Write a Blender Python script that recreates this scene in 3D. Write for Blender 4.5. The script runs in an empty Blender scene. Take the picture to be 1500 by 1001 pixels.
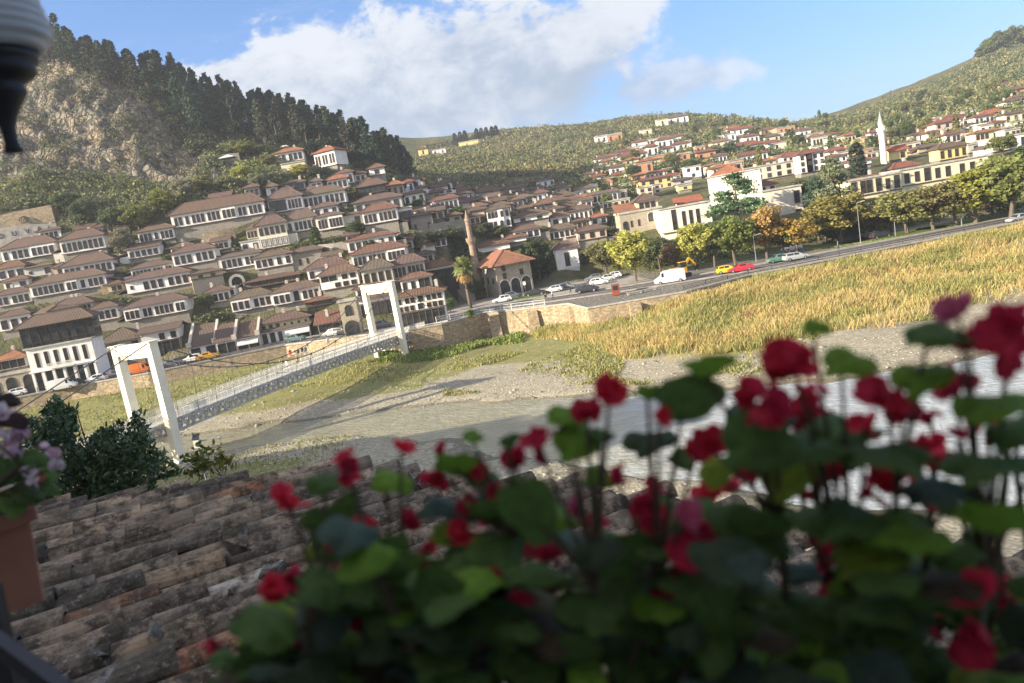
import bpy, math, random
import numpy as np
from mathutils import Vector, Matrix, noise as mnoise
R = math.radians
RNG = random.Random(11)
NR = np.random.RandomState(5)
scene = bpy.context.scene
col = scene.collection
# ---------------------------------------------------------------- camera model
CZ = 20.0                         # eye height above the river bed
PITCH, ROLL, FPX = R(8.7), R(10.0), 1083.0
_U = Vector((0, math.sin(PITCH), math.cos(PITCH)))
_F = Vector((0, math.cos(PITCH), -math.sin(PITCH)))
_X = Vector((1, 0, 0))
CR = _X*math.cos(ROLL) - _U*math.sin(ROLL)
CU = _U*math.cos(ROLL) + _X*math.sin(ROLL)
def ray(u, v):
    d = CR*(u-750) + CU*(500.5-v) + _F*FPX
    return d/d.y                   # y = 1
def at(u, v, Y):                   # a point seen in direction (u,v) at distance Y ahead
    d = ray(u, v); return Vector((d.x*Y, Y, CZ+d.z*Y))
def at_z(u, v, z):
    d = ray(u, v); k = (z-CZ)/d.z; return Vector((d.x*k, k, z))
cam_d = bpy.data.cameras.new('camera'); cam = bpy.data.objects.new('camera', cam_d); col.objects.link(cam)
cam.matrix_world = Matrix(((CR.x, CU.x, -_F.x, 0), (CR.y, CU.y, -_F.y, 0), (CR.z, CU.z, -_F.z, CZ), (0, 0, 0, 1)))
cam_d.sensor_width = 36; cam_d.lens = 36*FPX/1500; cam_d.clip_start = .02; cam_d.clip_end = 6000
cam_d.dof.use_dof = True; cam_d.dof.focus_distance = 120; cam_d.dof.aperture_fstop = 4.4
scene.camera = cam
# ---------------------------------------------------------------- helpers
def tag(o, label=None, cat=None, group=None, kind=None):
    if label: o['label'] = label
    if cat: o['category'] = cat
    if group: o['group'] = group
    if kind: o['kind'] = kind
    return o
def empty(name, loc=(0, 0, 0), rz=0, label=None, cat=None, group=None):
    o = bpy.data.objects.new(name, None); col.objects.link(o); o.location = loc; o.rotation_euler = (0, 0, rz)
    return tag(o, label, cat, group)
def link(name, me, parent=None):
    o = bpy.data.objects.new(name, me); col.objects.link(o)
    if parent: o.parent = parent
    return o
KIDS = {}
def copy_tree(src, parent=None):
    c = src.copy(); col.objects.link(c)
    if parent: c.parent = parent; c.matrix_parent_inverse = src.matrix_parent_inverse
    for ch in src.children: copy_tree(ch, c)
    return c
class MB:
    def __init__(s): s.v = []; s.f = []; s.c = []; s.m = []; s.cc = 1.0; s.mi = 0
    def poly(s, pts):
        n = len(s.v); s.v += [tuple(p) for p in pts]; s.c += [s.cc]*len(pts)
        s.f.append(tuple(range(n, n+len(pts)))); s.m.append(s.mi)
    def raw(s, vs, fs):
        n = len(s.v); s.v += [tuple(p) for p in vs]; s.c += [s.cc]*len(vs)
        s.f += [tuple(i+n for i in f) for f in fs]; s.m += [s.mi]*len(fs)
    def box(s, x0, x1, y0, y1, z0, z1):
        s.raw([(x0,y0,z0),(x1,y0,z0),(x1,y1,z0),(x0,y1,z0),(x0,y0,z1),(x1,y0,z1),(x1,y1,z1),(x0,y1,z1)],
              [(0,3,2,1),(4,5,6,7),(0,1,5,4),(1,2,6,5),(2,3,7,6),(3,0,4,7)])
    def tube(s, p0, p1, r0, r1=None, n=6, cap=True):
        p0 = Vector(p0); p1 = Vector(p1); r1 = r0 if r1 is None else r1
        d = p1-p0
        if d.length < 1e-6: return
        d.normalize(); a = d.orthogonal().normalized(); b = d.cross(a)
        vs = []
        for p, r in ((p0, r0), (p1, r1)):
            for k in range(n):
                t = 2*math.pi*k/n; vs.append(p+a*math.cos(t)*r+b*math.sin(t)*r)
        fs = [(k, (k+1) % n, n+(k+1) % n, n+k) for k in range(n)]
        if cap: fs += [tuple(range(n-1, -1, -1)), tuple(range(n, 2*n))]
        s.raw(vs, fs)
    def bar(s, p0, p1, w, h, up=(0, 0, 1)):
        p0 = Vector(p0); p1 = Vector(p1); d = (p1-p0).normalized(); up = Vector(up)
        a = d.cross(up)
        if a.length < 1e-4: a = d.orthogonal()
        a.normalize(); b = a.cross(d).normalized(); a *= w/2; b *= h/2
        s.raw([p0-a-b, p0+a-b, p0+a+b, p0-a+b, p1-a-b, p1+a-b, p1+a+b, p1-a+b],
              [(0,1,2,3),(7,6,5,4),(0,4,5,1),(1,5,6,2),(2,6,7,3),(3,7,4,0)])
    def lathe(s, prof, n=16, c=(0, 0, 0)):
        vs = []; c = Vector(c)
        for r, z in prof:
            for k in range(n):
                t = 2*math.pi*k/n; vs.append((c.x+r*math.cos(t), c.y+r*math.sin(t), c.z+z))
        fs = []
        for j in range(len(prof)-1):
            for k in range(n):
                k2 = (k+1) % n; fs.append((j*n+k, j*n+k2, (j+1)*n+k2, (j+1)*n+k))
        fs += [tuple(range(n-1, -1, -1)), tuple(range((len(prof)-1)*n, len(prof)*n))]
        s.raw(vs, fs)
    def prism(s, outline, y0, y1):       # outline in x,z, extruded along y
        n = len(outline)
        s.raw([(x, y0, z) for x, z in outline]+[(x, y1, z) for x, z in outline],
              [tuple(range(n)), tuple(range(2*n-1, n-1, -1))]+[(k, n+k, n+(k+1) % n, (k+1) % n) for k in range(n)])
    def mesh(s, name, mats, smooth=False, colattr=True):
        me = bpy.data.meshes.new(name); me.from_pydata(s.v, [], s.f)
        for m in (mats if isinstance(mats, (list, tuple)) else [mats]): me.materials.append(m)
        if len(me.materials) > 1: me.polygons.foreach_set('material_index', s.m)
        if smooth: me.polygons.foreach_set('use_smooth', [True]*len(s.f))
        if colattr:
            a = me.color_attributes.new('Col', 'FLOAT_COLOR', 'POINT')
            arr = np.ones((len(s.v), 4), dtype=np.float32)
            cs = s.c
            if cs and isinstance(cs[0], tuple): arr[:, :3] = np.array(cs)
            else: arr[:, :3] = np.array(cs, dtype=np.float32)[:, None]
            a.data.foreach_set('color', arr.ravel())
        me.update(); return me
    def build(s, name, mat, parent=None, smooth=False):
        return link(name, s.mesh(name, mat, smooth), parent)
def np_mesh(name, V, F, mat, colr=None, smooth=False):
    """V (n,3), F (m,k) arrays -> mesh"""
    me = bpy.data.meshes.new(name); n, m, k = len(V), len(F), F.shape[1]
    me.vertices.add(n); me.vertices.foreach_set('co', np.asarray(V, dtype=np.float32).ravel())
    me.loops.add(m*k); me.loops.foreach_set('vertex_index', np.asarray(F, dtype=np.int32).ravel())
    me.polygons.add(m); me.polygons.foreach_set('loop_start', np.arange(0, m*k, k, dtype=np.int32))
    me.polygons.foreach_set('loop_total', np.full(m, k, dtype=np.int32))
    if smooth: me.polygons.foreach_set('use_smooth', np.ones(m, dtype=bool))
    me.update(calc_edges=True); me.validate()
    if colr is not None:
        a = me.color_attributes.new('Col', 'FLOAT_COLOR', 'POINT')
        arr = np.ones((n, 4), dtype=np.float32); arr[:, :3] = colr if colr.ndim == 2 else colr[:, None]
        a.data.foreach_set('color', arr.ravel())
    for x in (mat if isinstance(mat, (list, tuple)) else [mat]): me.materials.append(x)
    return me
# ---------------------------------------------------------------- materials
class NT:
    def __init__(s, name):
        s.mat = bpy.data.materials.new(name); s.mat.use_nodes = True
        s.t = s.mat.node_tree; s.t.nodes.clear()
        s.out = s.n('ShaderNodeOutputMaterial'); s.L = s.t.links
    def n(s, typ, **kw):
        x = s.t.nodes.new(typ)
        for k, v in kw.items():
            if k.startswith('i_'):
                key = k[2:].replace('_', ' '); x.inputs[key].default_value = v
            elif k[0] == 'I' and k[1:].isdigit(): x.inputs[int(k[1:])].default_value = v
            else: setattr(x, k, v)
        return x
    def l(s, a, b): s.L.new(a, b); return s
    def coords(s, kind='Object', scale=(1, 1, 1)):
        tc = s.n('ShaderNodeTexCoord'); m = s.n('ShaderNodeMapping'); m.inputs['Scale'].default_value = scale
        s.l(tc.outputs[kind], m.inputs['Vector']); return m.outputs[0]
    def noise(s, vec, scale, detail=4, rough=.55):
        x = s.n('ShaderNodeTexNoise', i_Scale=scale, i_Detail=detail, i_Roughness=rough)
        s.l(vec, x.inputs['Vector']); return x.outputs['Fac']
    def ramp(s, fac, stops, interp='LINEAR'):
        x = s.n('ShaderNodeValToRGB'); r = x.color_ramp; r.interpolation = interp
        while len(r.elements) < len(stops): r.elements.new(.5)
        for e, (p, c) in zip(r.elements, stops):
            e.position = p; e.color = (c, c, c, 1) if isinstance(c, (int, float)) else (*c, 1)
        s.l(fac, x.inputs[0]); return x.outputs[0]
    def mix(s, a, b, fac, mode='MIX'):
        x = s.n('ShaderNodeMix', data_type='RGBA', blend_type=mode)
        for sock, val in ((x.inputs[0], fac), (x.inputs[6], a), (x.inputs[7], b)):
            if hasattr(val, 'is_output') or isinstance(val, bpy.types.NodeSocket): s.l(val, sock)
            elif isinstance(val, (int, float)): sock.default_value = val if sock == x.inputs[0] else (val, val, val, 1)
            else: sock.default_value = (*val, 1)
        return x.outputs[2]
    def math(s, op, a, b=0.0, clamp=False):
        x = s.n('ShaderNodeMath', operation=op, use_clamp=clamp)
        for i, v in ((0, a), (1, b)):
            if isinstance(v, (int, float)): x.inputs[i].default_value = v
            else: s.l(v, x.inputs[i])
        return x.outputs[0]
    def attr(s): return s.n('ShaderNodeAttribute', attribute_name='Col').outputs['Color']
    def objcol(s): return s.n('ShaderNodeObjectInfo').outputs['Color']
    def rnd(s): return s.n('ShaderNodeObjectInfo').outputs['Random']
    def finish(s, color, rough=.8, spec=.3, metal=0, bump=None, bs=.3, bd=.05, trans=0):
        p = s.n('ShaderNodeBsdfPrincipled')
        for sock, val in (('Base Color', color), ('Roughness', rough), ('Specular IOR Level', spec), ('Metallic', metal)):
            if isinstance(val, bpy.types.NodeSocket): s.l(val, p.inputs[sock])
            elif sock == 'Base Color': p.inputs[sock].default_value = (*val, 1)
            else: p.inputs[sock].default_value = val
        if bump is not None:
            b = s.n('ShaderNodeBump', i_Strength=bs, i_Distance=bd); s.l(bump, b.inputs['Height']); s.l(b.outputs[0], p.inputs['Normal'])
        if trans:
            t = s.n('ShaderNodeBsdfTranslucent'); m = s.n('ShaderNodeMixShader', I0=trans)
            if isinstance(color, bpy.types.NodeSocket): s.l(color, t.inputs[0])
            else: t.inputs[0].default_value = (*color, 1)
            s.l(p.outputs[0], m.inputs[1]); s.l(t.outputs[0], m.inputs[2]); s.l(m.outputs[0], s.out.inputs[0])
        else: s.l(p.outputs[0], s.out.inputs[0])
        return s.mat
M = {}
def plain(name, c, rough=.7, spec=.3, metal=0, var=.12, scale=3.0, bump=0):
    t = NT(name); v = t.coords('Object'); nz = t.noise(v, scale, 5)
    lo = tuple(x*(1-var*1.6) for x in c); hi = tuple(min(1, x*(1+var)) for x in c)
    M[name] = t.finish(t.ramp(nz, [(.3, lo), (.7, hi)]), rough, spec, metal, bump=nz if bump else None, bs=bump); return M[name]
def mk_plaster():
    t = NT('plaster'); v = t.coords('Object')
    n1 = t.noise(v, .5, 6, .65); n2 = t.noise(t.coords('Object', (3, 3, .5)), 1.2, 5, .6)
    c = t.mix(t.objcol(), (.42, .40, .36), t.math('MULTIPLY', t.ramp(n1, [(.46, 0), (.78, 1)]), .55))
    c = t.mix(c, (.5, .49, .46), t.math('MULTIPLY', t.ramp(n2, [(.5, 0), (.8, 1)]), .5))
    M['plaster'] = t.finish(c, .9, .15, bump=n1, bs=.15)
def mk_stone(name, a, b, mortar, scale=1.4, zs=1.7):
    t = NT(name); v = t.coords('Object', (1, 1, zs))
    vo = t.n('ShaderNodeTexVoronoi', feature='F1', i_Scale=scale); t.l(v, vo.inputs['Vector'])
    ve = t.n('ShaderNodeTexVoronoi', feature='DISTANCE_TO_EDGE', i_Scale=scale); t.l(v, ve.inputs['Vector'])
    sp = t.n('ShaderNodeSeparateColor'); t.l(vo.outputs['Color'], sp.inputs[0])
    c = t.ramp(sp.outputs[0], [(0, a), (.5, tuple((x+y)/2 for x, y in zip(a, b))), (1, b)])
    c = t.mix(mortar, c, t.ramp(ve.outputs['Distance'], [(.02, 0), (.07, 1)]))
    n1 = t.noise(t.coords('Object'), .35, 6, .65)
    c = t.mix(c, (.13, .125, .10), t.math('MULTIPLY', t.ramp(n1, [(.5, 0), (.8, 1)]), .55))
    M[name] = t.finish(c, .9, .15, bump=ve.outputs['Distance'], bs=.5, bd=.08)
def mk_tiles():
    t = NT('roof_tiles'); v = t.coords('Object')
    # barrel tile columns run down the slope: alternate by the face direction
    geo = t.n('ShaderNodeNewGeometry'); tr = t.n('ShaderNodeVectorTransform', vector_type='NORMAL', convert_from='WORLD', convert_to='OBJECT')
    t.l(geo.outputs['True Normal'], tr.inputs[0])
    sn = t.n('ShaderNodeSeparateXYZ'); t.l(tr.outputs[0], sn.inputs[0])
    sx = t.math('GREATER_THAN', t.math('ABSOLUTE', sn.outputs[0]), t.math('ABSOLUTE', sn.outputs[1]))
    sp = t.n('ShaderNodeSeparateXYZ'); t.l(v, sp.inputs[0])
    along = t.mix(sp.outputs[0], sp.outputs[1], sx)       # coordinate across the columns
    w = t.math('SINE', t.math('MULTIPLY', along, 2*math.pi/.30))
    nz = t.noise(v, .8, 6, .7); n2 = t.noise(v, 5, 3, .6)
    base = t.ramp(n2, [(.3, (.11, .075, .058)), (.5, (.19, .11, .08)), (.7, (.30, .19, .13))])
    base = t.mix(base, t.objcol(), .55)
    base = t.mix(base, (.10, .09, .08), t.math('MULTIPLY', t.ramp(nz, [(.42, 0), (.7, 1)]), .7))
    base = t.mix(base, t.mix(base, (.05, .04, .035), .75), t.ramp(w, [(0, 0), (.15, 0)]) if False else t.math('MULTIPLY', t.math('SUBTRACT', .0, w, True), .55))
    M['roof_tiles'] = t.finish(base, .9, .1, bump=w, bs=.7, bd=.06)
def mk_foliage(name, trans=.3, rough=.7):
    t = NT(name); c = t.mix(t.objcol(), t.attr(), 1.0, 'MULTIPLY')
    M[name] = t.finish(c, rough, .15, trans=trans)
mk_plaster()
mk_stone('stone', (.21, .19, .16), (.34, .31, .26), (.22, .205, .18), 2.8)
mk_stone('fine_stone', (.30, .26, .20), (.46, .41, .32), (.33, .30, .24), 3.0)
mk_stone('rubble_wall', (.24, .185, .12), (.47, .38, .25), (.25, .195, .13), 2.0)
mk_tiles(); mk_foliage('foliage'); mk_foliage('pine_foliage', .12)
plain('wood', (.10, .07, .05), .8); plain('dark_wood', (.035, .028, .024), .8); plain('bark', (.14, .11, .085), .9, scale=6)
plain('bark_pale', (.30, .27, .23), .9, scale=6)
plain('bridge_paint', (.80, .76, .62), .6, .3, var=.06, scale=.8); plain('white_metal', (.62, .62, .58), .5, .4, var=.1)
plain('grey_metal', (.30, .31, .32), .45, .5, .3); plain('dark_metal', (.03, .032, .036), .5, .4, .3); plain('steel_cable', (.09, .09, .09), .5, .4, .5)
plain('asphalt', (.115, .112, .11), .9, .2, scale=1.2, var=.2); plain('paving', (.33, .30, .26), .9, .2, scale=.9, var=.2)
plain('road_paint', (.7, .7, .66), .7); plain('concrete', (.40, .38, .34), .85, .2, scale=.8, var=.18)
plain('awning', (.72, .70, .64), .8); plain('chimney', (.55, .50, .43), .9)
plain('tyre', (.02, .02, .02), .9, .1); plain('lamp_red', (.4, .02, .02), .3); plain('lamp_white', (.8, .8, .75), .2)
def mk_simple():
    t = NT('glass'); v = t.coords('Object'); nz = t.noise(v, .9, 3)
    M['glass'] = t.finish(t.ramp(nz, [(.35, (.012, .015, .018)), (.65, (.05, .055, .055))]), .12, .5)
    t = NT('car_paint'); M['car_paint'] = t.finish(t.objcol(), .28, .5)
    t = NT('tint'); v = t.coords('Object'); c = t.mix(t.objcol(), (.3, .3, .3), t.math('MULTIPLY', t.ramp(t.noise(v, 2, 5), [(.45, 0), (.8, 1)]), .4)); M['tint'] = t.finish(c, .7, .3)
mk_simple()
# ---------------------------------------------------------------- sun, sky
SUN_AZ = (-.92, -.385); SUN_EL = R(19.5)
def sun_and_sky():
    d = Vector((SUN_AZ[0], SUN_AZ[1], 0)).normalized()*math.cos(SUN_EL); d.z = math.sin(SUN_EL)
    L = bpy.data.lights.new('sun', 'SUN'); L.energy = 5.0; L.angle = R(.6); L.color = (1, .86, .66)
    o = bpy.data.objects.new('sun', L); col.objects.link(o); o.rotation_euler = d.to_track_quat('Z', 'Y').to_euler(); o.location = (-60, -30, 90)
    w = bpy.data.worlds.new('World'); scene.world = w; w.use_nodes = True; t = w.node_tree; t.nodes.clear()
    n = t.nodes.new; l = t.links.new
    sky = n('ShaderNodeTexSky'); sky.sky_type = 'NISHITA'; sky.sun_disc = False
    sky.sun_elevation = SUN_EL; sky.sun_rotation = math.atan2(d.x, d.y); sky.air_density = 1.1; sky.dust_density = .6; sky.ozone_density = 2.2
    bg = n('ShaderNodeBackground'); bg.inputs[1].default_value = .088; out = n('ShaderNodeOutputWorld')
    tc = n('ShaderNodeTexCoord'); sp = n('ShaderNodeSeparateXYZ'); l(tc.outputs['Generated'], sp.inputs[0])
    def mt(op, a, b=0., clamp=False):
        x = n('ShaderNodeMath'); x.operation = op; x.use_clamp = clamp
        for i, v in ((0, a), (1, b)):
            if isinstance(v, (int, float)): x.inputs[i].default_value = v
            else: l(v, x.inputs[i])
        return x.outputs[0]
    def sm(x, a, b):                                    # smooth step
        m = n('ShaderNodeMapRange'); m.interpolation_type = 'SMOOTHSTEP'; l(x, m.inputs[0]); m.inputs[1].default_value = a; m.inputs[2].default_value = b; return m.outputs[0]
    yy = mt('MAXIMUM', sp.outputs[1], .02)
    ax = mt('DIVIDE', sp.outputs[0], yy); az = mt('DIVIDE', sp.outputs[2], yy)
    cb = n('ShaderNodeCombineXYZ'); l(ax, cb.inputs[0]); l(az, cb.inputs[1])
    def nz(scale, det, rough, st=(1, 1.5, 1), off=0):
        mp = n('ShaderNodeMapping'); mp.inputs['Scale'].default_value = st; mp.inputs['Location'].default_value = (off, off*.7, off); l(cb.outputs[0], mp.inputs[0])
        x = n('ShaderNodeTexNoise'); x.inputs['Scale'].default_value = scale; x.inputs['Detail'].default_value = det; x.inputs['Roughness'].default_value = rough
        x.inputs['Distortion'].default_value = .25
        l(mp.outputs[0], x.inputs['Vector']); return x.outputs['Fac']
    big = mt('SUBTRACT', nz(6.5, 8, .64), .5); fine = mt('SUBTRACT', nz(16, 8, .62, (1, 1.4, 1), 3.1), .5)
    wob = mt('ADD', mt('MULTIPLY', big, .27), mt('MULTIPLY', fine, .12))
    # upper rim of the cloud bank: rises to the middle, falls to the right
    dx = mt('SUBTRACT', ax, .02)
    dxr = mt('MAXIMUM', dx, 0.); top = mt('SUBTRACT', mt('SUBTRACT', .304, mt('MULTIPLY', mt('MULTIPLY', dxr, dxr), .45)), mt('MULTIPLY', mt('MULTIPLY', dx, dx), .06))
    topm = sm(mt('ADD', mt('SUBTRACT', top, az), wob), .0, .034)
    xr = mt('SUBTRACT', .285, mt('MULTIPLY', mt('ABSOLUTE', mt('SUBTRACT', az, .25)), .62))
    rm = sm(mt('ADD', mt('SUBTRACT', xr, ax), mt('MULTIPLY', wob, 1.1)), -.01, .05)
    lowdx = mt('SUBTRACT', ax, .25)
    low = sm(mt('ADD', mt('SUBTRACT', .048, mt('ADD', mt('MULTIPLY', mt('MULTIPLY', lowdx, lowdx), 2.5), mt('ABSOLUTE', mt('SUBTRACT', az, .148)))), mt('MULTIPLY', wob, .55)), .0, .035)
    lft = sm(mt('ADD', az, mt('MULTIPLY', wob, .3)), .09, .15)
    mask = mt('MULTIPLY', mt('MULTIPLY', topm, rm), lft)
    wisp = mt('MULTIPLY', sm(nz(9, 6, .7, (.5, 2.2, 1), 8.), .54, .8), mt('MULTIPLY', sm(ax, .38, .28), .45))
    mask = mt('MAXIMUM', mask, mt('MULTIPLY', low, .75)); mask = mt('MAXIMUM', mask, mt('MULTIPLY', wisp, sm(mt('SUBTRACT', top, az), -.1, .02)))
    front = sm(sp.outputs[1], .05, .3); mask = mt('MULTIPLY', mt('MULTIPLY', mask, front), .93, True)
    # sunlit billows near the rim, greyer body below
    lit = sm(mt('ADD', mt('SUBTRACT', az, top), mt('ADD', mt('MULTIPLY', big, .62), mt('MULTIPLY', fine, .42))), -.24, .03)
    cm = n('ShaderNodeMix'); cm.data_type = 'RGBA'; l(lit, cm.inputs[0]); cm.inputs[6].default_value = (1.75, 2.15, 2.75, 1); cm.inputs[7].default_value = (3.6, 3.75, 4.0, 1)
    mx = n('ShaderNodeMix'); mx.data_type = 'RGBA'; l(mask, mx.inputs[0])
    tint = n('ShaderNodeMix'); tint.data_type = 'RGBA'; tint.blend_type = 'MULTIPLY'; tint.inputs[0].default_value = 1; l(sky.outputs[0], tint.inputs[6]); tint.inputs[7].default_value = (.80, .92, 1.12, 1)
    hz = n('ShaderNodeMix'); hz.data_type = 'RGBA'; l(sm(sp.outputs[2], .02, .30), hz.inputs[0]); hz.inputs[6].default_value = (.40, .53, .82, 1); hz.inputs[7].default_value = (.50, .70, 1.0, 1); l(hz.outputs[2], tint.inputs[7])
    # unseen broken neutral cloud added behind and above the viewer as fill light
    vn = n('ShaderNodeTexNoise'); vn.inputs['Scale'].default_value = 2.2; vn.inputs['Detail'].default_value = 6; l(tc.outputs['Generated'], vn.inputs['Vector'])
    rest = mt('MULTIPLY', sm(vn.outputs['Fac'], .38, .55), mt('MAXIMUM', sm(sp.outputs[1], .02, -.12), sm(sp.outputs[2], .52, .68)))
    mask2 = mt('MULTIPLY', rest, .85)
    m2 = n('ShaderNodeMix'); m2.data_type = 'RGBA'; l(mask2, m2.inputs[0]); l(tint.outputs[2], m2.inputs[6]); m2.inputs[7].default_value = (4.6, 4.5, 4.5, 1)
    l(m2.outputs[2], mx.inputs[6]); l(cm.outputs[2], mx.inputs[7]); l(mx.outputs[2], bg.inputs[0]); l(bg.outputs[0], out.inputs[0])
sun_and_sky()
scene.view_settings.view_transform = 'Standard'; scene.view_settings.look = 'None'; scene.view_settings.exposure = 1.45; scene.view_settings.gamma = 1
scene.view_settings.use_curve_mapping = False
# ---------------------------------------------------------------- lie of the land
STZ = 4.8                                                    # street level
WALL = [(-165,128),(-94.6,134.5),(-83,138),(-68,137.5),(-60,140),(-44,145),(-26,137),(-18,133),(-12,133),(-5,139),(11,130),(13,119),(29,118),(42,125),(55,127),(92,133),(150,140),(300,150)]
ROAD = [(-165,134),(-94,140.5),(-80,143.5),(-60,145.5),(-44,150),(-26,143),(-10,144.5),(5,146),(20,141),(30,139),(45,136.5),(60,137),(92,141),(150,147),(300,157)]
def lerp_poly(P, x):
    xs = [p[0] for p in P]; ys = [p[1] for p in P]; return float(np.interp(x, xs, ys))
_wax = np.array([p[0]/p[1] for p in WALL]); _wy = np.array([p[1] for p in WALL])
def wall_Y(ax): return np.interp(ax, _wax, _wy)
CTRL = []
for u, v, Y in [(0,470,155),(0,400,176),(0,340,196),(0,295,212),(0,240,230),(20,120,268),(20,60,300),
    (-150,500,155),(-150,380,200),(-150,270,240),(-150,60,300),
    (150,470,152),(150,420,166),(150,370,183),(150,330,200),(150,290,215),(150,250,228),(140,105,272),(150,88,300),
    (300,450,158),(300,400,172),(300,340,190),(300,300,205),(300,260,225),(300,205,262),(300,158,300),
    (230,350,188),(230,290,210),(225,130,280),
    (375,430,160),(375,370,178),(375,320,196),(375,270,215),(375,220,250),(375,185,300),
    (450,430,160),(450,390,175),(450,340,192),(450,290,212),(450,245,240),(450,218,270),(450,202,310),
    (520,420,160),(520,370,178),(520,315,198),(520,265,228),(520,228,290),
    (570,400,163),(570,360,180),(570,310,201),(570,275,226),(570,250,262),
    (610,400,163),(610,350,187),(610,315,207),(612,285,232),
    (650,400,166),(650,350,188),(650,320,208),(650,300,240),(650,285,330),(650,262,430),(630,222,600),
    (700,400,168),(700,350,192),(700,320,218),(700,295,290),(700,270,380),(700,232,500),(700,203,620),
    (780,385,172),(780,345,192),(780,310,226),(780,285,290),(780,250,410),(780,215,540),(780,193,625),
    (850,380,166),(850,340,200),(850,315,232),(850,290,280),(850,250,400),(850,212,550),(850,185,640),
    (925,350,185),(925,305,232),(925,270,300),(925,235,400),(925,200,520),(925,176,620),
    (1000,330,185),(1000,300,230),(1000,270,290),(1000,235,400),(1000,200,520),(1000,172,620),
    (1075,310,190),(1075,255,290),(1075,225,380),(1075,195,500),(1075,176,600),
    (1150,305,180),(1150,272,228),(1150,240,325),(1150,212,440),(1150,182,640),
    (1225,250,230),(1225,222,320),(1225,190,450),(1225,170,620),
    (1300,275,180),(1300,248,215),(1300,222,300),(1300,192,410),(1300,158,560),(1300,140,640),
    (1375,245,200),(1375,208,290),(1375,175,390),(1375,143,500),(1375,118,620),
    (1450,250,175),(1450,228,200),(1450,195,270),(1450,158,370),(1450,120,500),(1462,72,640),
    (1560,210,190),(1560,150,320),(1560,80,520),(1560,55,640)]:
    d = ray(u, v); CTRL.append((d.x, math.log(Y), d.z))
for X, Y in [(-110,146),(-94,150),(-80,153),(-60,157),(-44,158),(-28,152),(-15,156),(-8,172),(5,178),(20,172),(35,160),(55,158),(75,160),(100,165),(150,172),(200,180)]:
    CTRL.append((X/Y, math.log(Y), (STZ-CZ)/Y))
CT = np.array(CTRL)
def _phi(r2): return np.where(r2 > 1e-12, r2*np.log(np.maximum(r2, 1e-12)), 0)
SX = 1.35                                              # scale of lnY against ax
def _tps_fit():
    P = np.stack([CT[:, 0], CT[:, 1]*SX*.6], 1); n = len(P)
    r2 = ((P[:, None]-P[None])**2).sum(-1); A = np.zeros((n+3, n+3)); A[:n, :n] = _phi(r2)+np.eye(n)*2e-4
    Q = np.c_[np.ones(n), P]; A[:n, n:] = Q; A[n:, :n] = Q.T
    b = np.r_[CT[:, 2], 0, 0, 0]; return P, np.linalg.solve(A, b)
_P, _W = _tps_fit()
def az_tps(ax, Y):
    ax = np.asarray(ax, float); Y = np.asarray(Y, float)
    q = np.stack([ax.ravel(), np.log(Y.ravel())*SX*.6], 1); out = np.empty(len(q))
    for i in range(0, len(q), 8000):
        s = q[i:i+8000]; r2 = ((s[:, None]-_P[None])**2).sum(-1)
        out[i:i+8000] = _phi(r2)@_W[:-3]+_W[-3]+s@_W[-2:]
    return out.reshape(ax.shape)
AX = np.concatenate([np.linspace(-1.5, -.82, 18)[:-1], np.linspace(-.82, .82, 420), np.linspace(.82, 1.5, 18)[1:]])
NY = 330
TL = np.linspace(0, 1, NY)
WY = wall_Y(AX)
GY = np.exp(np.log(WY)[:, None]*(1-TL)[None]+math.log(1000)*TL[None])         # (ax, j)
GAX = np.repeat(AX[:, None], NY, 1); GX = GAX*GY
axc = np.clip(GAX, -.86, .86)
AZ = az_tps(axc, np.minimum(GY, 660))
GZ = CZ+AZ*np.minimum(GY, 660)
# level ground behind the embankment wall, up to the back of the street
back = np.interp(GX.ravel(), [-165,-94,-60,-44,-26,-14,-8,5,20,35,60,100,150,300], [142,147,154,155,148,152,170,176,170,158,156,163,170,180]).reshape(GX.shape)
bl = np.clip((GY-back)/9, 0, 1); bl = bl*bl*(3-2*bl)
GZ = (STZ-.05)*(1-bl)+np.maximum(GZ, STZ-.8)*bl
lim = STZ+np.maximum(0, GY-back-1.5)*.62+np.maximum(0, GY-195)*2.0; GZ = np.where(GAX < -.03, np.minimum(GZ, lim), GZ)
ridge = np.interp(GAX.ravel(), [-.9,-.5,-.35,-.175,-.155,-.13,.9], [305,303,305,305,560,640,640]).reshape(GX.shape)
over = np.clip((GY-ridge)/120, 0, 3); GZ = np.where(GAX < -.13, np.minimum(GZ, GZ-over*60), GZ-np.clip((GY-655)/120, 0, 3)*35)
GZ = STZ+(GZ-STZ)*(1-.75*smooth(-GAX, .86, 1.15)) if False else GZ
GZ = np.maximum(GZ, STZ-6)
# cliff mask + rock relief
def smooth(x, a, b): t = np.clip((x-a)/(b-a), 0, 1); return t*t*(3-2*t)
GZ = np.where((GAX < -.84) & (GZ > STZ), STZ+(GZ-STZ)*(1-.8*smooth(-GAX, .84, 1.05)), GZ)
_ca = np.array([(ray(u, 200).x) for u in (-200, 0, 100, 200, 262, 300)])
cl = smooth(-GAX, .285, .36)*smooth(GY, 217, 226)*(1-smooth(GY, 282, 300))
rel = np.zeros_like(GZ)
idx = np.argwhere(GY > 150)
for i, j in idx:
    x, y, z = GX[i, j], GY[i, j], GZ[i, j]
    r = mnoise.fractal(Vector((x*.05, y*.05, 0)), 1.0, 2.1, 4)*.9
    if cl[i, j] > .02:
        p = Vector((x*.11+z*.03, y*.07, z*.10))
        r += cl[i, j]*(2.6*mnoise.ridged_multi_fractal(p, 1.0, 2.2, 4, 1.0, 2.0)-2.6+1.5*mnoise.noise(Vector((x*.45, y*.3, z*.15)))+1.2*abs(mnoise.noise(Vector((x*.9, y*.5, z*.3)))))
    rel[i, j] = r
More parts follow.
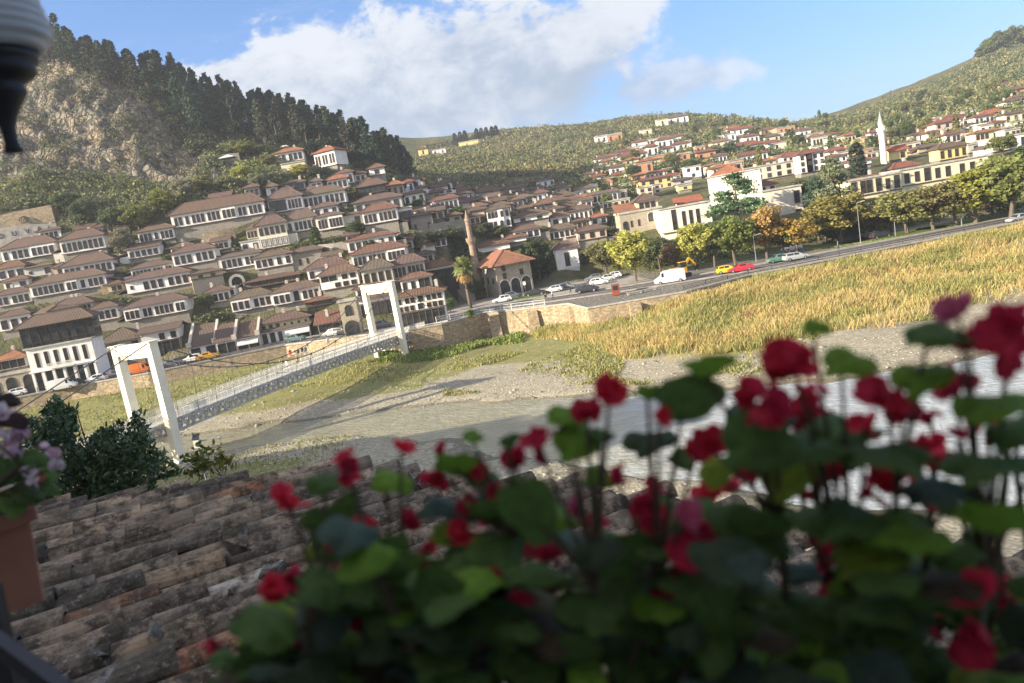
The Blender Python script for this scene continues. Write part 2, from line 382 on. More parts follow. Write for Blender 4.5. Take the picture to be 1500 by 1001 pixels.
GZ = GZ+rel*smooth(GY-back, 4, 30)
AZG = (GZ-CZ)/GY
def land_z(x, y):
    a = x/y; i = int(np.clip(np.searchsorted(AX, a)-1, 0, len(AX)-2)); fa = (a-AX[i])/(AX[i+1]-AX[i])
    w = math.exp(math.log(WY[i])*(1-fa)+math.log(WY[i+1])*fa)
    t = (math.log(y)-math.log(w))/(math.log(1000)-math.log(w))*(NY-1)
    j = int(min(max(t, 0), NY-2)); fb = min(max(t-j, 0), 1)
    return float((GZ[i, j]*(1-fa)+GZ[i+1, j]*fa)*(1-fb)+(GZ[i, j+1]*(1-fa)+GZ[i+1, j+1]*fa)*fb)
def hit(u, v, ymin=0):
    """distance at which the line of sight (u,v) meets the land"""
    d = ray(u, v); i = int(np.clip(np.searchsorted(AX, d.x)-1, 0, len(AX)-2)); fa = (d.x-AX[i])/(AX[i+1]-AX[i])
    a = AZG[i]*(1-fa)+AZG[i+1]*fa; y = GY[i]*(1-fa)+GY[i+1]*fa
    k = np.argmax((a >= d.z) & (y > ymin))
    if a[k] < d.z: return None
    if k == 0: return float(y[0])
    f = (d.z-a[k-1])/max(a[k]-a[k-1], 1e-6); return float(y[k-1]+(y[k]-y[k-1])*min(max(f, 0), 1))
def grid_faces(n, m):
    i = np.arange(n-1)[:, None]; j = np.arange(m-1)[None]; a = (i*m+j).ravel()
    return np.stack([a, a+m, a+m+1, a+1], 1)
def mk_land_mat():
    t = NT('hillside_ground'); v = t.coords('Object'); at_ = t.n('ShaderNodeSeparateColor'); t.l(t.attr(), at_.inputs[0])
    n1 = t.noise(v, .05, 7, .65); n2 = t.noise(v, .35, 6, .65); n3 = t.noise(v, 1.6, 5, .6)
    soil = t.ramp(n2, [(.3, (.085, .095, .045)), (.5, (.14, .135, .07)), (.72, (.23, .20, .12))])
    soil = t.mix(soil, (.07, .085, .035), t.ramp(n1, [(.42, 0), (.62, .8)]))
    vr = t.coords('Object', (.25, .25, .07)); r1 = t.noise(vr, 1.1, 8, .72); r2 = t.noise(t.coords('Object', (.3, .3, .5)), .5, 6, .7)
    rock = t.ramp(r1, [(.32, (.09, .085, .08)), (.45, (.165, .155, .13)), (.55, (.26, .235, .185)), (.68, (.33, .28, .21))])
    rock = t.mix(rock, (.36, .26, .155), t.math('MULTIPLY', t.ramp(r2, [(.50, 0), (.62, 1)]), .65))
    rock = t.mix(rock, (.075, .09, .045), t.math('MULTIPLY', t.ramp(n2, [(.50, 0), (.62, 1)]), .8))
    vc = t.n('ShaderNodeTexVoronoi', feature='DISTANCE_TO_EDGE', i_Scale=.55); wv = t.n('ShaderNodeVectorMath', operation='ADD'); nn = t.n('ShaderNodeTexNoise', i_Scale=.25, i_Detail=5.0); t.l(v, nn.inputs['Vector']); sc_ = t.n('ShaderNodeVectorMath', operation='SCALE', i_Scale=5.0); t.l(nn.outputs['Color'], sc_.inputs[0]); t.l(t.coords('Object', (1, 1, .45)), wv.inputs[0]); t.l(sc_.outputs[0], wv.inputs[1]); t.l(wv.outputs[0], vc.inputs['Vector'])
    rock = t.mix(t.mix(rock, (.35, .33, .30), 1.0, 'MULTIPLY'), rock, t.ramp(vc.outputs['Distance'], [(.0, 0), (.13, 1)]))
    c = t.mix(soil, rock, t.ramp(t.math('ADD', at_.outputs[0], t.math('MULTIPLY', t.math('SUBTRACT', n2, .5), .8)), [(.35, 0), (.5, 1)]))
    c = t.mix(c, t.mix((.18, .17, .15), (.27, .25, .215), n3), at_.outputs[1])          # paved town ground
    M['land'] = t.finish(c, .95, .1, bump=t.mix(n3, t.mix(r1, t.ramp(vc.outputs['Distance'], [(0, 0), (.25, 1)]), .5), at_.outputs[0]), bs=.9, bd=1.4)
mk_land_mat()
pav = 1-smooth(GY-back, -2, 6)
colr = np.stack([cl.ravel(), pav.ravel(), np.zeros(cl.size)], 1)
V = np.stack([GX.ravel(), GY.ravel(), GZ.ravel()], 1)
hills = link('hills', np_mesh('hills', V, grid_faces(len(AX), NY), M['land'], colr, smooth=True)); tag(hills, kind='structure')
# far ridge
def far_ridge():
    pts = [(1050,186),(1120,184),(1180,178),(1230,166),(1262,153),(1300,140),(1350,125),(1400,111),(1440,101),(1500,92),(1600,70),(1750,60)]
    rows = []
    for k in range(141):
        u = 1050+k*5; v = np.interp(u, [p[0] for p in pts], [p[1] for p in pts]); p = at(u, v+3*mnoise.noise(Vector((u*.02, 0, 0))), 1180)
        zt = p.z; rows.append([(p.x*(1-.0009*dy), 1180-dy, zt*(1-(dy/520.)**1.2)-(2 if dy else 0)+(6*mnoise.noise(Vector((u*.05, dy*.02, 1))) if dy else 0)) for dy in range(0, 500, 25)])
    V = np.array(rows).reshape(-1, 3)
    t = NT('far_ridge'); v = t.coords('Object'); c = t.ramp(t.noise(v, .06, 8, .7), [(.35, (.075, .085, .05)), (.5, (.17, .155, .11)), (.62, (.28, .26, .21))]); M['ridge'] = t.finish(c, .95, .1)
    o = link('distant_hill', np_mesh('distant_hill', V, grid_faces(141, len(rows[0])), M['ridge'], smooth=True)); tag(o, kind='structure')
far_ridge()
# ---------------------------------------------------------------- river bed
CH = [(-200,94),(-60,93),(-34,92),(-18,88),(-2,78),(12,66),(28,55),(60,50),(200,52)]; CW = [7,7,5.5,5.5,8,12,16,19,22]
def ch_dist(x, y):
    best = 1e9; w = 8
    for (a, b, wa, wb) in zip(CH[:-1], CH[1:], CW[:-1], CW[1:]):
        dx, dy = b[0]-a[0], b[1]-a[1]; t = min(max(((x-a[0])*dx+(y-a[1])*dy)/(dx*dx+dy*dy), 0), 1)
        d = math.hypot(x-a[0]-dx*t, y-a[1]-dy*t)-(wa+(wb-wa)*t)
        if d < best: best = d
    return best
def ss(x, a, b):
    t = min(max((x-a)/(b-a), 0), 1); return t*t*(3-2*t)
def bed_z(x, y):
    a = x/max(y, 1); wy = float(wall_Y(a))
    z = .25*mnoise.fractal(Vector((x*.09, y*.09, 3)), 1, 2, 3)+.06*mnoise.noise(Vector((x*.8, y*.8, 0)))
    d = ch_dist(x, y)+2.2*mnoise.noise(Vector((x*.14, y*.14, 7)))+1.0*mnoise.noise(Vector((x*.4, y*.4, 2)))
    z += -.75*(1-ss(d, -2.2, 1.2))+.25*ss(d, 1, 12)
    z += ss(x, -2, 26)*ss(y, wy-34, wy-5)*1.9                # reed bank on the right
    z += ss(x, 16, 34)*ss(y, wy-15, wy-2)*1.7
    z += (1-ss(x, -36, -10))*ss(y, wy-26, wy)*2.3            # grassy foot of the left wall
    z += 17*(1-ss(y, -4, 38))
    bk = 9.5*(1-ss(x, -60, -46))*(1-ss(y, 53, 62))
    if bk > .01: z = max(z, bk)
    return z
def river():
    xs = np.concatenate([np.arange(-260, -100, 8), np.arange(-100, 100, 1.0), np.arange(100, 300, 8)])
    nt = 150; rows = []; cols = []
    for x in xs:
        wy = float(np.interp(x, [p[0] for p in WALL], [p[1] for p in WALL]))+1.5
        for k in range(nt):
            t = k/(nt-1); y = -70+(wy+70)*(1-(1-t)**1.6) if False else (-70+100*t/.12 if t < .12 else 30+(wy-30)*(t-.12)/.88)
            z = bed_z(x, y); rows.append((x, y, z))
            d = ch_dist(x, y)
            # r: gravel, g: green bank
            grav = (1-ss(d, 9, 24)) if x > 4 else (1-ss(d, 4, 13))
            if x > -14: grav = max(grav, (1-ss(y, wy-34, wy-26)))
            cols.append((min(grav, 1), ss(x, 10, 30)*ss(y, wy-36, wy-28), 0))
    t = NT('river_bed'); v = t.coords('Object'); sp = t.n('ShaderNodeSeparateColor'); t.l(t.attr(), sp.inputs[0])
    n1 = t.noise(v, .12, 6, .65); n2 = t.noise(v, .9, 6, .65); n3 = t.noise(v, 5, 4, .7)
    vo = t.n('ShaderNodeTexVoronoi', i_Scale=3.2); t.l(v, vo.inputs['Vector']); s2 = t.n('ShaderNodeSeparateColor'); t.l(vo.outputs['Color'], s2.inputs[0])
    gravel = t.mix(t.ramp(n2, [(.3, (.25, .23, .165)), (.7, (.37, .34, .25))]), t.ramp(s2.outputs[0], [(0, (.16, .14, .105)), (.6, (.34, .30, .225)), (1, (.50, .46, .36))]), .42)
    grass = t.ramp(n2, [(.28, (.10, .115, .035)), (.5, (.20, .20, .07)), (.72, (.33, .29, .13))])
    grass = t.mix(grass, t.ramp(n3, [(.3, (.08, .09, .03)), (.7, (.34, .31, .14))]), .4)
    straw = t.ramp(n2, [(.3, (.20, .20, .07)), (.5, (.33, .28, .12)), (.7, (.42, .34, .16))])
    f = t.math('ADD', sp.outputs[0], t.math('MULTIPLY', t.math('SUBTRACT', n1, .5), 1.5))
    c = t.mix(grass, gravel, t.ramp(f, [(.38, 0), (.62, 1)]))
    c = t.mix(c, straw, t.ramp(t.math('ADD', sp.outputs[1], t.math('MULTIPLY', t.math('SUBTRACT', n2, .5), 1.2)), [(.3, 0), (.6, 1)]))
    tcw = t.n('ShaderNodeSeparateXYZ'); t.l(v, tcw.inputs[0])
    c = t.mix(c, (.10, .095, .07), t.ramp(t.math('ADD', tcw.outputs[2], t.math('MULTIPLY', n2, .25)), [(0, .7), (.08, 0)]))   # wet margin
    M['bed'] = t.finish(c, .93, .15, bump=t.mix(n3, vo.outputs['Distance'], .6), bs=.8, bd=.12)
    o = link('ground', np_mesh('ground', np.array(rows), grid_faces(len(xs), nt), M['bed'], np.array(cols), smooth=True)); tag(o, kind='structure')
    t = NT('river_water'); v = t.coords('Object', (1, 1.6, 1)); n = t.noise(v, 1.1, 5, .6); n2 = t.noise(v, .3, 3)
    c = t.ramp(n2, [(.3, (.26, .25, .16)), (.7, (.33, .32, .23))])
    sx = t.n('ShaderNodeSeparateXYZ'); t.l(t.coords('Object'), sx.inputs[0]); c = t.mix(c, (.40, .44, .46), t.ramp(t.math('ADD', t.math('MULTIPLY', sx.outputs[0], .02), t.math('MULTIPLY', n2, .5)), [(.25, 0), (.62, 1)]))  # right part paler blue-white: sky reflection put into the water colour
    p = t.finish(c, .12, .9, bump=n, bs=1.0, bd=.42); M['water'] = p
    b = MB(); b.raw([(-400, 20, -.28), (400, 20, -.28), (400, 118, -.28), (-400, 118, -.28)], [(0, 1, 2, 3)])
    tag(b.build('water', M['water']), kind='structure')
river()
def stones():                                            # pebbles and cobbles beside the channel
    n = 5200; P = []; 
    while len(P) < n:
        x = NR.uniform(-75, 70); y = NR.uniform(44, 126); d = ch_dist(x, y)
        if y > wall_Y(x/y)-12 or abs(x) > y*.8: continue
        if d < 0 or (d > 14 and NR.rand() > .25) or (x > 15 and y > 95 and NR.rand() > .1): continue
        P.append((x, y, bed_z(x, y)))
    P = np.array(P); r = NR.uniform(.04, .15, n)**1.0*np.where(NR.rand(n) > .97, 2.2, 1)
    base = np.array([(-1,-1,-.3),(1,-1,-.3),(1,1,-.3),(-1,1,-.3),(-.6,-.7,.55),(.7,-.6,.6),(.6,.6,.5),(-.7,.7,.6)])
    V = P[:, None]+base[None]*r[:, None, None]*NR.uniform(.6, 1.3, (n, 8, 3)); F = np.array([(4,5,6,7),(0,1,5,4),(1,2,6,5),(2,3,7,6),(3,0,4,7)])
    FF = (F[None]+(np.arange(n)*8)[:, None, None]).reshape(-1, 4)
    c = np.repeat(NR.uniform(.15, .48, n), 8)[:, None]*np.array([[1, .93, .76]])
    t = NT('pebbles'); M['pebbles'] = t.finish(t.attr(), .9, .2)
    tag(link('river_stones', np_mesh('river_stones', V.reshape(-1, 3), FF, M['pebbles'], c)), 'pale river cobbles strewn over the gravel bars beside the channel', 'stones', kind='stuff')
stones()
def reeds():
    P = []; 
    def patch(n, x0, x1, f, hh, cs, w=.07):
        k = 0
        while k < n:
            x = NR.uniform(x0, x1); wy = float(wall_Y(np.clip(x/125, -1, 1))); y = f(x, wy)
            if y is None: continue
            dn = mnoise.noise(Vector((x*.12, y*.12, 5)))+.7*mnoise.noise(Vector((x*.45, y*.45, 15)))
            if dn < -.2 and NR.rand() > .25: continue
            h = hh*NR.uniform(.5, 1.15)*(1+.5*dn); g = mnoise.noise(Vector((x*.09, y*.14, 9)))
            P.append((x, y, bed_z(x, y)-.05, h, g, cs, w)); k += 1
    patch(84000, 4, 105, lambda x, wy: (lambda d: wy-d if (d < 30+min(8, max(0, x-30)*.4)-max(0, 24-x)*.95+5*mnoise.noise(Vector((x*.1, 0, 4)))) else None)(NR.uniform(.3, 40)*NR.uniform(.6, 1)), 1.15, 0, .05)
    patch(9000, -10, 60, lambda x, wy: (lambda y: y if ch_dist(x, y) > 3 and mnoise.noise(Vector((x*.08, y*.08, 11))) > .05 else None)(wy-NR.uniform(20, 46)), .35, 1, .09)
    patch(9000, -110, -8, lambda x, wy: (lambda d: wy-d)(NR.uniform(.5, 24)), .35, 1, .09)
    patch(5000, -80, -20, lambda x, wy: NR.uniform(66, 84), .3, 1, .07)
    patch(4200, -24, 2, lambda x, wy: wy-NR.uniform(.3, 10), .8, 2, .12)
    n = len(P); A = np.array([p[:7] for p in P]); 
    lean = NR.normal(0, .38, (n, 2))*A[:, 3:4]+np.array([[.12, 0]])*A[:, 3:4]; ang = NR.uniform(-1.2, 1.2, n); w = A[:, 6]*NR.uniform(.6, 1.6, n)
    dx = np.cos(ang)*w; dy = np.sin(ang)*w
    V = np.zeros((n, 4, 3)); b = A[:, :3]
    V[:, 0] = b-np.stack([dx, dy, dx*0], 1); V[:, 1] = b+np.stack([dx, dy, dx*0], 1)
    top = b.copy(); top[:, :2] += lean; top[:, 2] += A[:, 3]
    V[:, 2] = top+np.stack([dx, dy, dx*0], 1)*.35; V[:, 3] = top-np.stack([dx, dy, dx*0], 1)*.35
    pal = {0: [(.52, .42, .16), (.56, .46, .22), (.32, .32, .11), (.23, .25, .09), (.50, .33, .17)], 1: [(.30, .30, .10), (.38, .34, .16), (.18, .21, .06)], 2: [(.12, .20, .04), (.18, .25, .06), (.30, .30, .1)]}
    C = np.zeros((n, 3))
    for k in range(n):
        pl = pal[int(A[k, 5])]; g = A[k, 4]
        j = NR.randint(len(pl)) if A[k, 5] else (NR.choice([0, 1, 0, 4, 2]) if g+NR.normal(0, .10) > -.02 else NR.choice([2, 3, 2, 0]))
        C[k] = np.array(pl[j])*NR.uniform(.85, 1.15)
    t = NT('reed_blades'); M['reeds'] = t.finish(t.attr(), .8, .15, trans=.3)
    me = np_mesh('reeds', V.reshape(-1, 3), np.arange(n*4).reshape(-1, 4), M['reeds'], np.repeat(C, 4, 0))
    tag(link('reeds', me), 'tall dry yellow and green reeds and grass on the river bank', 'reeds', kind='stuff')
reeds()
def street():
    # embankment wall with a coping
    segs = []
    b = MB(); cp = MB()
    for (x0, y0), (x1, y1) in zip(WALL[:-1], WALL[1:]):
        n = max(1, int(math.hypot(x1-x0, y1-y0)/3))
        for k in range(n):
            xa, ya = x0+(x1-x0)*k/n, y0+(y1-y0)*k/n; xb, yb = x0+(x1-x0)*(k+1)/n, y0+(y1-y0)*(k+1)/n
            bat = 1.6 if xa < -30 else .4                      # the left wall leans back
            j = lambda x, y: .25*mnoise.noise(Vector((x*.6, y*.6, 0)))
            b.raw([(xa, ya-bat+j(xa, ya), -1), (xb, yb-bat+j(xb, yb), -1), (xb, yb-bat*.4+j(xb, yb+5)*.6, 2.4), (xa, ya-bat*.4+j(xa, ya+5)*.6, 2.4), (xb, yb, STZ+.08), (xa, ya, STZ+.08), (xb, yb+.6, STZ+.08), (xa, ya+.6, STZ+.08), (xb, yb+.6, -1), (xa, ya+.6, -1)],
                  [(0, 1, 2, 3), (3, 2, 4, 5), (5, 4, 6, 7), (7, 6, 8, 9)])
            cp.raw([(xa, ya-.12, STZ+.1), (xb, yb-.12, STZ+.1), (xb, yb-.12, STZ+.34), (xa, ya-.12, STZ+.34), (xb, yb+.4, STZ+.34), (xa, ya+.4, STZ+.34), (xb, yb+.4, STZ+.1), (xa, ya+.4, STZ+.1)],
                  [(0, 1, 2, 3), (3, 2, 4, 5), (5, 4, 6, 7), (7, 6, 1, 0)])
    w = empty('embankment_wall', (0, 0, 0), 0, 'long rough stone wall holding up the riverside street, sunlit and tan', 'wall')
    b.build('wall_face', M['rubble_wall'], w); cp.build('coping', M['concrete'], w)
    for x, y in ((-2.5, 136.6), (4.5, 133), (11.6, 128), (30, 117.5), (20.5, 118)):
        q = MB(); q.raw([(x-1.1, y-1.6, -1), (x+1.1, y-1.6, -1), (x+1.1, y+2, -1), (x-1.1, y+2, -1), (x-.9, y-.5, STZ-.3), (x+.9, y-.5, STZ-.3), (x+.9, y+1, STZ-.2), (x-.9, y+1, STZ-.2)], [(0, 1, 5, 4), (1, 2, 6, 5), (2, 3, 7, 6), (3, 0, 4, 7), (4, 5, 6, 7)])
        q.build('buttress', M['rubble_wall'], w)
    def strip(P, o0, o1, z, name, mat, th=0):
        q = MB(); 
        pts = []
        for i, (x, y) in enumerate(P):
            a = P[max(i-1, 0)]; c = P[min(i+1, len(P)-1)]; d = Vector((c[0]-a[0], c[1]-a[1])).normalized(); nn = Vector((-d.y, d.x)); pts.append(((x+nn.x*o0, y+nn.y*o0), (x+nn.x*o1, y+nn.y*o1)))
        for (p, r), (p2, r2) in zip(pts[:-1], pts[1:]):
            q.raw([(*p, z), (*p2, z), (*r2, z), (*r, z)], [(0, 1, 2, 3)])
            if th: q.raw([(*p, z-th), (*p2, z-th), (*p2, z), (*p, z), (*r, z-th), (*r2, z-th), (*r2, z), (*r, z)], [(0, 1, 2, 3), (7, 6, 5, 4)])
        o = q.build(name, mat); tag(o, kind='structure'); return o
    strip(ROAD, -3.6, 3.6, STZ+.02, 'road', M['asphalt'])
    strip(ROAD, 3.6, 5.8, STZ+.14, 'pavement', M['paving'], .14)
    strip(ROAD, -5.2, -3.6, STZ+.14, 'pavement', M['paving'], .14)
    strip(ROAD, -.08, .08, STZ+.026, 'road_marking', M['road_paint'])
    # plaza in front of the khan + parking
    q = MB(); q.raw([(-14, 150.5, STZ), (30, 147.5, STZ), (28, 172, STZ), (-10, 176, STZ)], [(0, 1, 2, 3)]); tag(q.build('plaza', M['paving']), kind='structure')
    for u, v, w_, h_ in ((772, 436, 9, 2.2), (815, 412, 6, 1.6), (1310, 345, 22, 5), (1230, 358, 14, 4), (1420, 325, 22, 5), (905, 398, 10, 3), (1060, 382, 20, 4)):
        p = at_z(u, v, STZ); q = MB(); n = 20
        q.raw([(p.x+w_/2*math.cos(2*math.pi*k/n), p.y+h_*math.sin(2*math.pi*k/n), STZ+.17) for k in range(n)]+[(p.x+(w_/2+.2)*math.cos(2*math.pi*k/n), p.y+(h_+.2)*math.sin(2*math.pi*k/n), STZ-.05) for k in range(n)], [tuple(range(n))]+[(k, n+k, n+(k+1) % n, (k+1) % n) for k in range(n)])
        tag(q.build('lawn', M['lawn']), kind='structure')
plain('lawn', (.12, .16, .04), .95, .1, var=.4, scale=2)
street()
# ---------------------------------------------------------------- houses
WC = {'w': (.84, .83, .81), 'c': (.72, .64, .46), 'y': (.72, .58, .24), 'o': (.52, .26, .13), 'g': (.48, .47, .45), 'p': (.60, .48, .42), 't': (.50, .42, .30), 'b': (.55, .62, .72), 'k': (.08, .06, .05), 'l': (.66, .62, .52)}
RC = {'b': (.13, .108, .092), 'r': (.20, .105, .072), 'o': (.46, .19, .09), 'm': (.30, .085, .06), 'g': (.17, .15, .135), 'd': (.11, .085, .07), 'x': (.62, .16, .07)}
def lean(u): return R(10+(750-u)*.00806)
def arch_outline(w, h, n=7):
    r = w/2; return [(-r, 0), (r, 0)]+[(r*math.cos(math.pi*k/n), h-r+r*math.sin(math.pi*k/n)) for k in range(n+1)]
def win_mesh(kind, w, h, frame):
    g = MB(); f = MB()
    if kind in 'aA':
        o = arch_outline(w, h); g.prism(o, -.03, .05)
        oo = arch_outline(w+.22, h+.11); n = len(o)
        vs = [(x, -.09, z) for x, z in oo]+[(x, -.09, z) for x, z in o]+[(x, .02, z) for x, z in oo]+[(x, -.03, z) for x, z in o]
        f.raw(vs, [(k, (k+1) % n, n+(k+1) % n, n+k) for k in range(1, n)]+[(k, 2*n+k, 2*n+(k+1) % n, (k+1) % n) for k in range(1, n)]+[(n+k, n+(k+1) % n, 3*n+(k+1) % n, 3*n+k) for k in range(1, n)])
        if kind == 'a': f.box(-.03, .03, -.07, -.025, 0, h-.02)
    else:
        g.box(-w/2, w/2, -.02, .05, 0, h)
        t = .07; e = .08
        if kind != 'o':
            f.box(-w/2-t, -w/2+.02, -e, .02, -t, h+t); f.box(w/2-.02, w/2+t, -e, .02, -t, h+t); f.box(-w/2+.02, w/2-.02, -e, .02, h-.02, h+t); f.box(-w/2+.02, w/2-.02, -e-.04, .02, -t-.02, .02)
            f.box(-.025, .025, -.05, -.015, .02, h-.02)
            if h > 1: f.box(-w/2+.02, -.025, -.05, -.015, h*.62, h*.62+.04); f.box(.025, w/2-.02, -.05, -.015, h*.62, h*.62+.04)
        else: f.box(-w/2-.06, -w/2, -.1, .02, 0, h); f.box(w/2, w/2+.06, -.1, .02, 0, h)
    gm = {'s': 'shutter', 'd': 'door_wood'}.get(kind, 'glass')
    return g.mesh('window', M[gm]), f.mesh('window_frame', M[frame])
plain('shutter', (.55, .55, .52), .7); plain('door_wood', (.09, .055, .035), .6); plain('frame_brown', (.10, .06, .04), .6); plain('frame_white', (.7, .69, .65), .6)
def roof_mesh(kind, W, D, rh, ov, th=.16):
    b = MB(); x0, x1, y0, y1 = -W/2-ov, W/2+ov, -ov, D+ov
    if kind == 'hip':
        k = min((y1-y0)/2, (x1-x0)/2)*(.98 if W > D else 1); ym = (y0+y1)/2; xa, xb = x0+k, x1-k
        if xb < xa: xa = xb = (x0+x1)/2
        ya = yb = ym
        if W < D*.9: kk = (x1-x0)/2; xa = xb = (x0+x1)/2; ya, yb = y0+kk, y1-kk
        E = [(x0,y0,0),(x1,y0,0),(x1,y1,0),(x0,y1,0)]
        if W < D*.9: T = [(xa,ya,rh),(xa,yb,rh)]; fs = [(0,1,4),(1,2,5,4),(2,3,5),(3,0,4,5)]
        else: T = [(xa,ym,rh),(xb,ym,rh)]; fs = [(0,1,5,4),(1,2,5),(2,3,4,5),(3,0,4)]
        b.raw([(x, y, z+th) for x, y, z in E+T], fs)
        b.raw(E+[(x, y, z+th) for x, y, z in E], [(3,2,1,0),(0,1,5,4),(1,2,6,5),(2,3,7,6),(3,0,4,7)])
        # ridge and hip caps
        P = [Vector((x, y, z+th)) for x, y, z in E+T]
        for i, j in (((0,4),(3,4),(1,5),(2,5),(4,5)) if not W < D*.9 else ((0,4),(1,4),(2,5),(3,5),(4,5))): b.bar(P[i], P[j], .28, .14)
    elif kind == 'gable':
        ym = (y0+y1)/2
        b.raw([(x0,y0,th),(x1,y0,th),(x1,ym,rh+th),(x0,ym,rh+th),(x1,y1,th),(x0,y1,th),(x0,y0,0),(x1,y0,0),(x1,ym,rh),(x0,ym,rh),(x1,y1,0),(x0,y1,0)],
              [(0,1,2,3),(3,2,4,5),(7,6,9,8),(8,9,11,10),(6,7,1,0),(10,11,5,4),(6,0,3,9),(9,3,5,11),(1,7,8,2),(2,8,10,4)])
        b.bar((x0,ym,rh+th),(x1,ym,rh+th),.3,.16)
    elif kind == 'gablef':              # gable end faces the viewer
        xm = 0
        b.raw([(x0,y0,th),(xm,y0,rh+th),(xm,y1,rh+th),(x0,y1,th),(x1,y0,th),(x1,y1,th),(x0,y0,0),(xm,y0,rh),(xm,y1,rh),(x0,y1,0),(x1,y0,0),(x1,y1,0)],
              [(0,1,2,3),(1,4,5,2),(6,9,8,7),(7,8,11,10),(0,6,7,1),(1,7,10,4),(3,2,8,9),(2,5,11,8),(0,3,9,6),(4,10,11,5)])
        b.bar((xm,y0,rh+th),(xm,y1,rh+th),.3,.16)
    elif kind == 'shed':
        b.raw([(x0,y0,th),(x1,y0,th),(x1,y1,rh+th),(x0,y1,rh+th),(x0,y0,0),(x1,y0,0),(x1,y1,rh),(x0,y1,rh)], [(0,1,2,3),(7,6,5,4),(4,5,1,0),(5,6,2,1),(6,7,3,2),(7,4,0,3)])
    else:                                # flat with a low parapet
        h = max(rh, .3)
        b.box(x0, x1, y0, y0+.3, 0, h); b.box(x0, x1, y1-.3, y1, 0, h); b.box(x0, x0+.3, y0+.3, y1-.3, 0, h); b.box(x1-.3, x1, y0+.3, y1-.3, 0, h); b.box(x0+.3, x1-.3, y0+.3, y1-.3, .02, .15)
    return b
HOUSES = []
def default_rot(u): return float(np.interp(u, [0, 250, 420, 560, 700, 1500], [9, 9, 6, 3, 0, 0]))
def house(label, q, wp, sp, rp, pat, cat='house', name='house', group=None, wc='w', rc='b', roof='hip', rot=None, D=None, Y=None, st='stone', fr='frame_brown', bays=(), ov=None, chim=None, ymin=0, jut=.3, found=6, gal=False):
    uL, vL, uR, vR = q; th = R(default_rot((uL+uR)/2) if rot is None else rot); c, s = math.cos(th), math.sin(th)
    um, vm = (uL+uR)/2, (vL+vR)/2; ln = lean(um); tot = wp+sp
    if Y is None: Y = hit(um+tot*math.sin(ln), vm+tot*math.cos(ln), ymin) or 600
    pm = at(um, vm, Y); k = Y/1083.0
    dl, dr = ray(uL, vL), ray(uR, vR)
    # half widths along the facade direction from the middle point
    tl = (dl.x*pm.y-pm.x)/(c-dl.x*s); tr = (dr.x*pm.y-pm.x)/(c-dr.x*s); W = tr-tl; mid = (tl+tr)/2
    hw, hs = wp*k, sp*k
    ez = pm.z; base = Vector((pm.x+c*mid, pm.y+s*mid, ez-hw-hs))
    if D is None: D = min(max(.6*W, 4.0), 6.5 if Y < 300 else 9)
    root = empty(name, base, th, label, cat, group)
    far = Y > 260; big = (uR-uL) > 55
    col_ = WC[wc]; j = RNG.uniform(.93, 1.04); col_ = (min(.86, col_[0]*j), min(.85, col_[1]*j), min(.84, col_[2]*j*RNG.uniform(.96, 1.02)))
    if hw > 0:
        b = MB(); b.box(-W/2, W/2, 0, D, hs, hs+hw-.02)
        wo = b.build('wall', M['plaster'] if wc not in 'T' else M[st], root); wo.color = (*col_, 1)
        if not far and hs > .5: 
            f = MB(); f.box(-W/2-.06, W/2+.06, -.07, .08, hs-.16, hs+.02); f.build('beam', M['wood'], root)
    b = MB(); i_ = jut if hw > 0 else 0
    b.box(-W/2+(.12 if hw > 0 else 0), W/2-(.12 if hw > 0 else 0), i_, D, -found, hs-(.18 if (hw > 0 and hs > .5 and not far) else .003))
    b.build('stone_base' if st != 'plaster' else 'lower_wall', M[st], root).color = (*col_, 1)
    o_ = ov if ov is not None else (.25 if roof == 'flat' else .75)
    rh = rp*k
    if roof in ('hip', 'gable', 'shed', 'gablef') and rp > 0:
        rr = D+o_ if roof == 'shed' else (D/2+o_)
        rh = max(.5, min(.88*rp*k+dl.z*rr*(0 if roof == 'gablef' else 1), .8*rr))
    if rp > 0 or roof == 'flat':
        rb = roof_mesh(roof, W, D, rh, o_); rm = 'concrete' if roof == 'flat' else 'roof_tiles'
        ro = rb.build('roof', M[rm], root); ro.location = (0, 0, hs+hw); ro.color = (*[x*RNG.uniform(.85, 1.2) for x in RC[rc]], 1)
        if roof == 'gable':
            g = MB(); g.prism([(0, 0), (D, 0), (D/2, rh*.97)], 0, .2)
            for sx in (-W/2+.1, W/2-.1):
                go = g.build('gable_end', M['plaster'], root); go.color = (*col_, 1); go.matrix_local = Matrix(((0, 1, 0, sx-.1), (1, 0, 0, 0), (0, 0, 1, hs+hw-.02), (0, 0, 0, 1)))
        if roof == 'gablef':
            g = MB(); g.prism([(-W/2, 0), (W/2, 0), (0, rh*.97)], .02, .2); go = g.build('gable_end', M['plaster'], root); go.color = (*col_, 1); go.location = (0, 0, hs+hw-.02)
        nch = chim if chim is not None else (0 if roof == 'flat' else (RNG.choice([1, 1, 2]) if big else RNG.choice([0, 1])))
        for _ in range(nch):
            cb = MB(); cx = RNG.uniform(-.38, .38)*W; cb.box(-.3, .3, -.3, .3, -.4, 1.3); cb.box(-.38, .38, -.38, .38, 1.3, 1.42); cb.box(-.22, .22, -.22, .22, 1.42, 1.6)
            co = cb.build('chimney', M['chimney'], ro); co.location = (cx, D*RNG.uniform(.55, .8), rh*.55 if roof != 'flat' else .2)
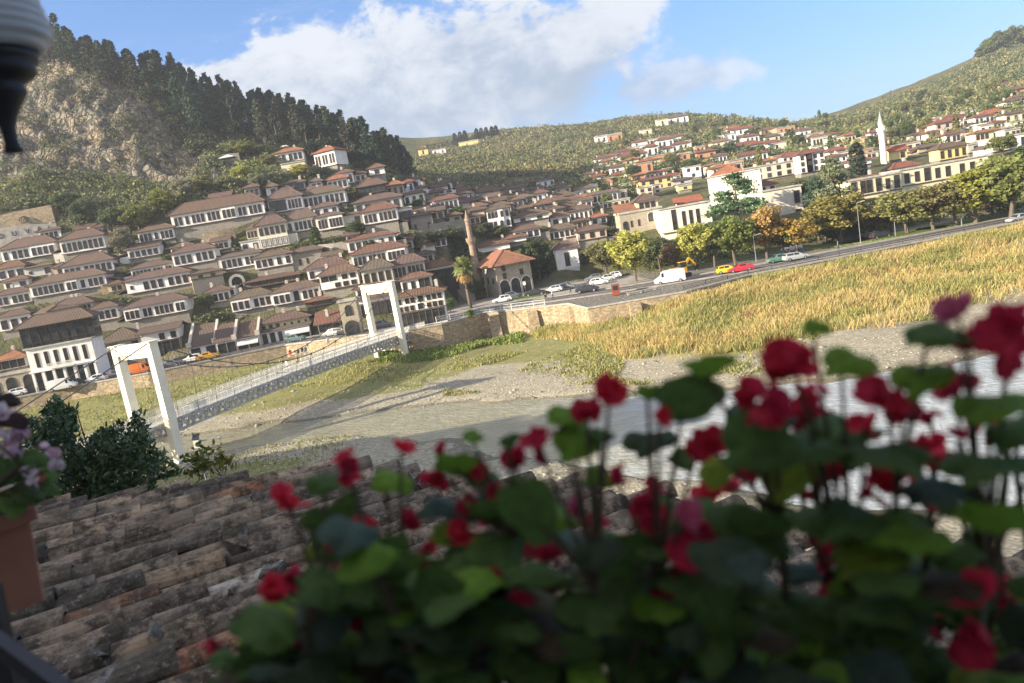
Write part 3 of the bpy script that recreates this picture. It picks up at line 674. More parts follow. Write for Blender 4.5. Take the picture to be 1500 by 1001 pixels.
    if not far and W > 6 and st != 'plaster' and hs+hw < 9 and RNG.random() < .4:      # a lean-to against one side
        sx = RNG.choice([-1, 1]); aw = RNG.uniform(1.6, 2.8); ah = (hs+hw)*RNG.uniform(.4, .62); x0 = sx*W/2; x1 = x0+sx*aw; xa, xb = min(x0, x1), max(x0, x1)
        ab = MB(); ab.box(xa+(.01 if sx > 0 else 0), xb-(.01 if sx < 0 else 0), .6, D-.6, -found, ah); an = ab.build('annex', M['plaster'] if RNG.random() < .5 else M['stone'], root); an.color = (*[q*RNG.uniform(.75, .95) for q in col_], 1)
        ar = MB(); z0, z1 = (ah+.9, ah+.05) if sx > 0 else (ah+.05, ah+.9); e = .35
        xl, xr = (xa+.02, xb+e) if sx > 0 else (xa-e, xb-.02)
        ar.raw([(xl, .3, z0), (xr, .3, z1), (xr, D-.3, z1), (xl, D-.3, z0), (xl, .3, z0+.15), (xr, .3, z1+.15), (xr, D-.3, z1+.15), (xl, D-.3, z0+.15)], [(0,3,2,1),(4,5,6,7),(0,1,5,4),(1,2,6,5),(2,3,7,6),(3,0,4,7)])
        link('annex_roof', ar.mesh('annex_roof', M['roof_tiles']), root).color = (*[q*RNG.uniform(.85, 1.2) for q in RC[rc]], 1)
    # openings
    cache = {}
    def row(ps, z0, z1, yb, frame):
        cells = [(.45 if ch == '.' else 1.0) for ch in ps]; tw = sum(cells)
        cw = W*.95/max(tw, 1); x = -W*.95/2; gi = 0; gx = []; runs = []; start = x
        for ch, cl_ in zip(ps, cells):
            if ch == '.': runs.append((start, x)); start = x+cw*cl_; gi += 1
            elif ch != '-': gx.append((x+cw/2, ch, gi))
            x += cw*cl_
        runs.append((start, x)); H = z1-z0
        if gal and yb <= .01 and len(ps) > 3:
            pass
        for g in bays:
            if g < len(runs) and yb < .05 and hw > 0 and z1 > hs+hw*.45:
                xa, xb = runs[g]
                if xb-xa > 1: bb = MB(); bb.box(xa-.1, xb+.1, -.55, .02, hs+.01, hs+hw-.05); bo = bb.build('bay', M['plaster'], root); bo.color = (*col_, 1)
        for xc, ch, g in gx:
            yy = yb-(.55 if (g in bays and yb < .05 and hw > 0 and z1 > hs+hw*.45) else 0)
            big_ = ch in 'Ao'
            w = min(cw*(.84 if big_ else .62), 1.25 if not big_ else 3.6); h = H*(.9 if ch in 'Aod' else .66); zb = z0+(0.02 if ch in 'Ad' else (H*.06 if ch == 'o' else H*.15))
            if ch == 'v': w *= .5; h *= .45; zb = z0+H*.35
            if ch == 'A': h = min(h, H*.93)
            key = (ch, round(w, 2), round(h, 2))
            if key not in cache:
                gm, fm = win_mesh('1' if ch == 'v' else ch, w, h, frame)
                wo = link('door' if ch == 'd' else ('archway' if ch == 'A' else ('opening' if ch == 'o' else 'window')), gm, root)
                if not far or ch in 'aA': link(('door' if ch == 'd' else 'window')+'_frame' if ch in '1asdv' else 'surround', fm, wo)
                cache[key] = wo
            else: wo = copy_tree(cache[key], root)
            wo.location = (xc, yy, zb)
    parts = pat.split('|'); up = parts[0].split('/') if parts[0] else []; lo = parts[1].split('/') if len(parts) > 1 and parts[1] else []
    for i, ps in enumerate(up): row(ps, hs+hw*(1-(i+1)/len(up))+.02, hs+hw*(1-i/len(up))-.15, -.002, fr)
    for i, ps in enumerate(lo): row(ps, hs*(1-(i+1)/len(lo))+.02, hs*(1-i/len(lo))-.2, i_-.002, fr)
    HOUSES.append((base, W, D, Y, label)); 
    return root, dict(W=W, D=D, hw=hw, hs=hs, Y=Y, k=k, rh=rh, ro=(ro if (rp > 0 or roof == 'flat') else None))
TABLE = '''
0 368 81 355|16 12 13|1.111.1111|bays=(2,)|long white house below the concrete letter wall, three and four window groups, pinkish stone base
86 354 151 345|18 14 12|111aa111||wide white house under the letter wall with two arched middle windows and laundry blue patch
-6 397 35 389|15 6 10|111|rc='r'|small white house at left edge with orange tiled roof above the tangled roofs
36 394 75 388|13 2 3|v-1|wc='g',rc='g'|low grey stone cottage with a pale blue wall patch, left slope
90 392 164 381|15 7 14|111.11111||white house with deep dark porch and broad pyramid roof, above the longest window row
42 420 153 402|16 13 11|111111.11.1.111|bays=(1,)|very long white house with one row of twelve windows over tan stone, left slope
-8 436 43 426|15 9 8|11.111|rc='b'|white house at the left edge beside the very long twelve window house
4 414 40 409|10 4 6|1.1|rc='r'|tiny pinkish upper storey with two windows at the left edge
-4 470 42 457|19 14 9|111||white corner house with three windows left of the dark gallery restaurant
44 460 72 459|18 14 8|1..1|wc='b',rot=-38|pale blue shaded side wing beside the three window corner house
76 453 134 443|8 16 12|111111111|wc='l',st='dark_wood'|brown timber house with a strip of nine tiny windows and a dark balcony
132 456 170 448|17 18 9|1111||white four window house behind the white arcade restaurant
180 455 272 437|17 18 12|111.11.1111.11|bays=(0,3)|long white house with eleven windows and a framed balcony below, centre left
183 414 277 398|17 10 10|k-111.111|bays=(2,)|tan stone house with two white bays of three windows each, left middle slope
277 399 327 401|6 22 5|-1-1-|wc='t',st='fine_stone',roof='hip',rot=24|tan stone wing with two small windows right of the white double bays
191 397 252 385|14 4 8|11111.11111||low white house with two sets of five narrow windows, left middle slope
186 368 232 360|12 8 8|11111|roof='gable',fr='wood'|white cottage with brown open gallery and white gable end
201 342 253 333|15 9 8|111.a.111||white house with single arched window between two groups of three
251 374 313 363|17 15 10|111.111||white house with two groups of three windows over grey stone, below the biggest mansion
249 317 385 295|17 22 16|11.1.111.111.111.11.111|bays=(4,)|largest mansion high on the left slope, long row of about fifteen windows
376 334 417 324|32 6 14|11111/sssss|wc='l'|cream two storey house with five windows above five pale shutters
360 338 376 335|13 14 8|111|wc='l'|short cream wing left of the shuttered cream house
419 326 462 316|17 12 18|a.11111||white house with one arch and five windows under a steep brown roof
463 320 501 314|18 13 5|111.1111|bays=(1,)|white house with seven joined windows and protruding bay, middle slope
458 305 494 302|12 5 6|1.1.1||grey white upper storey with three small windows behind the seven window bay
352 356 379 352|13 6 2|1.1|roof='flat'|plain white box house with two windows beneath the shuttered cream house
321 381 381 369|16 8 8|1111.111||white house with a row of seven windows above the stone archway
371 380 426 371|15 14 8|111.1.1||white house with five windows on a bare stone wall, right of the archway
425 373 470 364|0 26 7|.|-v.v-.-|blank grey stone house with tiny openings left of the dark tree
301 431 335 424|15 10 9|1111|rc='d'|small white house with four windows above the bushy tree
318 425 344 423|10 12 3|-1|roof='flat'|narrow white annexe with one window right of the four window house
337 441 397 430|17 10 12|111.111|bays=(0,)|white house with projecting balcony block above the brown shops
397 431 468 419|17 12 12|111.o.111|bays=(0,)|white house with three window bay and a dark timber middle, above the brown shops
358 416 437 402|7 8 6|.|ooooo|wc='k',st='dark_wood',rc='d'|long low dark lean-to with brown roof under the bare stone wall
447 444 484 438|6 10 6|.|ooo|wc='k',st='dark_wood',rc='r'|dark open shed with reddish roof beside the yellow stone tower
449 396 509 386|15 10 14|1..1111|rc='b'|white house with a broad brown roof and one window at its left end, middle slope
467 405 523 397|20 17 13|oo.11/-.111|rc='r'|white house with dark loggias and a red brown roof, left of the far bridge tower
495 443 521 441|0 50 3|.|a/A|st='fine_stone',roof='flat'|narrow yellow stone tower house with one arched window by the street
465 477 498 470|0 12 20|.|ooo|rc='r',roof='shed',st='stone'|brown roofed shop with pale awning left of the yellow stone tower
529 399 573 390|21 14 15|1111|wc='l'|beige house with four large windows above the far bridge tower
574 390 620 382|20 14 14|111.1111|wc='g',fr='frame_brown'|grey blue glazed house with seven tall dark windows joined to the beige one
586 412 630 404|17 10 9|1.1.oo|rc='r'|white house with two windows and a dark terrace above the street restaurant
578 440 648 424|22 24 10|1.11.o.111/111.o.111|ooooooo|rc='r',st='plaster'|two storey white street restaurant with open ground floor right of far bridge tower
507 353 578 344|16 6 6|1111.1.1|rc='r'|long white house with seven windows and thin red roof, middle slope
514 375 594 362|17 6 12|111.1111.1111|rc='r',bays=(2,)|white house with eleven windows directly below the thin red roof
618 396 663 388|3 16 12|.|ooo|rc='r',wc='w',st='dark_wood'|dark fronted house with orange red roof left of the palm
640 412 690 402|0 18 3|.|A.A.A|st='stone',roof='flat'|low stone arcade terrace with arches beneath the palm crown
480 248 523 240|18 4 3|.|roof='flat'|placeholder
402 224 443 222|13 6 5|11.111|wc='w',rc='o'|white terrace restaurant with orange roof left of the hilltop mansion
411 241 446 237|14 5 0|-1|wc='c',roof='flat'|small pale yellow box house below the hilltop mansion
458 221 490 225|20 5 7|11.11.11|rot=-22,rc='o',D=7|hilltop white mansion with six windows and an arcade under the pines
478 264 508 262|13 5 6|1111|rc='o'|white house with four windows in the upper cluster, two tier roofs
492 254 516 254|15 4 5|11.1|rc='r'|white house with shallow roof rising behind the four window one
512 256 535 256|9 4 4|111|rc='r'|tiny low white house with small windows below the stone tower house
540 248 562 245|9 15 6|1|st='stone',rc='r'|grey stone tower house with a pinkish side near the pine edge
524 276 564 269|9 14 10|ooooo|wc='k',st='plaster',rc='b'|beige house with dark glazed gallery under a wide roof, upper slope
566 273 590 271|13 7 7|1.1.1|wc='t',rc='o'|brownish house with three windows and orange roof, upper slope
589 269 604 266|13 5 4|1.1|wc='b',rc='m'|small lilac white house near the end of the upper slope
601 264 615 263|15 5 4|1|wc='w',rc='g'|narrow white tower like house at the saddle
591 287 620 282|14 5 4|1.1.1|rc='b'|white house with three windows above the fort wall
517 299 587 288|15 4 8|111.11|wc='g'|long grey white house with five windows, roof nearly flat, upper middle slope
530 313 580 304|17 22 11|111.1111|rc='r'|white house with seven windows standing on a tall fort like stone wall
580 306 602 305|4 26 2|.|oo|roof='flat'|stone terrace with white balustrade beside the fort like wall
600 317 632 315|0 30 4|.|v-v|rc='b'|bare stone house with slit windows right of the white balustrade
503 318 529 311|16 8 3|-1|wc='g',rc='b'|grey plaster house with one window left of the fort like wall
630 297 670 289|15 8 7|111111|rc='r'|white house with a row of six windows above the minaret tip
625 278 655 272|12 5 4|11|rc='b'|white cottage with two windows at the saddle
606 276 626 277|8 5 4|1|rc='r'|small reddish roofed hut at the saddle left of the two window cottage
412 271 446 267|10 4 4|oo|wc='g',rc='b'|low terrace building with two dark openings above the longest mid slope house
391 294 441 287|18 8 13|ooooo.1111|rc='b'|white mansion with open left gallery and four windows beside it
441 287 504 280|17 8 10|1111.1111|rc='b'|white mansion with eight windows in two equal groups under a shallow roof
705 311 712 308|27 4 2|a|roof='flat',rc='b'|placeholder
712 310 745 304|27 6 5|aaa.a.a/11.a.a|rc='b',bays=(1,)|white mansion with arched windows and curved gables behind the stone minaret
701 292 737 287|8 6 5|1.11|wc='g',rc='b'|grey house behind the curved gable mansion
738 294 781 288|8 6 5|11.11|wc='g',rc='g'|low grey long house right of the curved gable mansion
768 306 812 300|6 6 8|.|rc='r'|brown roofed house amid the packed roofs right of the curved gable mansion
752 321 803 312|6 8 9|11|wc='w',rc='b'|house with wide brown roof and two windows in the packed old quarter
834 311 867 305|17 5 8|1.1.1.1.1|rc='b'|white house with five windows at the right end of the packed old quarter
806 320 833 315|14 5 7|11|rc='b'|white house with two windows left of the five window one
802 341 842 332|12 5 9|11111|rc='b'|white house with glazed gallery of five windows below the packed quarter
752 341 790 333|12 5 8|1111|rc='b',wc='w'|white house with four arched windows above the khan roof
740 352 770 345|6 8 8|.|rc='r'|brown roof house between the khan and the four window one
846 343 887 332|12 14 8|1.1.1|wc='p',rc='b'|pinkish white house with grey lower storey near the road bend
812 367 845 361|30 3 12|-1-|rc='b',st='plaster'|white corner house with shaded dark awning by the plaza
699 363 746 356|8 6 9|.|rc='r'|orange tiled roof house just behind the khan
806 292 840 285|6 5 8|-1.1|wc='t',rc='b'|tan house with red brown roof above the old quarter, valley side
838 296 866 290|7 5 8|1|wc='c',rc='o'|house with bright orange roof and chimney in the old quarter
860 288 904 280|12 5 4|111.111|wc='w',rc='g',roof='gable'|long white house with grey roof and verandas behind the orange roof
882 298 922 291|8 4 2|11.1.11|wc='c',roof='flat'|flat roofed cream house behind the orange roof
866 320 888 316|10 6 6|1.1|wc='w',rc='o'|small house with orange roof right of the five window house
872 201 889 200|9 3 2|11|wc='w',roof='flat'|cream white half of the paired house high on the green hill
889 199 912 196|9 3 2|1.1|wc='o',roof='flat'|orange half of the paired house high on the green hill
962 178 978 173|9 3 1|1|wc='c',roof='flat'|cream cube house at the hilltop skyline
977 173 1008 170|9 3 3|111|wc='w',rc='g'|dark roofed white terrace restaurant at the hilltop skyline
938 191 957 189|9 3 1|1|wc='c',roof='flat'|pale cream cube below the hilltop terrace restaurant
1071 191 1102 187|8 3 4|11.1|wc='w',rc='m'|white house with maroon roof near the skyline
1117 191 1138 188|6 3 3|11|wc='y',rc='m'|yellow house near the skyline, right of the maroon roofed one
962 205 986 204|13 3 4|11.1|wc='w',rc='m'|white house with balconies below the cream cubes
948 216 963 214|14 3 4|1.1|wc='w',rc='m'|narrow tall white house left of the balconied one
907 231 948 223|8 3 6|11.111|wc='w',rc='m'|long white house with dark red roof on the mid hillside
893 229 909 226|7 3 3|1.1|wc='w',rc='g'|little white house with black windows left of the dark red roof
931 242 955 236|14 4 0|1.1|wc='o',roof='flat'|unfinished orange brick building, mid hillside
926 259 944 255|9 4 3|1|wc='o',rc='o'|small orange brick house under the unfinished one
995 227 1010 224|17 3 2|1/1|wc='o',roof='flat'|orange over cream tower block house, mid hillside
1010 226 1020 223|10 3 1|1|wc='w',roof='flat'|white sliver house between the two orange brick ones
1020 224 1048 221|13 3 3|1.1|wc='o',rc='m'|wide orange red brick house with maroon roof
1079 231 1124 222|11 4 5|111.111|wc='w',rc='m'|long white house with arcade and maroon roof on the right hillside
1077 215 1120 211|11 3 7|1.11.1|wc='w',rc='m'|large white villa with a red roof behind the long arcade house
1090 250 1161 235|18 5 2|1.1.1.1.1/1.1.1.1.1|wc='l',roof='flat'|long beige two storey block with ten windows behind the theatre
1049 243 1087 238|10 4 2|1.1.1|wc='t',roof='flat'|tan block house above the theatre roof
945 256 983 249|8 3 3|111111|wc='w',rc='m'|white arcaded house with maroon roof above the yellow one
937 268 984 256|15 4 3|1.o.1.1/1.1.1.1|wc='y',rc='m'|yellow apartment house with pale balcony and maroon roof
936 277 955 273|13 4 1|1.1/1.1|wc='c',roof='flat'|cream house with small windows below the yellow apartment house
956 272 968 269|12 4 1|1/1|wc='p',roof='flat'|pink house wall beside the cream house
1003 246 1026 242|16 4 0|1.1/1|wc='w',roof='flat'|stack of white terraces amid the mid town
985 266 1013 261|6 4 3|1|wc='g',rc='g'|grey roofed low house above the theatre wing
994 274 1013 270|6 5 2|1|wc='y',roof='flat'|tan yellow low house above the theatre wing
865 262 886 256|8 3 4|1.1|wc='w',rc='m'|white house with reddish roof on the left of the hillside town
905 281 918 277|12 4 1|1|wc='p',roof='flat'|small pinkish house amid the town trees
871 246 884 243|7 3 2|1|wc='l',roof='flat'|small ruined beige house at the left end of the hillside town
786 268 811 261|9 4 2|1.1.1|wc='w',rc='g'|lone white house in the woods below the green hill
1113 274 1136 270|7 5 8|1.1|wc='w',rc='m'|house with bright red roof beside the tall theatre block
1146 231 1170 226|24 5 6|1.1.1/1.1.1|wc='w',rc='m'|left half of the white hotel with maroon roof
1170 227 1207 222|26 6 6|1.1.1.1/1.1.1.1/1.1.1.1|wc='w',rc='m',bays=(1,)|white three storey hotel with maroon roof and rows of balconies
1214 223 1238 219|10 4 6|1.11|wc='c',rc='m'|pale yellow house with dark red roof right of the hotel
1172 204 1187 201|9 3 1|1|wc='t',roof='flat'|tan unfinished house on the wooded hillside
1120 202 1142 198|8 3 4|1.1|wc='c',rc='b'|cream house in the trees above the hotel
1296 186 1312 182|10 3 2|1.1|wc='y',roof='flat'|bright yellow house behind the white minaret top
1303 224 1328 218|12 4 8|-1|wc='y',rc='x',roof='gable'|yellow walled house with vivid orange roof right of the white minaret
1336 199 1353 196|9 3 3|1.1|wc='w',rc='b'|small white house up the slope from the vivid orange roof
1327 212 1345 207|9 3 3|1.1|wc='w',rc='g'|grey roofed white house just above the vivid orange roof
1345 219 1375 212|6 3 5|1|wc='t',rc='b'|long brown roofed hut left of the yellow villa
1259 224 1285 217|5 5 4|1|wc='w',rc='g'|white low house left of the white minaret
1246 238 1276 233|6 5 5|1|wc='w',rc='m'|low house with reddish roof behind the dark conifer
1308 248 1344 242|4 5 9|.|wc='w',rc='m'|maroon roofed hall at the foot of the white minaret
1370 173 1394 168|6 3 1|1.1|wc='o',roof='flat'|small orange rooftop block above the maroon balconied house
1370 182 1405 176|17 4 5|1.1.1/1.1.1|wc='p',rc='m'|maroon and white balconied house on the right hillside
1380 200 1413 192|8 3 4|11.1|wc='c',rc='r'|cream house under the maroon balconied house
1413 185 1431 181|9 3 3|1|wc='w',rc='m',roof='gablef'|small white gabled house right of the balconied one
1375 220 1416 211|16 4 8|1.1.1.1|wc='y',rc='b'|yellow villa with four windows and a brown hip roof
1418 216 1441 206|11 4 2|1|wc='g',roof='flat'|grey building right of the yellow villa
1440 169 1471 162|7 3 6|1.1|wc='o',rc='x'|house with orange roof half hidden in the trees at right
1453 205 1504 195|18 5 2|1.1.1.1|wc='w',roof='flat'|white flat roofed block with tall windows at the right edge
1456 192 1504 182|7 3 2|1.1.1|wc='g',roof='flat'|grey rooftop terrace storey at the right edge above the white block
1472 169 1504 163|13 3 3|1.1.1|wc='c',rc='b'|cream house with three windows at the right edge
1472 151 1504 143|11 3 3|1.1|wc='c',rc='b'|pale yellow house second from top at the right edge
1480 133 1504 128|8 3 4|1|wc='o',rc='r'|orange brick house at the top of the right edge
1454 127 1481 121|7 3 2|1.1.1|wc='c',rc='m'|long cream house alone in the right woods
612 220 626 217|9 3 2|1|wc='y',rc='b'|pale yellow house at the left end of the green hill skyline
633 222 652 217|6 2 1|1.1|wc='w',roof='flat'|white house by the left end of the green hill skyline
672 212 700 203|5 2 1|.|wc='y',roof='flat'|long low pale yellow wall house on the green hill skyline
'''
CAT = {'tower': 'tower'}
def parse_table():
    for ln in TABLE.strip().split('\n'):
        p = ln.split('|')
        if p[-1] == 'placeholder': continue
        q = tuple(float(x) for x in p[0].split()); wp, sp, rp = (float(x) for x in p[1].split())
        label = p[-1]; mid = p[2:-1]
        # last middle field is the option list when it holds '=' ; a field before it is the lower storey pattern
        opts = {}
        if mid and ('=' in mid[-1]): opts = eval('dict('+mid[-1]+')'); mid = mid[:-1]
        elif mid and mid[-1] == '': mid = mid[:-1]
        pat = '|'.join(m for m in mid if m != '.') if not (len(mid) > 1 and mid[0] == '.') else '|'+mid[1]
        if pat == '.': pat = ''
        pat = pat.replace('k', 'v')
        grp = 'old white houses on the left slope' if q[0] < 700 else ('town houses on the right hillside' if q[0] > 860 else 'houses of the old quarter behind the plaza')
        house(label, q, wp, sp, rp, pat, group=grp, **opts)
parse_table()
# ---------------------------------------------------------------- landmark buildings
# white arcade restaurant on the left
root, d = house('large white restaurant with six tall windows above a row of white pillars', (37, 513, 133, 497), 64, 0, 2, '-1-1-1-1-1-1-/o.o.o.o.o.o', roof='flat', rot=9, st='plaster', found=2, D=6, ov=.35, name='restaurant_building', cat='restaurant')
W, D, H = d['W'], d['D'], d['hw']
b = MB()
for k in range(7): x = -W*.475+W*.95*k/6; b.box(x-.22, x+.22, -.45, -.06, 0, H*.44)
b.build('pillars', M['plaster'], root).color = (.8, .79, .76, 1)
b = MB(); b.box(-W/2-.2, W/2+.2, -.5, .0, H*.46, H*.5); b.box(-W*.2, W*.2, -1.2, -.5, H*.5-.05, H*.5+.1); b.build('cornice', M['plaster'], root).color = (.8, .79, .76, 1)
b = MB()
for k in range(21): b.box(-W*.2+k*W*.4/20-.04, -W*.2+k*W*.4/20+.04, -1.18, -1.1, H*.5+.1, H*.5+.9)
b.bar((-W*.2, -1.14, H*.5+.95), (W*.2, -1.14, H*.5+.95), .1, .1); b.build('balcony_railing', M['white_metal'], root)
# dark timber gallery on its roof
b = MB(); b.box(-W/2-.8, W/2+.4, 1.6, D-.5, H+.1, H+4.0); b.build('glazed_gallery', M['glass'], root)
b = MB()
for k in range(9): x = -W/2-.8+(W+1.2)*k/8; b.box(x-.09, x+.09, 1.45, 1.6, H+.3, H+4.0)
b.box(-W/2-.8, W/2+.4, 1.4, 1.58, H+.9, H+1.05); b.box(-W/2-.8, W/2+.4, 1.4, 1.58, H+3.0, H+3.1); b.build('gallery_posts', M['dark_wood'], root)
r = roof_mesh('hip', W+1.4, D-1.5, 1.9, .8); o = r.build('gallery_roof', M['roof_tiles'], root); o.color = (*RC['b'], 1); o.location = (-.2, 1.2, H+4.0)
# stone arcade left of it
root, d = house('cream stone arcade building with round arches at the left street end', (-22, 556, 49, 543), 0, 33, 4, '|A.A.A', rot=10, st='fine_stone', roof='flat', name='arcade_building', cat='arcade', rc='r', found=2, D=8)
root, d = house('orange roofed terrace restaurant left of the big white one', (-12, 532, 36, 522), 14, 22, 14, 'oooo', rot=10, Y=d['Y']+6, rc='o', wc='l', st='fine_stone', roof='hip', D=6, found=1, name='house', cat='restaurant', group='old white houses on the left slope')
# brown roofed shop house behind the near bridge tower
house('brown roofed house with two chimney hoods behind the near bridge tower', (143, 507, 205, 494), 12, 18, 22, '-1-1|ooooo', rot=12, rc='b', D=8, found=2, wc='g', group='shops along the street')
house('shop house with a white gable end right of the near bridge tower', (205, 492, 259, 480), 14, 24, 10, '--1.1|oooo', rot=12, rc='b', D=8, found=2, roof='gable', group='shops along the street')
# street shops with big brown roofs
def shops(label, q, h, rp, pat, walls, rot=12, aw=()):
    root, d = house(label, q, 0, h, rp, '|'+pat, rot=rot, rc='b', D=8.5, found=1.5, roof='shed', chim=0, ov=.5, group='shops along the street', name='shop', cat='shop', st='plaster')
    for t in walls:
        b = MB(); x = -d['W']/2+t*d['W']; D = d['D']; z = d['hs']; rh = d['rh']; x0 = x-.25; x1 = x+.25
        b.raw([(x0,-.7,z),(x1,-.7,z),(x1,D+.5,z),(x0,D+.5,z),(x0,-.7,z+.55),(x1,-.7,z+.55),(x1,D+.5,z+rh+.7),(x0,D+.5,z+rh+.7)], [(0,3,2,1),(4,5,6,7),(0,1,5,4),(1,2,6,5),(2,3,7,6),(3,0,4,7)])
        b.box(x-.45, x+.45, -.9, -.2, z+.1, z+1.1); b.build('fire_wall', M['chimney'], root)
    for a, c in aw:
        b = MB(); x0 = -d['W']/2+a*d['W']; x1 = -d['W']/2+c*d['W']; z = d['hs']*.86
        b.raw([(x0,-1.7,z-.8),(x1,-1.7,z-.8),(x1,-.05,z),(x0,-.05,z),(x0,-1.7,z-1.0),(x1,-1.7,z-1.0)], [(0,1,2,3),(5,4,0,1)][:1]+[(4,5,1,0)]); b.build('awning', M['awning'], root)
    return root
shops('left street shop with big brown tiled roof between white fire walls', (277, 510, 316, 503), 17, 36, 'o.o', (0.02, .98))
shops('middle street shop with low brown roof and glass front', (316, 503, 345, 498), 18, 30, 'oo', (.97,))
shops('right street shop with pale awning under the brown roof', (345, 497, 379, 491), 18, 26, 'oo', (.97,), aw=((.05, .95),))
root, d = house('two tier brown roofed shop row with a strip of small square windows', (380, 477, 452, 463), 10, 0, 12, '1.1.1.v.v.v.v', rot=10, rc='b', D=6, group='shops along the street', name='shop', cat='shop', Y=158, found=4, wc='c')
shops('shop row with glass doors and a long white awning below the square windows', (381, 490, 452, 474), 18, 12, 'o.o.d.o.ooo', (), rot=10, aw=((.5, 1.0),))
b = MB()
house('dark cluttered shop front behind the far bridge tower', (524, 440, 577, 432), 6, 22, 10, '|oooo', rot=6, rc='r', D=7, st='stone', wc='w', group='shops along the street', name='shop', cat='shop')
house('low street house with brown roof beside the far bridge tower', (520, 425, 560, 418), 12, 8, 9, '11.o', rot=6, rc='r', group='shops along the street')
# stone khan with three big arches: a visible left side, so turn it to the left
def khan():
    p = at_z(733, 430, STZ); Y = 168; p = at(731, 428, Y); k = Y/1083
    W = 56*k; H = 45*k; D = 13.5; th = R(20)
    root = empty('khan', (p.x+W/2*math.cos(th), p.y+W/2*math.sin(th), STZ), th, 'square stone khan with orange pyramid roof and three large arches', 'inn')
    b = MB(); b.box(-W/2, W/2, 0, D, -.5, H); b.build('wall', M['fine_stone'], root)
    r = roof_mesh('hip', W, D, 3.2, 1.1); o = r.build('roof', M['roof_tiles'], root); o.location = (0, 0, H); o.color = (.50, .20, .11, 1)
    for i, x in enumerate((-W*.31, 0, W*.31)):
        g, f = win_mesh('A', W*.265, H*.52, 'frame_white'); w = link('archway', g, root); w.location = (x, -.002, .05); link('arch_surround', f, w)
    g, f = win_mesh('1', .8, 1.2, 'frame_brown')
    for x, z in ((-W*.27, H*.62), (W*.22, H*.66), (-W*.27, H*.88)):
        w = link('window', g, root); w.location = (x, -.002, z-.4); link('window_frame', f, w)
    for y in (2.5, 6, 9.5):
        w = link('window', g, root); w.location = (-W/2-.002, y, H*.45); w.rotation_euler = (0, 0, R(-90)); link('window_frame', f, w)
    return root
khan()
def minaret(label, u, vb, vt, Y, rb, zbal, mat, tip, name='minaret'):
    k = Y/1083; p = at(u, vb, Y); H = (vb-vt)*k; g = land_z(p.x, p.y)
    root = empty(name, p, 0, label, 'minaret'); f = min(0, g-p.z)-1
    b = MB(); b.lathe([(rb*1.35, f), (rb*1.35, .6), (rb, 2.2), (rb*.93, H*zbal-.9), (rb*1.35, H*zbal-.1)], 14); b.build('shaft', M[mat], root)
    b = MB(); b.lathe([(rb*1.5, H*zbal-.1), (rb*1.5, H*zbal+.8), (rb*1.38, H*zbal+.8), (rb*1.38, H*zbal+.05)], 14); b.build('balcony', M[mat], root)
    b = MB(); b.lathe([(rb*.8, H*zbal-.1), (rb*.76, H*.80), (rb*.9, H*.81)], 14); b.build('upper_shaft', M[mat], root)
    b = MB(); b.lathe([(rb*.95, H*.81), (rb*.5, H*.89), (.08, H*.985), (.06, H)], 14); b.build('spire', M[tip], root)
    return root
plain('minaret_white', (.78, .75, .66), .8); plain('lead', (.33, .33, .31), .6, .4); mk_stone('minaret_stone', (.25, .185, .135), (.38, .29, .215), (.22, .175, .13), 2.0)
minaret('weathered brown stone minaret with broken looking tip behind the khan', 697, 392, 308, 178, .8, .46, 'minaret_stone', 'minaret_stone')
minaret('tall slender white minaret with grey pointed cap', 1297, 256, 166, 232, .95, .70, 'minaret_white', 'lead')
# theatre complex
plain('theatre', (.66, .62, .52), .85, .2, scale=.4, var=.08)
WC['h'] = (.76, .72, .62); WC['u'] = (.68, .63, .53)
house('cream stone theatre wing with tall slit windows behind the trees', (966, 309, 1040, 295), 34, 10, 1, '--o-1.1.1-v', wc='h', roof='flat', st='plaster', rot=-4, D=12, name='theatre_wing', cat='building')
root, d = house('tall windowless cream theatre tower with red tiled roof', (1036, 262, 1113, 247), 46, 26, 1, '', wc='h', roof='flat', st='plaster', rot=-20, D=15, Y=205, name='theatre', cat='theatre', ov=.4)
r = roof_mesh('hip', d['W']*.62, 9, 2.6, .3); o = r.build('roof_tiles', M['roof_tiles'], root); o.color = (.62, .2, .09, 1); o.location = (-d['W']*.12, .8, d['hw']+d['hs']+.15)
house('red tiled sloping roof building tucked left of the theatre tower', (992, 301, 1026, 292), 3, 10, 10, '', wc='h', rc='x', st='plaster', rot=-10, roof='shed', D=6, Y=196)
house('plain beige block with two stacked dark windows right of the big cedar', (1117, 283, 1173, 271), 54, 8, 2, '--.-1/--.-1', wc='u', roof='flat', st='plaster', rot=-2, D=9, Y=176, name='office_block', cat='building')
root, d = house('old stone church with arched windows and an orange tiled roof', (907, 316, 968, 304), 0, 30, 3, '|-.v.v-.-.-', st='fine_stone', roof='flat', rc='r', name='church', cat='church', D=7)
W, D, H = d['W'], d['D'], d['hs']
r = roof_mesh('shed', W*.55, 5, 2.4, .3); o = r.build('side_roof', M['roof_tiles'], root); o.color = (*RC['o'], 1); o.location = (-W*.25, 1.2, H+.1)
b = MB(); b.box(-W*.02, W*.5, 2.5, D, H, H+2.4); o = b.build('upper_storey', M['plaster'], root); o.color = (*WC['c'], 1)
r = roof_mesh('hip', W*.54, 5.5, 1.8, .6); o = r.build('upper_roof', M['roof_tiles'], root); o.color = (*RC['b'], 1); o.location = (W*.24, 2.2, H+2.4)
g, f = win_mesh('1', 1.0, 1.3, 'frame_brown')
for x in (.1, .24, .38): w = link('window', g, root); w.location = (W*x, 2.49, H+.6); link('window_frame', f, w)
g, f = win_mesh('A', 1.6, 2.3, 'frame_white')
for x in (.24, .38): w = link('archway', g, root); w.location = (W*x, -.003, H-2.9); link('arch_surround', f, w)
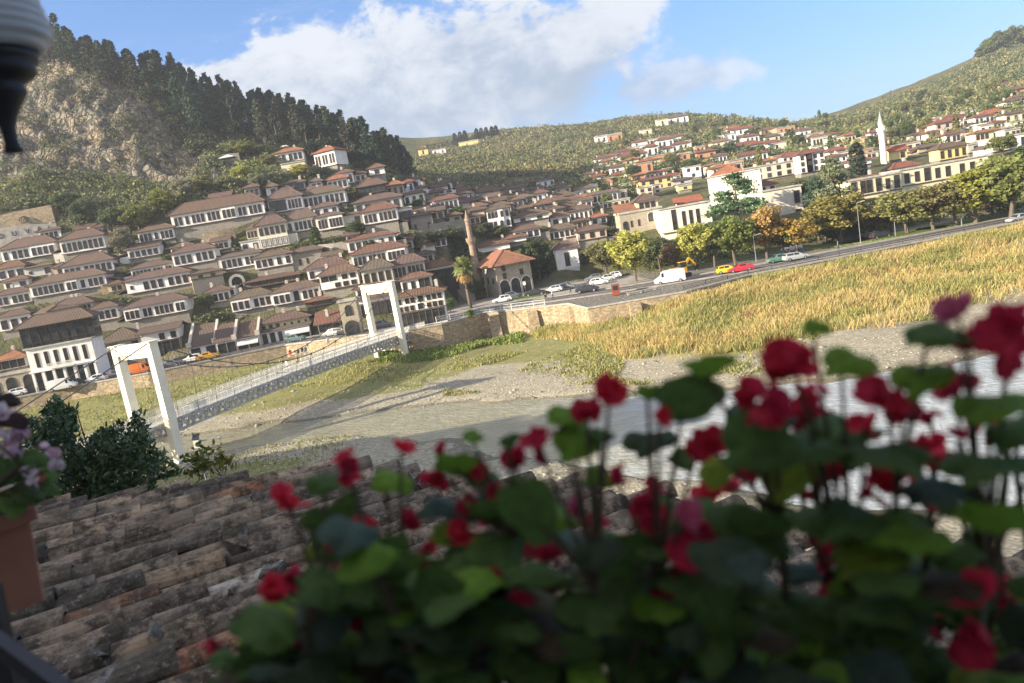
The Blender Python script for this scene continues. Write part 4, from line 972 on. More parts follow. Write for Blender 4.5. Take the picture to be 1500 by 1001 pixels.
g, f = win_mesh('A', 1.2, 2.3, 'frame_brown'); w = link('door', g, root); w.location = (-W*.38, -.003, 1.0); link('door_frame', f, w)
house('long sunlit cream building behind the roadside trees, left part with awnings', (1244, 269, 1319, 251), 22, 8, 1, 'o.oo.o.1.o', wc='c', roof='flat', st='plaster', rot=0, D=9, ymin=150, cat='building')
house('long sunlit cream building behind the roadside trees, taller right part', (1319, 252, 1447, 227), 22, 10, 1, '1.1.o.1.1-1.1.-', wc='c', roof='flat', st='plaster', rot=0, D=9, ymin=150, cat='building')
house('low red roofed house left of the long cream building', (1262, 263, 1290, 257), 5, 3, 4, '', wc='c', rc='r', rot=0)
# placeholder free detail: laundry / canopies on the hill
def parasol(label, u, v, Y, w=2.4):
    p = at(u, v, Y); g = land_z(p.x, p.y); h = max(2.3, p.z-g); root = empty('parasol', (p.x, p.y, p.z-h), 0, label, 'parasol')
    b = MB(); b.tube((0, 0, -.3), (0, 0, h), .05); b.build('pole', M['wood'], root)
    b = MB(); b.raw([(-w, -w, h-.5), (w, -w, h-.5), (w, w, h-.5), (-w, w, h-.5), (0, 0, h+.5), (-w, -w, h-.62), (w, -w, h-.62), (w, w, h-.62), (-w, w, h-.62)], [(0,1,4),(1,2,4),(2,3,4),(3,0,4),(8,7,6,5),(5,6,1,0),(6,7,2,1),(7,8,3,2),(8,5,0,3)]); b.build('canopy', M['frame_white'], root)
parasol('white square parasol alone on the hill terrace under the pines', 334, 229, 235)
parasol('white parasol beside the hilltop terrace restaurant', 415, 214, 262, 2.2)
# concrete wall with letters
def letter_wall():
    Y = (hit(40, 352) or 190)-3.5; k = Y/1083
    p0 = at(-12, 358, Y); p1 = at(86, 344, Y+4); d = (p1-p0); W = math.hypot(d.x, d.y); th = math.atan2(d.y, d.x)
    root = empty('retaining_wall', p0, th, 'grey concrete retaining wall with dark painted letters and a round emblem above the houses', 'wall')
    H1, H2 = 20*k, 44*k
    b = MB(); b.raw([(0,0,-9),(W,0,-9),(W,0,H1*.8),(W*.55,0,H1),(0,0,H1),(0,.6,-5),(W,.6,-5),(W,.6,H1*.8),(W*.55,.6,H1),(0,.6,H1)], [(0,1,2,3,4),(4,3,8,9),(3,2,7,8),(1,6,7,2),(5,0,4,9)]); b.build('lower_wall', M['concrete'], root)
    b = MB(); b.raw([(0,2.2,-3),(W*.97,2.2,-3),(W*.93,4.0,H2*1.02),(W*.5,4.0,H2*.99),(0,4.0,H2*.9),(0,7,-3),(W,7,-3),(W*.93,7,H2*1.02),(W*.5,7,H2*.99),(0,7,H2*.9)], [(0,1,2,3,4),(4,3,8,9),(3,2,7,8),(1,6,7,2),(5,0,4,9)]); b.build('upper_wall', M['rubble_wall'], root)
    for ch, fx, fz in (('D', .16, .45), ('U', .36, .50), ('V', .56, .52), ('A', .74, .56), ('I', .88, .50)):
        cu = bpy.data.curves.new('letter', 'FONT'); cu.body = ch; cu.size = 1.8; cu.extrude = .03; cu.align_x = 'CENTER'
        t = bpy.data.objects.new('letter', cu); col.objects.link(t); bpy.context.view_layer.update()
        me = bpy.data.meshes.new_from_object(t); bpy.data.objects.remove(t); me.materials.clear(); me.materials.append(M['dark_metal'])
        o = link('letter', me, root); o.location = (W*fx, -.05, H1*fz-.6); o.rotation_euler = (R(90), 0, 0)
    b = MB(); n = 24
    for k_ in range(n):
        a, c = 2*math.pi*k_/n, 2*math.pi*(k_+1)/n; b.bar((1.1*math.cos(a), 0, .95*math.sin(a)), (1.1*math.cos(c), 0, .95*math.sin(c)), .1, .22, up=(0, 1, 0))
    for (x0, z0, x1, z1) in ((-.5, -.5, -.5, .5), (-.5, .5, 0, .1), (0, .1, 0, -.6), (.1, .5, .5, .1), (-.1, .7, .6, -.3)): b.bar((x0, 0, z0), (x1, 0, z1), .1, .16, up=(0, 1, 0))
    o = b.build('emblem', M['dark_metal'], root); o.location = (W*.49, 3.15, H2*.66); o.rotation_euler = (R(-24), 0, 0)
letter_wall()
def low_wall(label, pts, h, mat='stone'):
    root = None; P = []
    for u, v in pts:
        Y = hit(u, v) or 200; P.append(at(u, v, Y))
    b = MB()
    for a, c in zip(P[:-1], P[1:]):
        a2 = a+Vector((0, .6, 0)); c2 = c+Vector((0, .6, 0)); up = Vector((0, 0, h)); dn = Vector((0, 0, -3))
        b.raw([a+dn, c+dn, c+up, a+up, a2+dn, c2+dn, c2+up, a2+up], [(0,1,2,3),(3,2,6,7),(5,4,7,6),(1,5,6,2),(4,0,3,7)])
    o = b.build('stone_wall', M[mat]); tag(o, label, 'wall'); return o
low_wall('long stone terrace wall below the dark scrub, right of the fort like house', [(632, 350), (660, 345), (686, 340)], 3.6)
low_wall('tan stone garden wall under the long twelve window house', [(150, 432), (170, 428), (186, 426)], 2.2, 'rubble_wall')
low_wall('pale stone wall below the biggest mansion', [(300, 360), (322, 356), (346, 350)], 3.0, 'rubble_wall')
low_wall('terrace wall by the hilltop parasol', [(285, 244), (320, 240), (352, 236)], 2.6)
low_wall('stone wall under the lone parasol terrace near the mansion', [(372, 246), (395, 244), (430, 245)], 2.0)
low_wall('grey stone wall on the slope behind the bare stone house', [(468, 372), (490, 370), (510, 366)], 2.2)
def archgate():
    Y = hit(350, 426) or 170; p = at(350, 426, Y); root = empty('stone_arch', p, R(12), 'pale stone gateway arch between the houses, centre of the left slope', 'gateway')
    b = MB(); o = arch_outline(2.4, 3.3, 10); oo = arch_outline(3.6, 3.9, 10); n = len(o)
    b.raw([(x, 0, z) for x, z in oo]+[(x, 0, z) for x, z in o]+[(x, 1.2, z) for x, z in o]+[(x, 1.2, z) for x, z in oo], [(k, k+1, n+k+1, n+k) for k in range(1, n-1)]+[(n-1, 0, n, 2*n-1)]+[(n+k, n+k+1, 2*n+k+1, 2*n+k) for k in range(1, n-1)]+[(2*n-1, n, 2*n, 3*n-1)]+[(k+1, k, 3*n+k, 3*n+k+1) for k in range(1, n-1)])
    b.build('arch', M['concrete'], root); g = MB(); g.prism(o, 1.0, 1.1); g.build('gate', M['dark_metal'], root)
archgate()

def infill():
    n = 0; tr = 0
    def clear(u, v, Y, W, margin):
        p = at(u, v, Y)
        for b, w, d, yy, _ in HOUSES:
            if abs(p.x-b.x) < (W+w)/2+margin and abs(p.y-b.y) < 6: return False
        return True
    kinds = [('w', 'b', 'white infill house with a brown roof crowded among the old houses'), ('w', 'r', 'white infill house with a reddish roof crowded among the old houses'), ('g', 'b', 'grey infill house with a brown roof crowded among the old houses'), ('t', 'd', 'tan infill outbuilding with a dark roof crowded among the old houses')]
    while n < 85 and tr < 5000:
        tr += 1; u = RNG.uniform(2, 860); 
        lo, hi = np.interp(u, [0, 200, 420, 560, 700, 860], [350, 345, 275, 270, 290, 290]), np.interp(u, [0, 250, 450, 620, 700, 860], [480, 460, 430, 400, 330, 350])
        v = RNG.uniform(lo, hi); Y = hit(u, v)
        if not Y or Y > 330: continue
        w = RNG.uniform(14, 34); W = w*Y/1083
        if not clear(u, v, Y, W, -.2): continue
        wc, rc, lab = RNG.choice(kinds); h = RNG.uniform(9, 13); k = max(2, int(w/6)); L = lean(u); uu, vv = u-math.sin(L)*h*1.4, v-h*1.4
        house(lab, (uu-w/2, vv+w*.085, uu+w/2, vv-w*.085), h, h*.4, 6, ''.join(RNG.choice('111.') for _ in range(k)), group='infill houses on the old town slope', wc=wc, rc=rc, roof=RNG.choice(['hip', 'hip', 'gable']), D=4.5); n += 1
    n = tr = 0
    kinds = [('w', 'm', 'hip', 'small white town house with a maroon roof on the right hillside'), ('w', 'r', 'hip', 'small white town house with a brown red roof on the right hillside'), ('c', 'o', 'hip', 'small cream town house with an orange roof on the right hillside'), ('l', 'b', 'flat', 'small flat roofed beige town house on the right hillside'), ('o', 'b', 'flat', 'small bare brick town house on the right hillside'), ('w', 'g', 'flat', 'small flat roofed white town house on the right hillside')]
    while n < 95 and tr < 6000:
        tr += 1; u = RNG.uniform(860, 1500); lo, hi = np.interp(u, [860, 950, 1100, 1250, 1350, 1500], [245, 215, 192, 208, 190, 150]), np.interp(u, [860, 980, 1100, 1240, 1500], [300, 285, 250, 240, 205])
        v = hi+(lo-hi)*RNG.random()**1.2; Y = hit(u, v)
        if not Y or Y > 600: continue
        w = RNG.uniform(14, 34)*min(1, 330/Y+.35); W = w*Y/1083
        if not clear(u, v, Y, W, .8): continue
        wc, rc, rf, lab = RNG.choice(kinds); h = RNG.uniform(6, 10)*min(1.2, 300/Y+.4); k = max(2, int(w/5)); L = lean(u); uu, vv = u-math.sin(L)*h*1.3, v-h*1.3
        house(lab, (uu-w/2, vv+w*.085, uu+w/2, vv-w*.085), h, h*.3, 3.5 if rf != 'flat' else 1, ''.join(RNG.choice('11.') for _ in range(k)), group='small town houses on the right hillside', wc=wc, rc=rc, roof=rf); n += 1
infill()
# ---------------------------------------------------------------- vegetation
def leaf_quads(C, size, rs, up=.25, aspect=.8):
    n = len(C); N = rs.normal(0, 1, (n, 3)); N[:, 2] += up; N /= np.linalg.norm(N, axis=1, keepdims=True)
    A = np.cross(N, rs.normal(0, 1, (n, 3))); A /= np.linalg.norm(A, axis=1, keepdims=True)+1e-9; B = np.cross(N, A)
    s = (size*rs.uniform(.6, 1.35, n))[:, None]/2; A = A*s; B = B*s*aspect
    V = np.stack([C-A-B*.6, C+A*.3-B, C+A+B*.5, C-A*.2+B], 1)
    return V.reshape(-1, 3), np.arange(n*4).reshape(-1, 4)
def crown_points(rs, n, K, rx, rz, zc, cr, flat=.8, shell=.5):
    cs = []
    for _ in range(K):
        d = rs.normal(0, 1, 3); d /= np.linalg.norm(d); r = rs.uniform(shell, 1)**.6
        cs.append((d[0]*rx*r, d[1]*rx*r, zc+d[2]*rz*r, cr*rs.uniform(.6, 1.2), rs.uniform(.78, 1.15)))
    per = n//K; P = []; T = []
    for x, y, z, r, t in cs:
        q = rs.normal(0, 1, (per, 3)); q /= np.linalg.norm(q, axis=1, keepdims=True); q *= (rs.uniform(0, 1, per)**.4)[:, None]*r; q[:, 2] *= flat
        P.append(q+np.array([[x, y, z]])); T.append(np.full(per, t)*rs.uniform(.8, 1.2, per))
    return np.concatenate(P), np.concatenate(T), cs
def limb_mesh(cs, h0, h, r, rs, n=9):
    b = MB(); lean_ = Vector((rs.uniform(-.06, .06)*h, rs.uniform(-.06, .06)*h, h*.55)); b.tube((0, 0, -.6), lean_*.5, r, r*.75, 7); b.tube(lean_*.5, lean_, r*.75, r*.5, 7)
    for c in list(cs)[:n]:
        st = lean_*rs.uniform(.55, 1); b.tube(st, Vector(c[:3]), r*.32, r*.08, 5)
    return b
TT = {}
def make_tree_templates():
    for k in range(4):               # round broadleaf, unit height 1 m -> scaled by instance; size ~ 8 m tall 7 m wide
        rs = np.random.RandomState(40+k); P, T, cs = crown_points(rs, 5600, 56, 2.8, 2.6, 5.0, .95, shell=.15)
        V, F = leaf_quads(P, .35, rs); TT['broad', k] = (np_mesh('crown', V, F, M['foliage'], np.repeat(T, 4)), limb_mesh(cs, 0, 6, .22, rs, 12).mesh('trunk', M['bark']))
    for k in range(3):               # pine, 11 m, crown ragged and tall
        rs = np.random.RandomState(60+k); P = []; T = []; cs = []
        for j in range(26):
            t = rs.uniform(0, 1); z = 2.6+8.4*t; r = (2.7-2.1*t)*rs.uniform(.5, 1); a = rs.uniform(0, 6.3); c = (r*.65*math.cos(a), r*.65*math.sin(a), z); cs.append(c)
            q = rs.normal(0, 1, (62, 3))*np.array([[.66, .66, .42]])*(1.15-.75*t); P.append(q+np.array([c])); T.append(np.full(62, rs.uniform(.65, 1.35))*rs.uniform(.8, 1.2, 62))
        V, F = leaf_quads(np.concatenate(P), .48, rs, .2); b = MB(); b.tube((0, 0, -1), (.1, .1, 5), .22, .17, 6); b.tube((.1, .1, 5), (.05, 0, 10.2), .17, .05, 6)
        for c in cs[:9]: b.tube((0.05, .05, c[2]-.6), c, .07, .02, 4)
        TT['pine', k] = (np_mesh('crown', V, F, M['pine_foliage'], np.repeat(np.concatenate(T), 4)), b.mesh('trunk', M['bark']))
    for k in range(2):               # cedar: layered shelves, 12 m
        rs = np.random.RandomState(70+k); P = []; T = []; cs = []
        for j in range(38):
            t = rs.uniform(0, 1); z = 1.6+10*t; R_ = 4.9*(1-t**1.5)+.5; a = rs.uniform(0, 6.3); r = R_*rs.uniform(.45, 1); c = (r*math.cos(a), r*math.sin(a), z); cs.append(c)
            q = rs.normal(0, 1, (140, 3))*np.array([[.95, .95, .22]])*(1.1-.45*t); q[:, 2] -= .1*np.hypot(q[:, 0], q[:, 1]); P.append(q+np.array([c])); T.append(np.full(140, rs.uniform(.7, 1.3))*rs.uniform(.8, 1.2, 140))
        V, F = leaf_quads(np.concatenate(P), .42, rs, .8); b = MB(); b.tube((0, 0, -1), (0, 0, 6), .32, .2, 7); b.tube((0, 0, 6), (0, 0, 11.6), .2, .04, 6)
        for c in cs[:14]: b.tube((0, 0, c[2]-.3), c, .09, .03, 4)
        TT['cedar', k] = (np_mesh('crown', V, F, M['pine_foliage'], np.repeat(np.concatenate(T), 4)), b.mesh('trunk', M['bark']))
    for k in range(2):               # cypress, slim 9 m
        rs = np.random.RandomState(80+k); n = 900; z = rs.uniform(0, 1, n); r = .95*np.sqrt(np.clip(1-((z-.35)/.66)**2, 0, 1)); a = rs.uniform(0, 6.3, n)
        q = rs.uniform(.6, 1, n); P = np.stack([r*q*np.cos(a), r*q*np.sin(a), .4+8.6*z], 1); V, F = leaf_quads(P, .5, rs, .3)
        b = MB(); b.tube((0, 0, -.6), (0, 0, 7), .16, .05, 6); TT['cypress', k] = (np_mesh('crown', V, F, M['pine_foliage'], np.repeat(rs.uniform(.7, 1.25, n), 4)), b.mesh('trunk', M['bark']))
    for k in range(3):               # sparse shrub / small olive 3 m
        rs = np.random.RandomState(90+k); P, T, cs = crown_points(rs, 700, 11, 1.3, 1.0, 1.8, .75, shell=.3)
        V, F = leaf_quads(P, .3, rs); TT['bush', k] = (np_mesh('crown', V, F, M['foliage'], np.repeat(T, 4)), limb_mesh(cs, 0, 2, .1, rs, 6).mesh('trunk', M['bark']))
make_tree_templates()
HT = {'broad': (8.2, 6.6), 'pine': (11.2, 4.6), 'cedar': (11.8, 9.4), 'cypress': (9, 1.9), 'bush': (3.1, 3.2)}
TREE_N = {'broad': 'tree', 'pine': 'pine_tree', 'cedar': 'cedar_tree', 'cypress': 'cypress_tree', 'bush': 'shrub'}
def tree(kind, loc, h, w, color, label, group=None, pale=False):
    H, W = HT[kind]; k = RNG.randrange({'broad': 4, 'pine': 3, 'cedar': 2, 'cypress': 2, 'bush': 3}[kind]); cm, tm = TT[kind, k]
    root = empty(TREE_N[kind], loc, RNG.uniform(0, 6.3), label, {'bush': 'shrub', 'pine': 'pine tree'}.get(kind, 'tree'), group); root.scale = (w/W, w/W, h/H)
    c = link('crown', cm, root); j = RNG.uniform(.85, 1.15); c.color = (*[min(.9, x*j*RNG.uniform(.94, 1.06)) for x in color], 1); link('trunk', tm, root)
    return root
DG, OL, YG, BR, OR, GR, PN, GY_ = (.10, .14, .06), (.24, .24, .10), (.37, .37, .09), (.30, .22, .12), (.46, .31, .11), (.20, .26, .08), (.035, .055, .045), (.23, .24, .15)
def ptree(kind, u, vb, vt, wpx, color, label, Y=None, group=None):
    if Y is None: Y = hit(u, vb) or 300
    p = at(u, vb, Y); p.z = min(p.z, land_z(p.x, p.y)+.2) if Y > 132 else p.z; k = Y/1083
    top = at(u-math.sin(lean(u))*(vb-vt), vt, Y).z; return tree(kind, p, max(1.5, top-p.z), wpx*k, color, label, group)
PARK = [('broad', 890, 404, 348, 48, OL, 'olive green tree at the left end of the roadside park row'), ('broad', 932, 413, 331, 62, YG, 'bright yellow green round tree behind the red kiosk'),
 ('broad', 968, 398, 345, 44, DG, 'dull dark tree between two yellow green ones, behind white van'), ('broad', 990, 398, 352, 34, BR, 'small brownish red tree behind the white van'),
 ('broad', 1022, 396, 322, 58, YG, 'yellow green tree just right of the yellow digger'), ('broad', 1047, 392, 330, 48, OL, 'olive coloured tree between two greener ones by the yellow car'),
 ('broad', 1078, 388, 312, 64, (.22, .27, .07), 'green tree with yellowing leaves behind the yellow and red cars'), ('cedar', 1086, 350, 252, 84, (.10, .17, .08), 'big dark green cedar in front of the theatre tower'),
 ('broad', 1124, 379, 297, 62, OR, 'orange brown autumn tree right of the cedar'), ('broad', 1150, 374, 328, 50, DG, 'low dark green tree beneath the orange autumn tree'),
 ('broad', 1168, 372, 316, 64, (.38, .30, .07), 'yellow orange tree above the silver estate car'), ('broad', 1233, 356, 280, 82, (.24, .23, .07), 'wide olive yellow tree left of the roadside lamp post'),
 ('cedar', 1226, 330, 230, 60, (.15, .18, .09), 'tall layered conifer left of the long cream building'), ('cedar', 1200, 330, 256, 36, (.07, .11, .07), 'dark conifer against the beige block'),
 ('broad', 1284, 345, 284, 46, BR, 'thin brownish tree in front of the long cream building'), ('broad', 1330, 343, 266, 84, (.21, .22, .075), 'broad olive tree in front of the cream building middle'),
 ('broad', 1368, 338, 258, 78, (.24, .21, .08), 'brown olive tree in the right half of the park row'), ('broad', 1402, 332, 252, 70, (.25, .23, .07), 'yellowish olive tree fourth from the right edge of the park row'),
 ('broad', 1430, 328, 240, 92, (.27, .29, .06), 'large yellow green tree near the right edge'), ('broad', 1480, 322, 222, 96, (.20, .23, .07), 'large green tree with pale trunk at the right edge'),
 ('broad', 1515, 318, 228, 80, (.22, .22, .08), 'tree cut by the right edge of the picture'), ('cypress', 1258, 264, 210, 24, (.06, .08, .055), 'slim dark conifer left of the white minaret'),
 ('broad', 1200, 352, 300, 46, OL, 'small olive tree behind the silver car'), ('broad', 1262, 345, 296, 44, (.17, .19, .07), 'green tree just right of the roadside lamp post'),
 ('broad', 1306, 341, 285, 52, (.19, .19, .08), 'olive tree left of the broad one in the park row'), ('broad', 1455, 318, 245, 70, (.22, .24, .08), 'green tree behind the two large ones near the right edge')]
for a in PARK:
  a = list(a); a[4] *= (1.2 if a[0] == 'broad' else 1.0); a[5] = tuple(q*.98 for q in a[5]); a[3] += 8*(1270 < a[1] < 1410)
  ptree(*a, group='trees along the riverside park')
SLOPE = [('broad', 206, 344, 296, 52, (.24, .27, .07), 'yellow green tree above the gallery cottage'), ('broad', 170, 346, 300, 46, DG, 'dark green tree above the wide letter wall houses'),
 ('broad', 243, 318, 274, 46, (.26, .28, .07), 'bright yellow green tree left of the biggest mansion'), ('broad', 128, 334, 290, 44, DG, 'dark tree at the end of the concrete letter wall'),
 ('broad', 185, 384, 330, 42, GY_, 'greyish olive tree left of the gallery cottage'), ('broad', 104, 318, 280, 42, (.09, .13, .05), 'dark green tree directly over the letter wall'),
 ('broad', 305, 456, 430, 30, (.15, .17, .07), 'bushy green tree above the brown shop roofs'), ('cypress', 466, 366, 332, 17, (.12, .17, .07), 'upright dark green tree right of the bare stone house'),
 ('broad', 441, 262, 240, 34, YG, 'yellow green bush tree below the hilltop mansion'), ('broad', 360, 272, 240, 36, YG, 'light green tree on the slope left of the terrace'),
 ('broad', 380, 282, 252, 34, GY_, 'grey green olive left of the upper terrace building'), ('broad', 335, 285, 255, 36, GY_, 'grey green olive on the open slope'),
 ('broad', 395, 250, 225, 30, OL, 'olive tree left of the hilltop terrace'), ('broad', 362, 232, 205, 34, (.24, .26, .08), 'pale green tree beneath the pine edge'),
 ('broad', 525, 350, 322, 34, DG, 'dark shrubby tree below the grey plaster house'), ('broad', 604, 364, 336, 40, GY_, 'grey green tree below the stone fort wall'),
 ('broad', 640, 362, 336, 38, (.12, .14, .08), 'dull green tree between fort wall and minaret'), ('broad', 668, 358, 330, 36, (.13, .15, .08), 'dull green tree just left of the minaret'),
 ('broad', 674, 326, 300, 24, (.13, .19, .06), 'small bright tree left of the curved gable mansion'), ('broad', 614, 312, 290, 28, DG, 'dark tree above the bare fort house'),
 ('broad', 792, 412, 345, 42, (.08, .10, .05), 'tall dark tree between the khan and the corner house'), ('broad', 778, 400, 352, 28, DG, 'dark tree touching the right side of the khan'),
 ('broad', 712, 352, 325, 30, (.11, .13, .07), 'dark tree below the curved gable mansion'), ('broad', 735, 352, 328, 30, (.12, .14, .07), 'tree right of the one below the curved gable mansion'),
 ('broad', 700, 440, 408, 36, (.14, .18, .06), 'roundish shrubby tree behind the palm trunk'), ('broad', 660, 458, 436, 20, (.12, .18, .06), 'leafy shrub left of the palm by the restaurant'),
 ('broad', 890, 306, 282, 24, GR, 'green tree between the old quarter and the church'), ('broad', 545, 372, 352, 20, DG, 'dark small tree behind the thin red roof'),
 ('broad', 275, 300, 258, 42, GY_, 'grey olive tree at the foot of the cliff edge'), ('broad', 300, 290, 255, 34, OL, 'olive tree right of the cliff foot'),
 ('broad', 153, 418, 398, 18, DG, 'small dark tree beside the very long twelve window house'), ('broad', 248, 392, 372, 18, (.12, .16, .06), 'small green tree beside the white gable cottage'),
 ('broad', 275, 420, 405, 14, DG, 'tiny dark tree between two long white houses'), ('broad', 690, 470, 452, 16, GR, 'low green shrub at the palm foot')]
for a in SLOPE: ptree(*a, group='trees on the old town slope')
def footprint_free(x, y, r=1.5):
    for b, W, D, Y, _ in HOUSES:
        if abs(x-b.x) < W/2+r and -r-1.5 < y-b.y < D+r: return False
    return True
# pines along the left ridge
def pines():
    ltop = lambda u: np.interp(u, [40,100,150,200,240,300,350,400,450,520,560,605], [66,88,106,124,132,156,170,182,198,222,234,252])
    lbot = lambda u: np.interp(u, [40,100,150,200,240,290,330,400,470,540,605], [84,100,116,138,166,196,214,222,236,252,266])
    n = 0; tries = 0
    while n < 285 and tries < 4000:
        tries += 1; u = RNG.uniform(42, 604); t = RNG.random()**1.3; v = ltop(u)+(lbot(u)-ltop(u))*t
        Y = hit(u, v)
        if Y is None or Y > 330: Y = float(RNG.uniform(288, 304))
        p = at(u, v, Y); p.z = land_z(p.x, p.y)-.3; h = RNG.uniform(10, 15.5)*(1.08 if u > 230 else .85)
        if v > 225 and u > 380 and RNG.random() < .3: continue
        tree('pine', p, h, RNG.uniform(4.4, 6.4), (.045*RNG.uniform(.8, 1.5), .068*RNG.uniform(.9, 1.2), .048), 'dark pine in the dense forest along the left ridge', 'pines along the left ridge'); n += 1
    for u, v, h in ((60, 62, 14), (66, 66, 12), (92, 84, 13), (168, 96, 9), (595, 250, 13), (585, 248, 12), (603, 262, 10)):
        Y = 296; p = at(u, v, Y); p.z = land_z(p.x, p.y)-.3; tree('pine', p, h, 5, (.04, .06, .045), 'dark pine in the dense forest along the left ridge', 'pines along the left ridge')
pines()
# skyline cypresses on the green hill
for u in (668, 676, 683, 700, 707, 714, 722, 728):
    v = np.interp(u, [660, 700, 730], [214, 206, 199]); p = at(u, v, 612); p.z = land_z(p.x, p.y)-.5
    tree('cypress', p, 10, 4.2, (.05, .07, .05), 'dark skyline cypress in a short row on the green hill', 'cypresses on the green hill skyline')
def scrub(name, label, n, poly, rmin, rmax, per, leaf, cols, ylim=(0, 660), free=True, dens=None, size_pow=1.0, seed=1):
    rs = np.random.RandomState(seed); us = [p[0] for p in poly]; vs = [p[1] for p in poly]; P = []; C = []; k = 0; tries = 0; LS = []
    def inside(x, y):
        c = False; j = len(poly)-1
        for i in range(len(poly)):
            if (poly[i][1] > y) != (poly[j][1] > y) and x < (poly[j][0]-poly[i][0])*(y-poly[i][1])/(poly[j][1]-poly[i][1])+poly[i][0]: c = not c
            j = i
        return c
    while k < n and tries < n*12:
        tries += 1; u, v = rs.uniform(min(us), max(us)), rs.uniform(min(vs), max(vs))
        if not inside(u, v): continue
        Y = hit(u, v)
        if Y is None or not (ylim[0] < Y < ylim[1]): continue
        p = at(u, v, Y)
        if dens and mnoise.noise(Vector((p.x*dens[0], p.y*dens[0], p.z*dens[0]))) < dens[1]+rs.normal(0, .08): continue
        if free and not footprint_free(p.x, p.y): continue
        r = rs.uniform(rmin, rmax)*(1 if rs.rand() > .12 else 1.4); z0 = land_z(p.x, p.y)+r*.45
        m = per; K = 4; cc = rs.normal(0, .5, (K, 3))*r*np.array([[1, 1, .55]]); ids = rs.randint(0, K, m)
        q = rs.normal(0, 1, (m, 3)); q /= np.linalg.norm(q, axis=1, keepdims=True); q *= (rs.uniform(.3, 1, m)**.5)[:, None]*r*.62
        q = q*np.array([[1, 1, .85]])+cc[ids]; P.append(q+np.array([[p.x, p.y, z0]]))
        g = mnoise.noise(Vector((p.x*.02, p.y*.02, 3))); i = rs.randint(len(cols)) if rs.rand() < .5 else int(min(max((g+.5)*len(cols), 0), len(cols)-1))
        base = np.array(cols[i])*rs.uniform(.75, 1.25); C.append(base[None]*rs.uniform(.8, 1.2, (m, 1))*(rs.uniform(.85, 1.15, K)[ids])[:, None]); LS.append(np.full(m, leaf*(r/((rmin+rmax)/2))**.5)); k += 1
    P = np.concatenate(P); C = np.concatenate(C); LS = np.concatenate(LS)
    V, F = leaf_quads(P, LS, rs, .3); o = link(name, np_mesh(name, V, F, M['scrub'], np.repeat(C, 4, 0))); tag(o, label, name.replace('_', ' '), kind='stuff')
t = NT('scrub'); M['scrub'] = t.finish(t.attr(), .85, .1, trans=.22)
GRN = [(.14, .15, .07), (.19, .185, .095), (.12, .14, .065), (.23, .215, .115), (.16, .18, .07), (.26, .22, .10)]
scrub('olive_scrub', 'olive trees and scrub covering the sunny green hill in the distance', 6000, [(600,232),(620,215),(660,207),(750,190),(850,184),(930,172),(1000,164),(1000,200),(930,220),(870,250),(820,268),(700,288),(640,290),(606,280)], 1.2, 2.7, 22, .95, GRN, free=True, dens=(.03, -.35), seed=3)
scrub('woodland', 'mixed green woodland between the houses on the right hillside', 5200, [(820,275),(930,180),(1000,166),(1160,182),(1255,166),(1400,108),(1480,66),(1520,66),(1520,190),(1400,215),(1240,235),(1150,240),(1050,250),(900,300),(830,300)], 1.7, 3.3, 28, 1.15, [(.12,.15,.06),(.16,.18,.075),(.20,.20,.09),(.11,.13,.06),(.26,.23,.10)], dens=(.022, -.28), seed=4)
scrub('garden_greenery', 'dark green shrubs and ivy in the gaps between the old houses', 3400, [(0,470),(0,395),(80,360),(180,345),(280,310),(420,265),(500,240),(600,255),(700,290),(860,290),(900,330),(900,375),(780,410),(600,440),(440,460),(250,480),(100,480)], .7, 1.5, 34, .42, [(.07,.09,.045),(.10,.12,.055),(.14,.15,.075),(.09,.10,.06)], ylim=(150, 300), dens=(.08, -.22), seed=5)
scrub('hillside_scrub', 'grey green bushes and small oaks at the foot of the cliff', 1900, [(-10,345),(-10,240),(60,258),(160,262),(250,280),(290,268),(300,235),(350,215),(430,225),(440,240),(420,262),(330,300),(250,305),(190,335),(150,345),(95,330),(80,300),(0,312)], 1.2, 2.4, 46, .55, [(.12,.15,.07),(.17,.18,.09),(.20,.21,.12),(.22,.25,.08),(.11,.13,.07)], ylim=(190, 300), dens=(.06, -.32), seed=6)
scrub('pine_undergrowth', 'dark undergrowth on the steep slope below the pines', 1000, [(200,110),(260,165),(285,190),(330,212),(400,222),(470,238),(440,250),(380,232),(300,232),(262,205),(230,160),(190,125)], 1.0, 2.2, 40, .5, [(.06,.075,.045),(.09,.10,.055),(.12,.125,.07)], dens=(.06, -.3), seed=7)
scrub('cliff_shrubs', 'grey green shrubs clinging to the cracks of the cliff', 380, [(-10,250),(-10,110),(60,95),(150,110),(220,150),(285,230),(290,280),(200,280),(100,262)], .7, 1.7, 36, .42, [(.12,.13,.07),(.15,.15,.09),(.18,.18,.11)], dens=(.07, .08), seed=8)
scrub('park_shrubs', 'low shrubs and hedges behind the roadside trees', 420, [(880,402),(960,398),(1100,372),(1240,345),(1500,310),(1500,270),(1330,300),(1200,320),(1100,340),(900,385)], .7, 1.5, 40, .42, [(.09,.12,.045),(.14,.16,.05),(.18,.17,.07)], ylim=(146, 230), seed=9)
def back_row():
    for k in range(34):
        u = 880+k*19+RNG.uniform(-6, 6); vb = np.interp(u, [880, 1100, 1250, 1500], [396, 360, 338, 300])-RNG.uniform(0, 12); Y = RNG.uniform(160, 185); p = at(u, vb, Y); p.z = land_z(p.x, p.y)-.1
        if 960 < u < 1180 or 1240 < u < 1440 or RNG.random() < .2: continue
        tree('broad', p, RNG.uniform(5, 7)*(.9 if u > 1150 else .85), RNG.uniform(7, 9.5)*(1 if u > 1150 else .8), RNG.choice([OL, DG, (.19, .22, .07), (.27, .26, .08), BR]), 'leafy tree in the second row behind the riverside park trees', 'second row of park trees')
back_row()
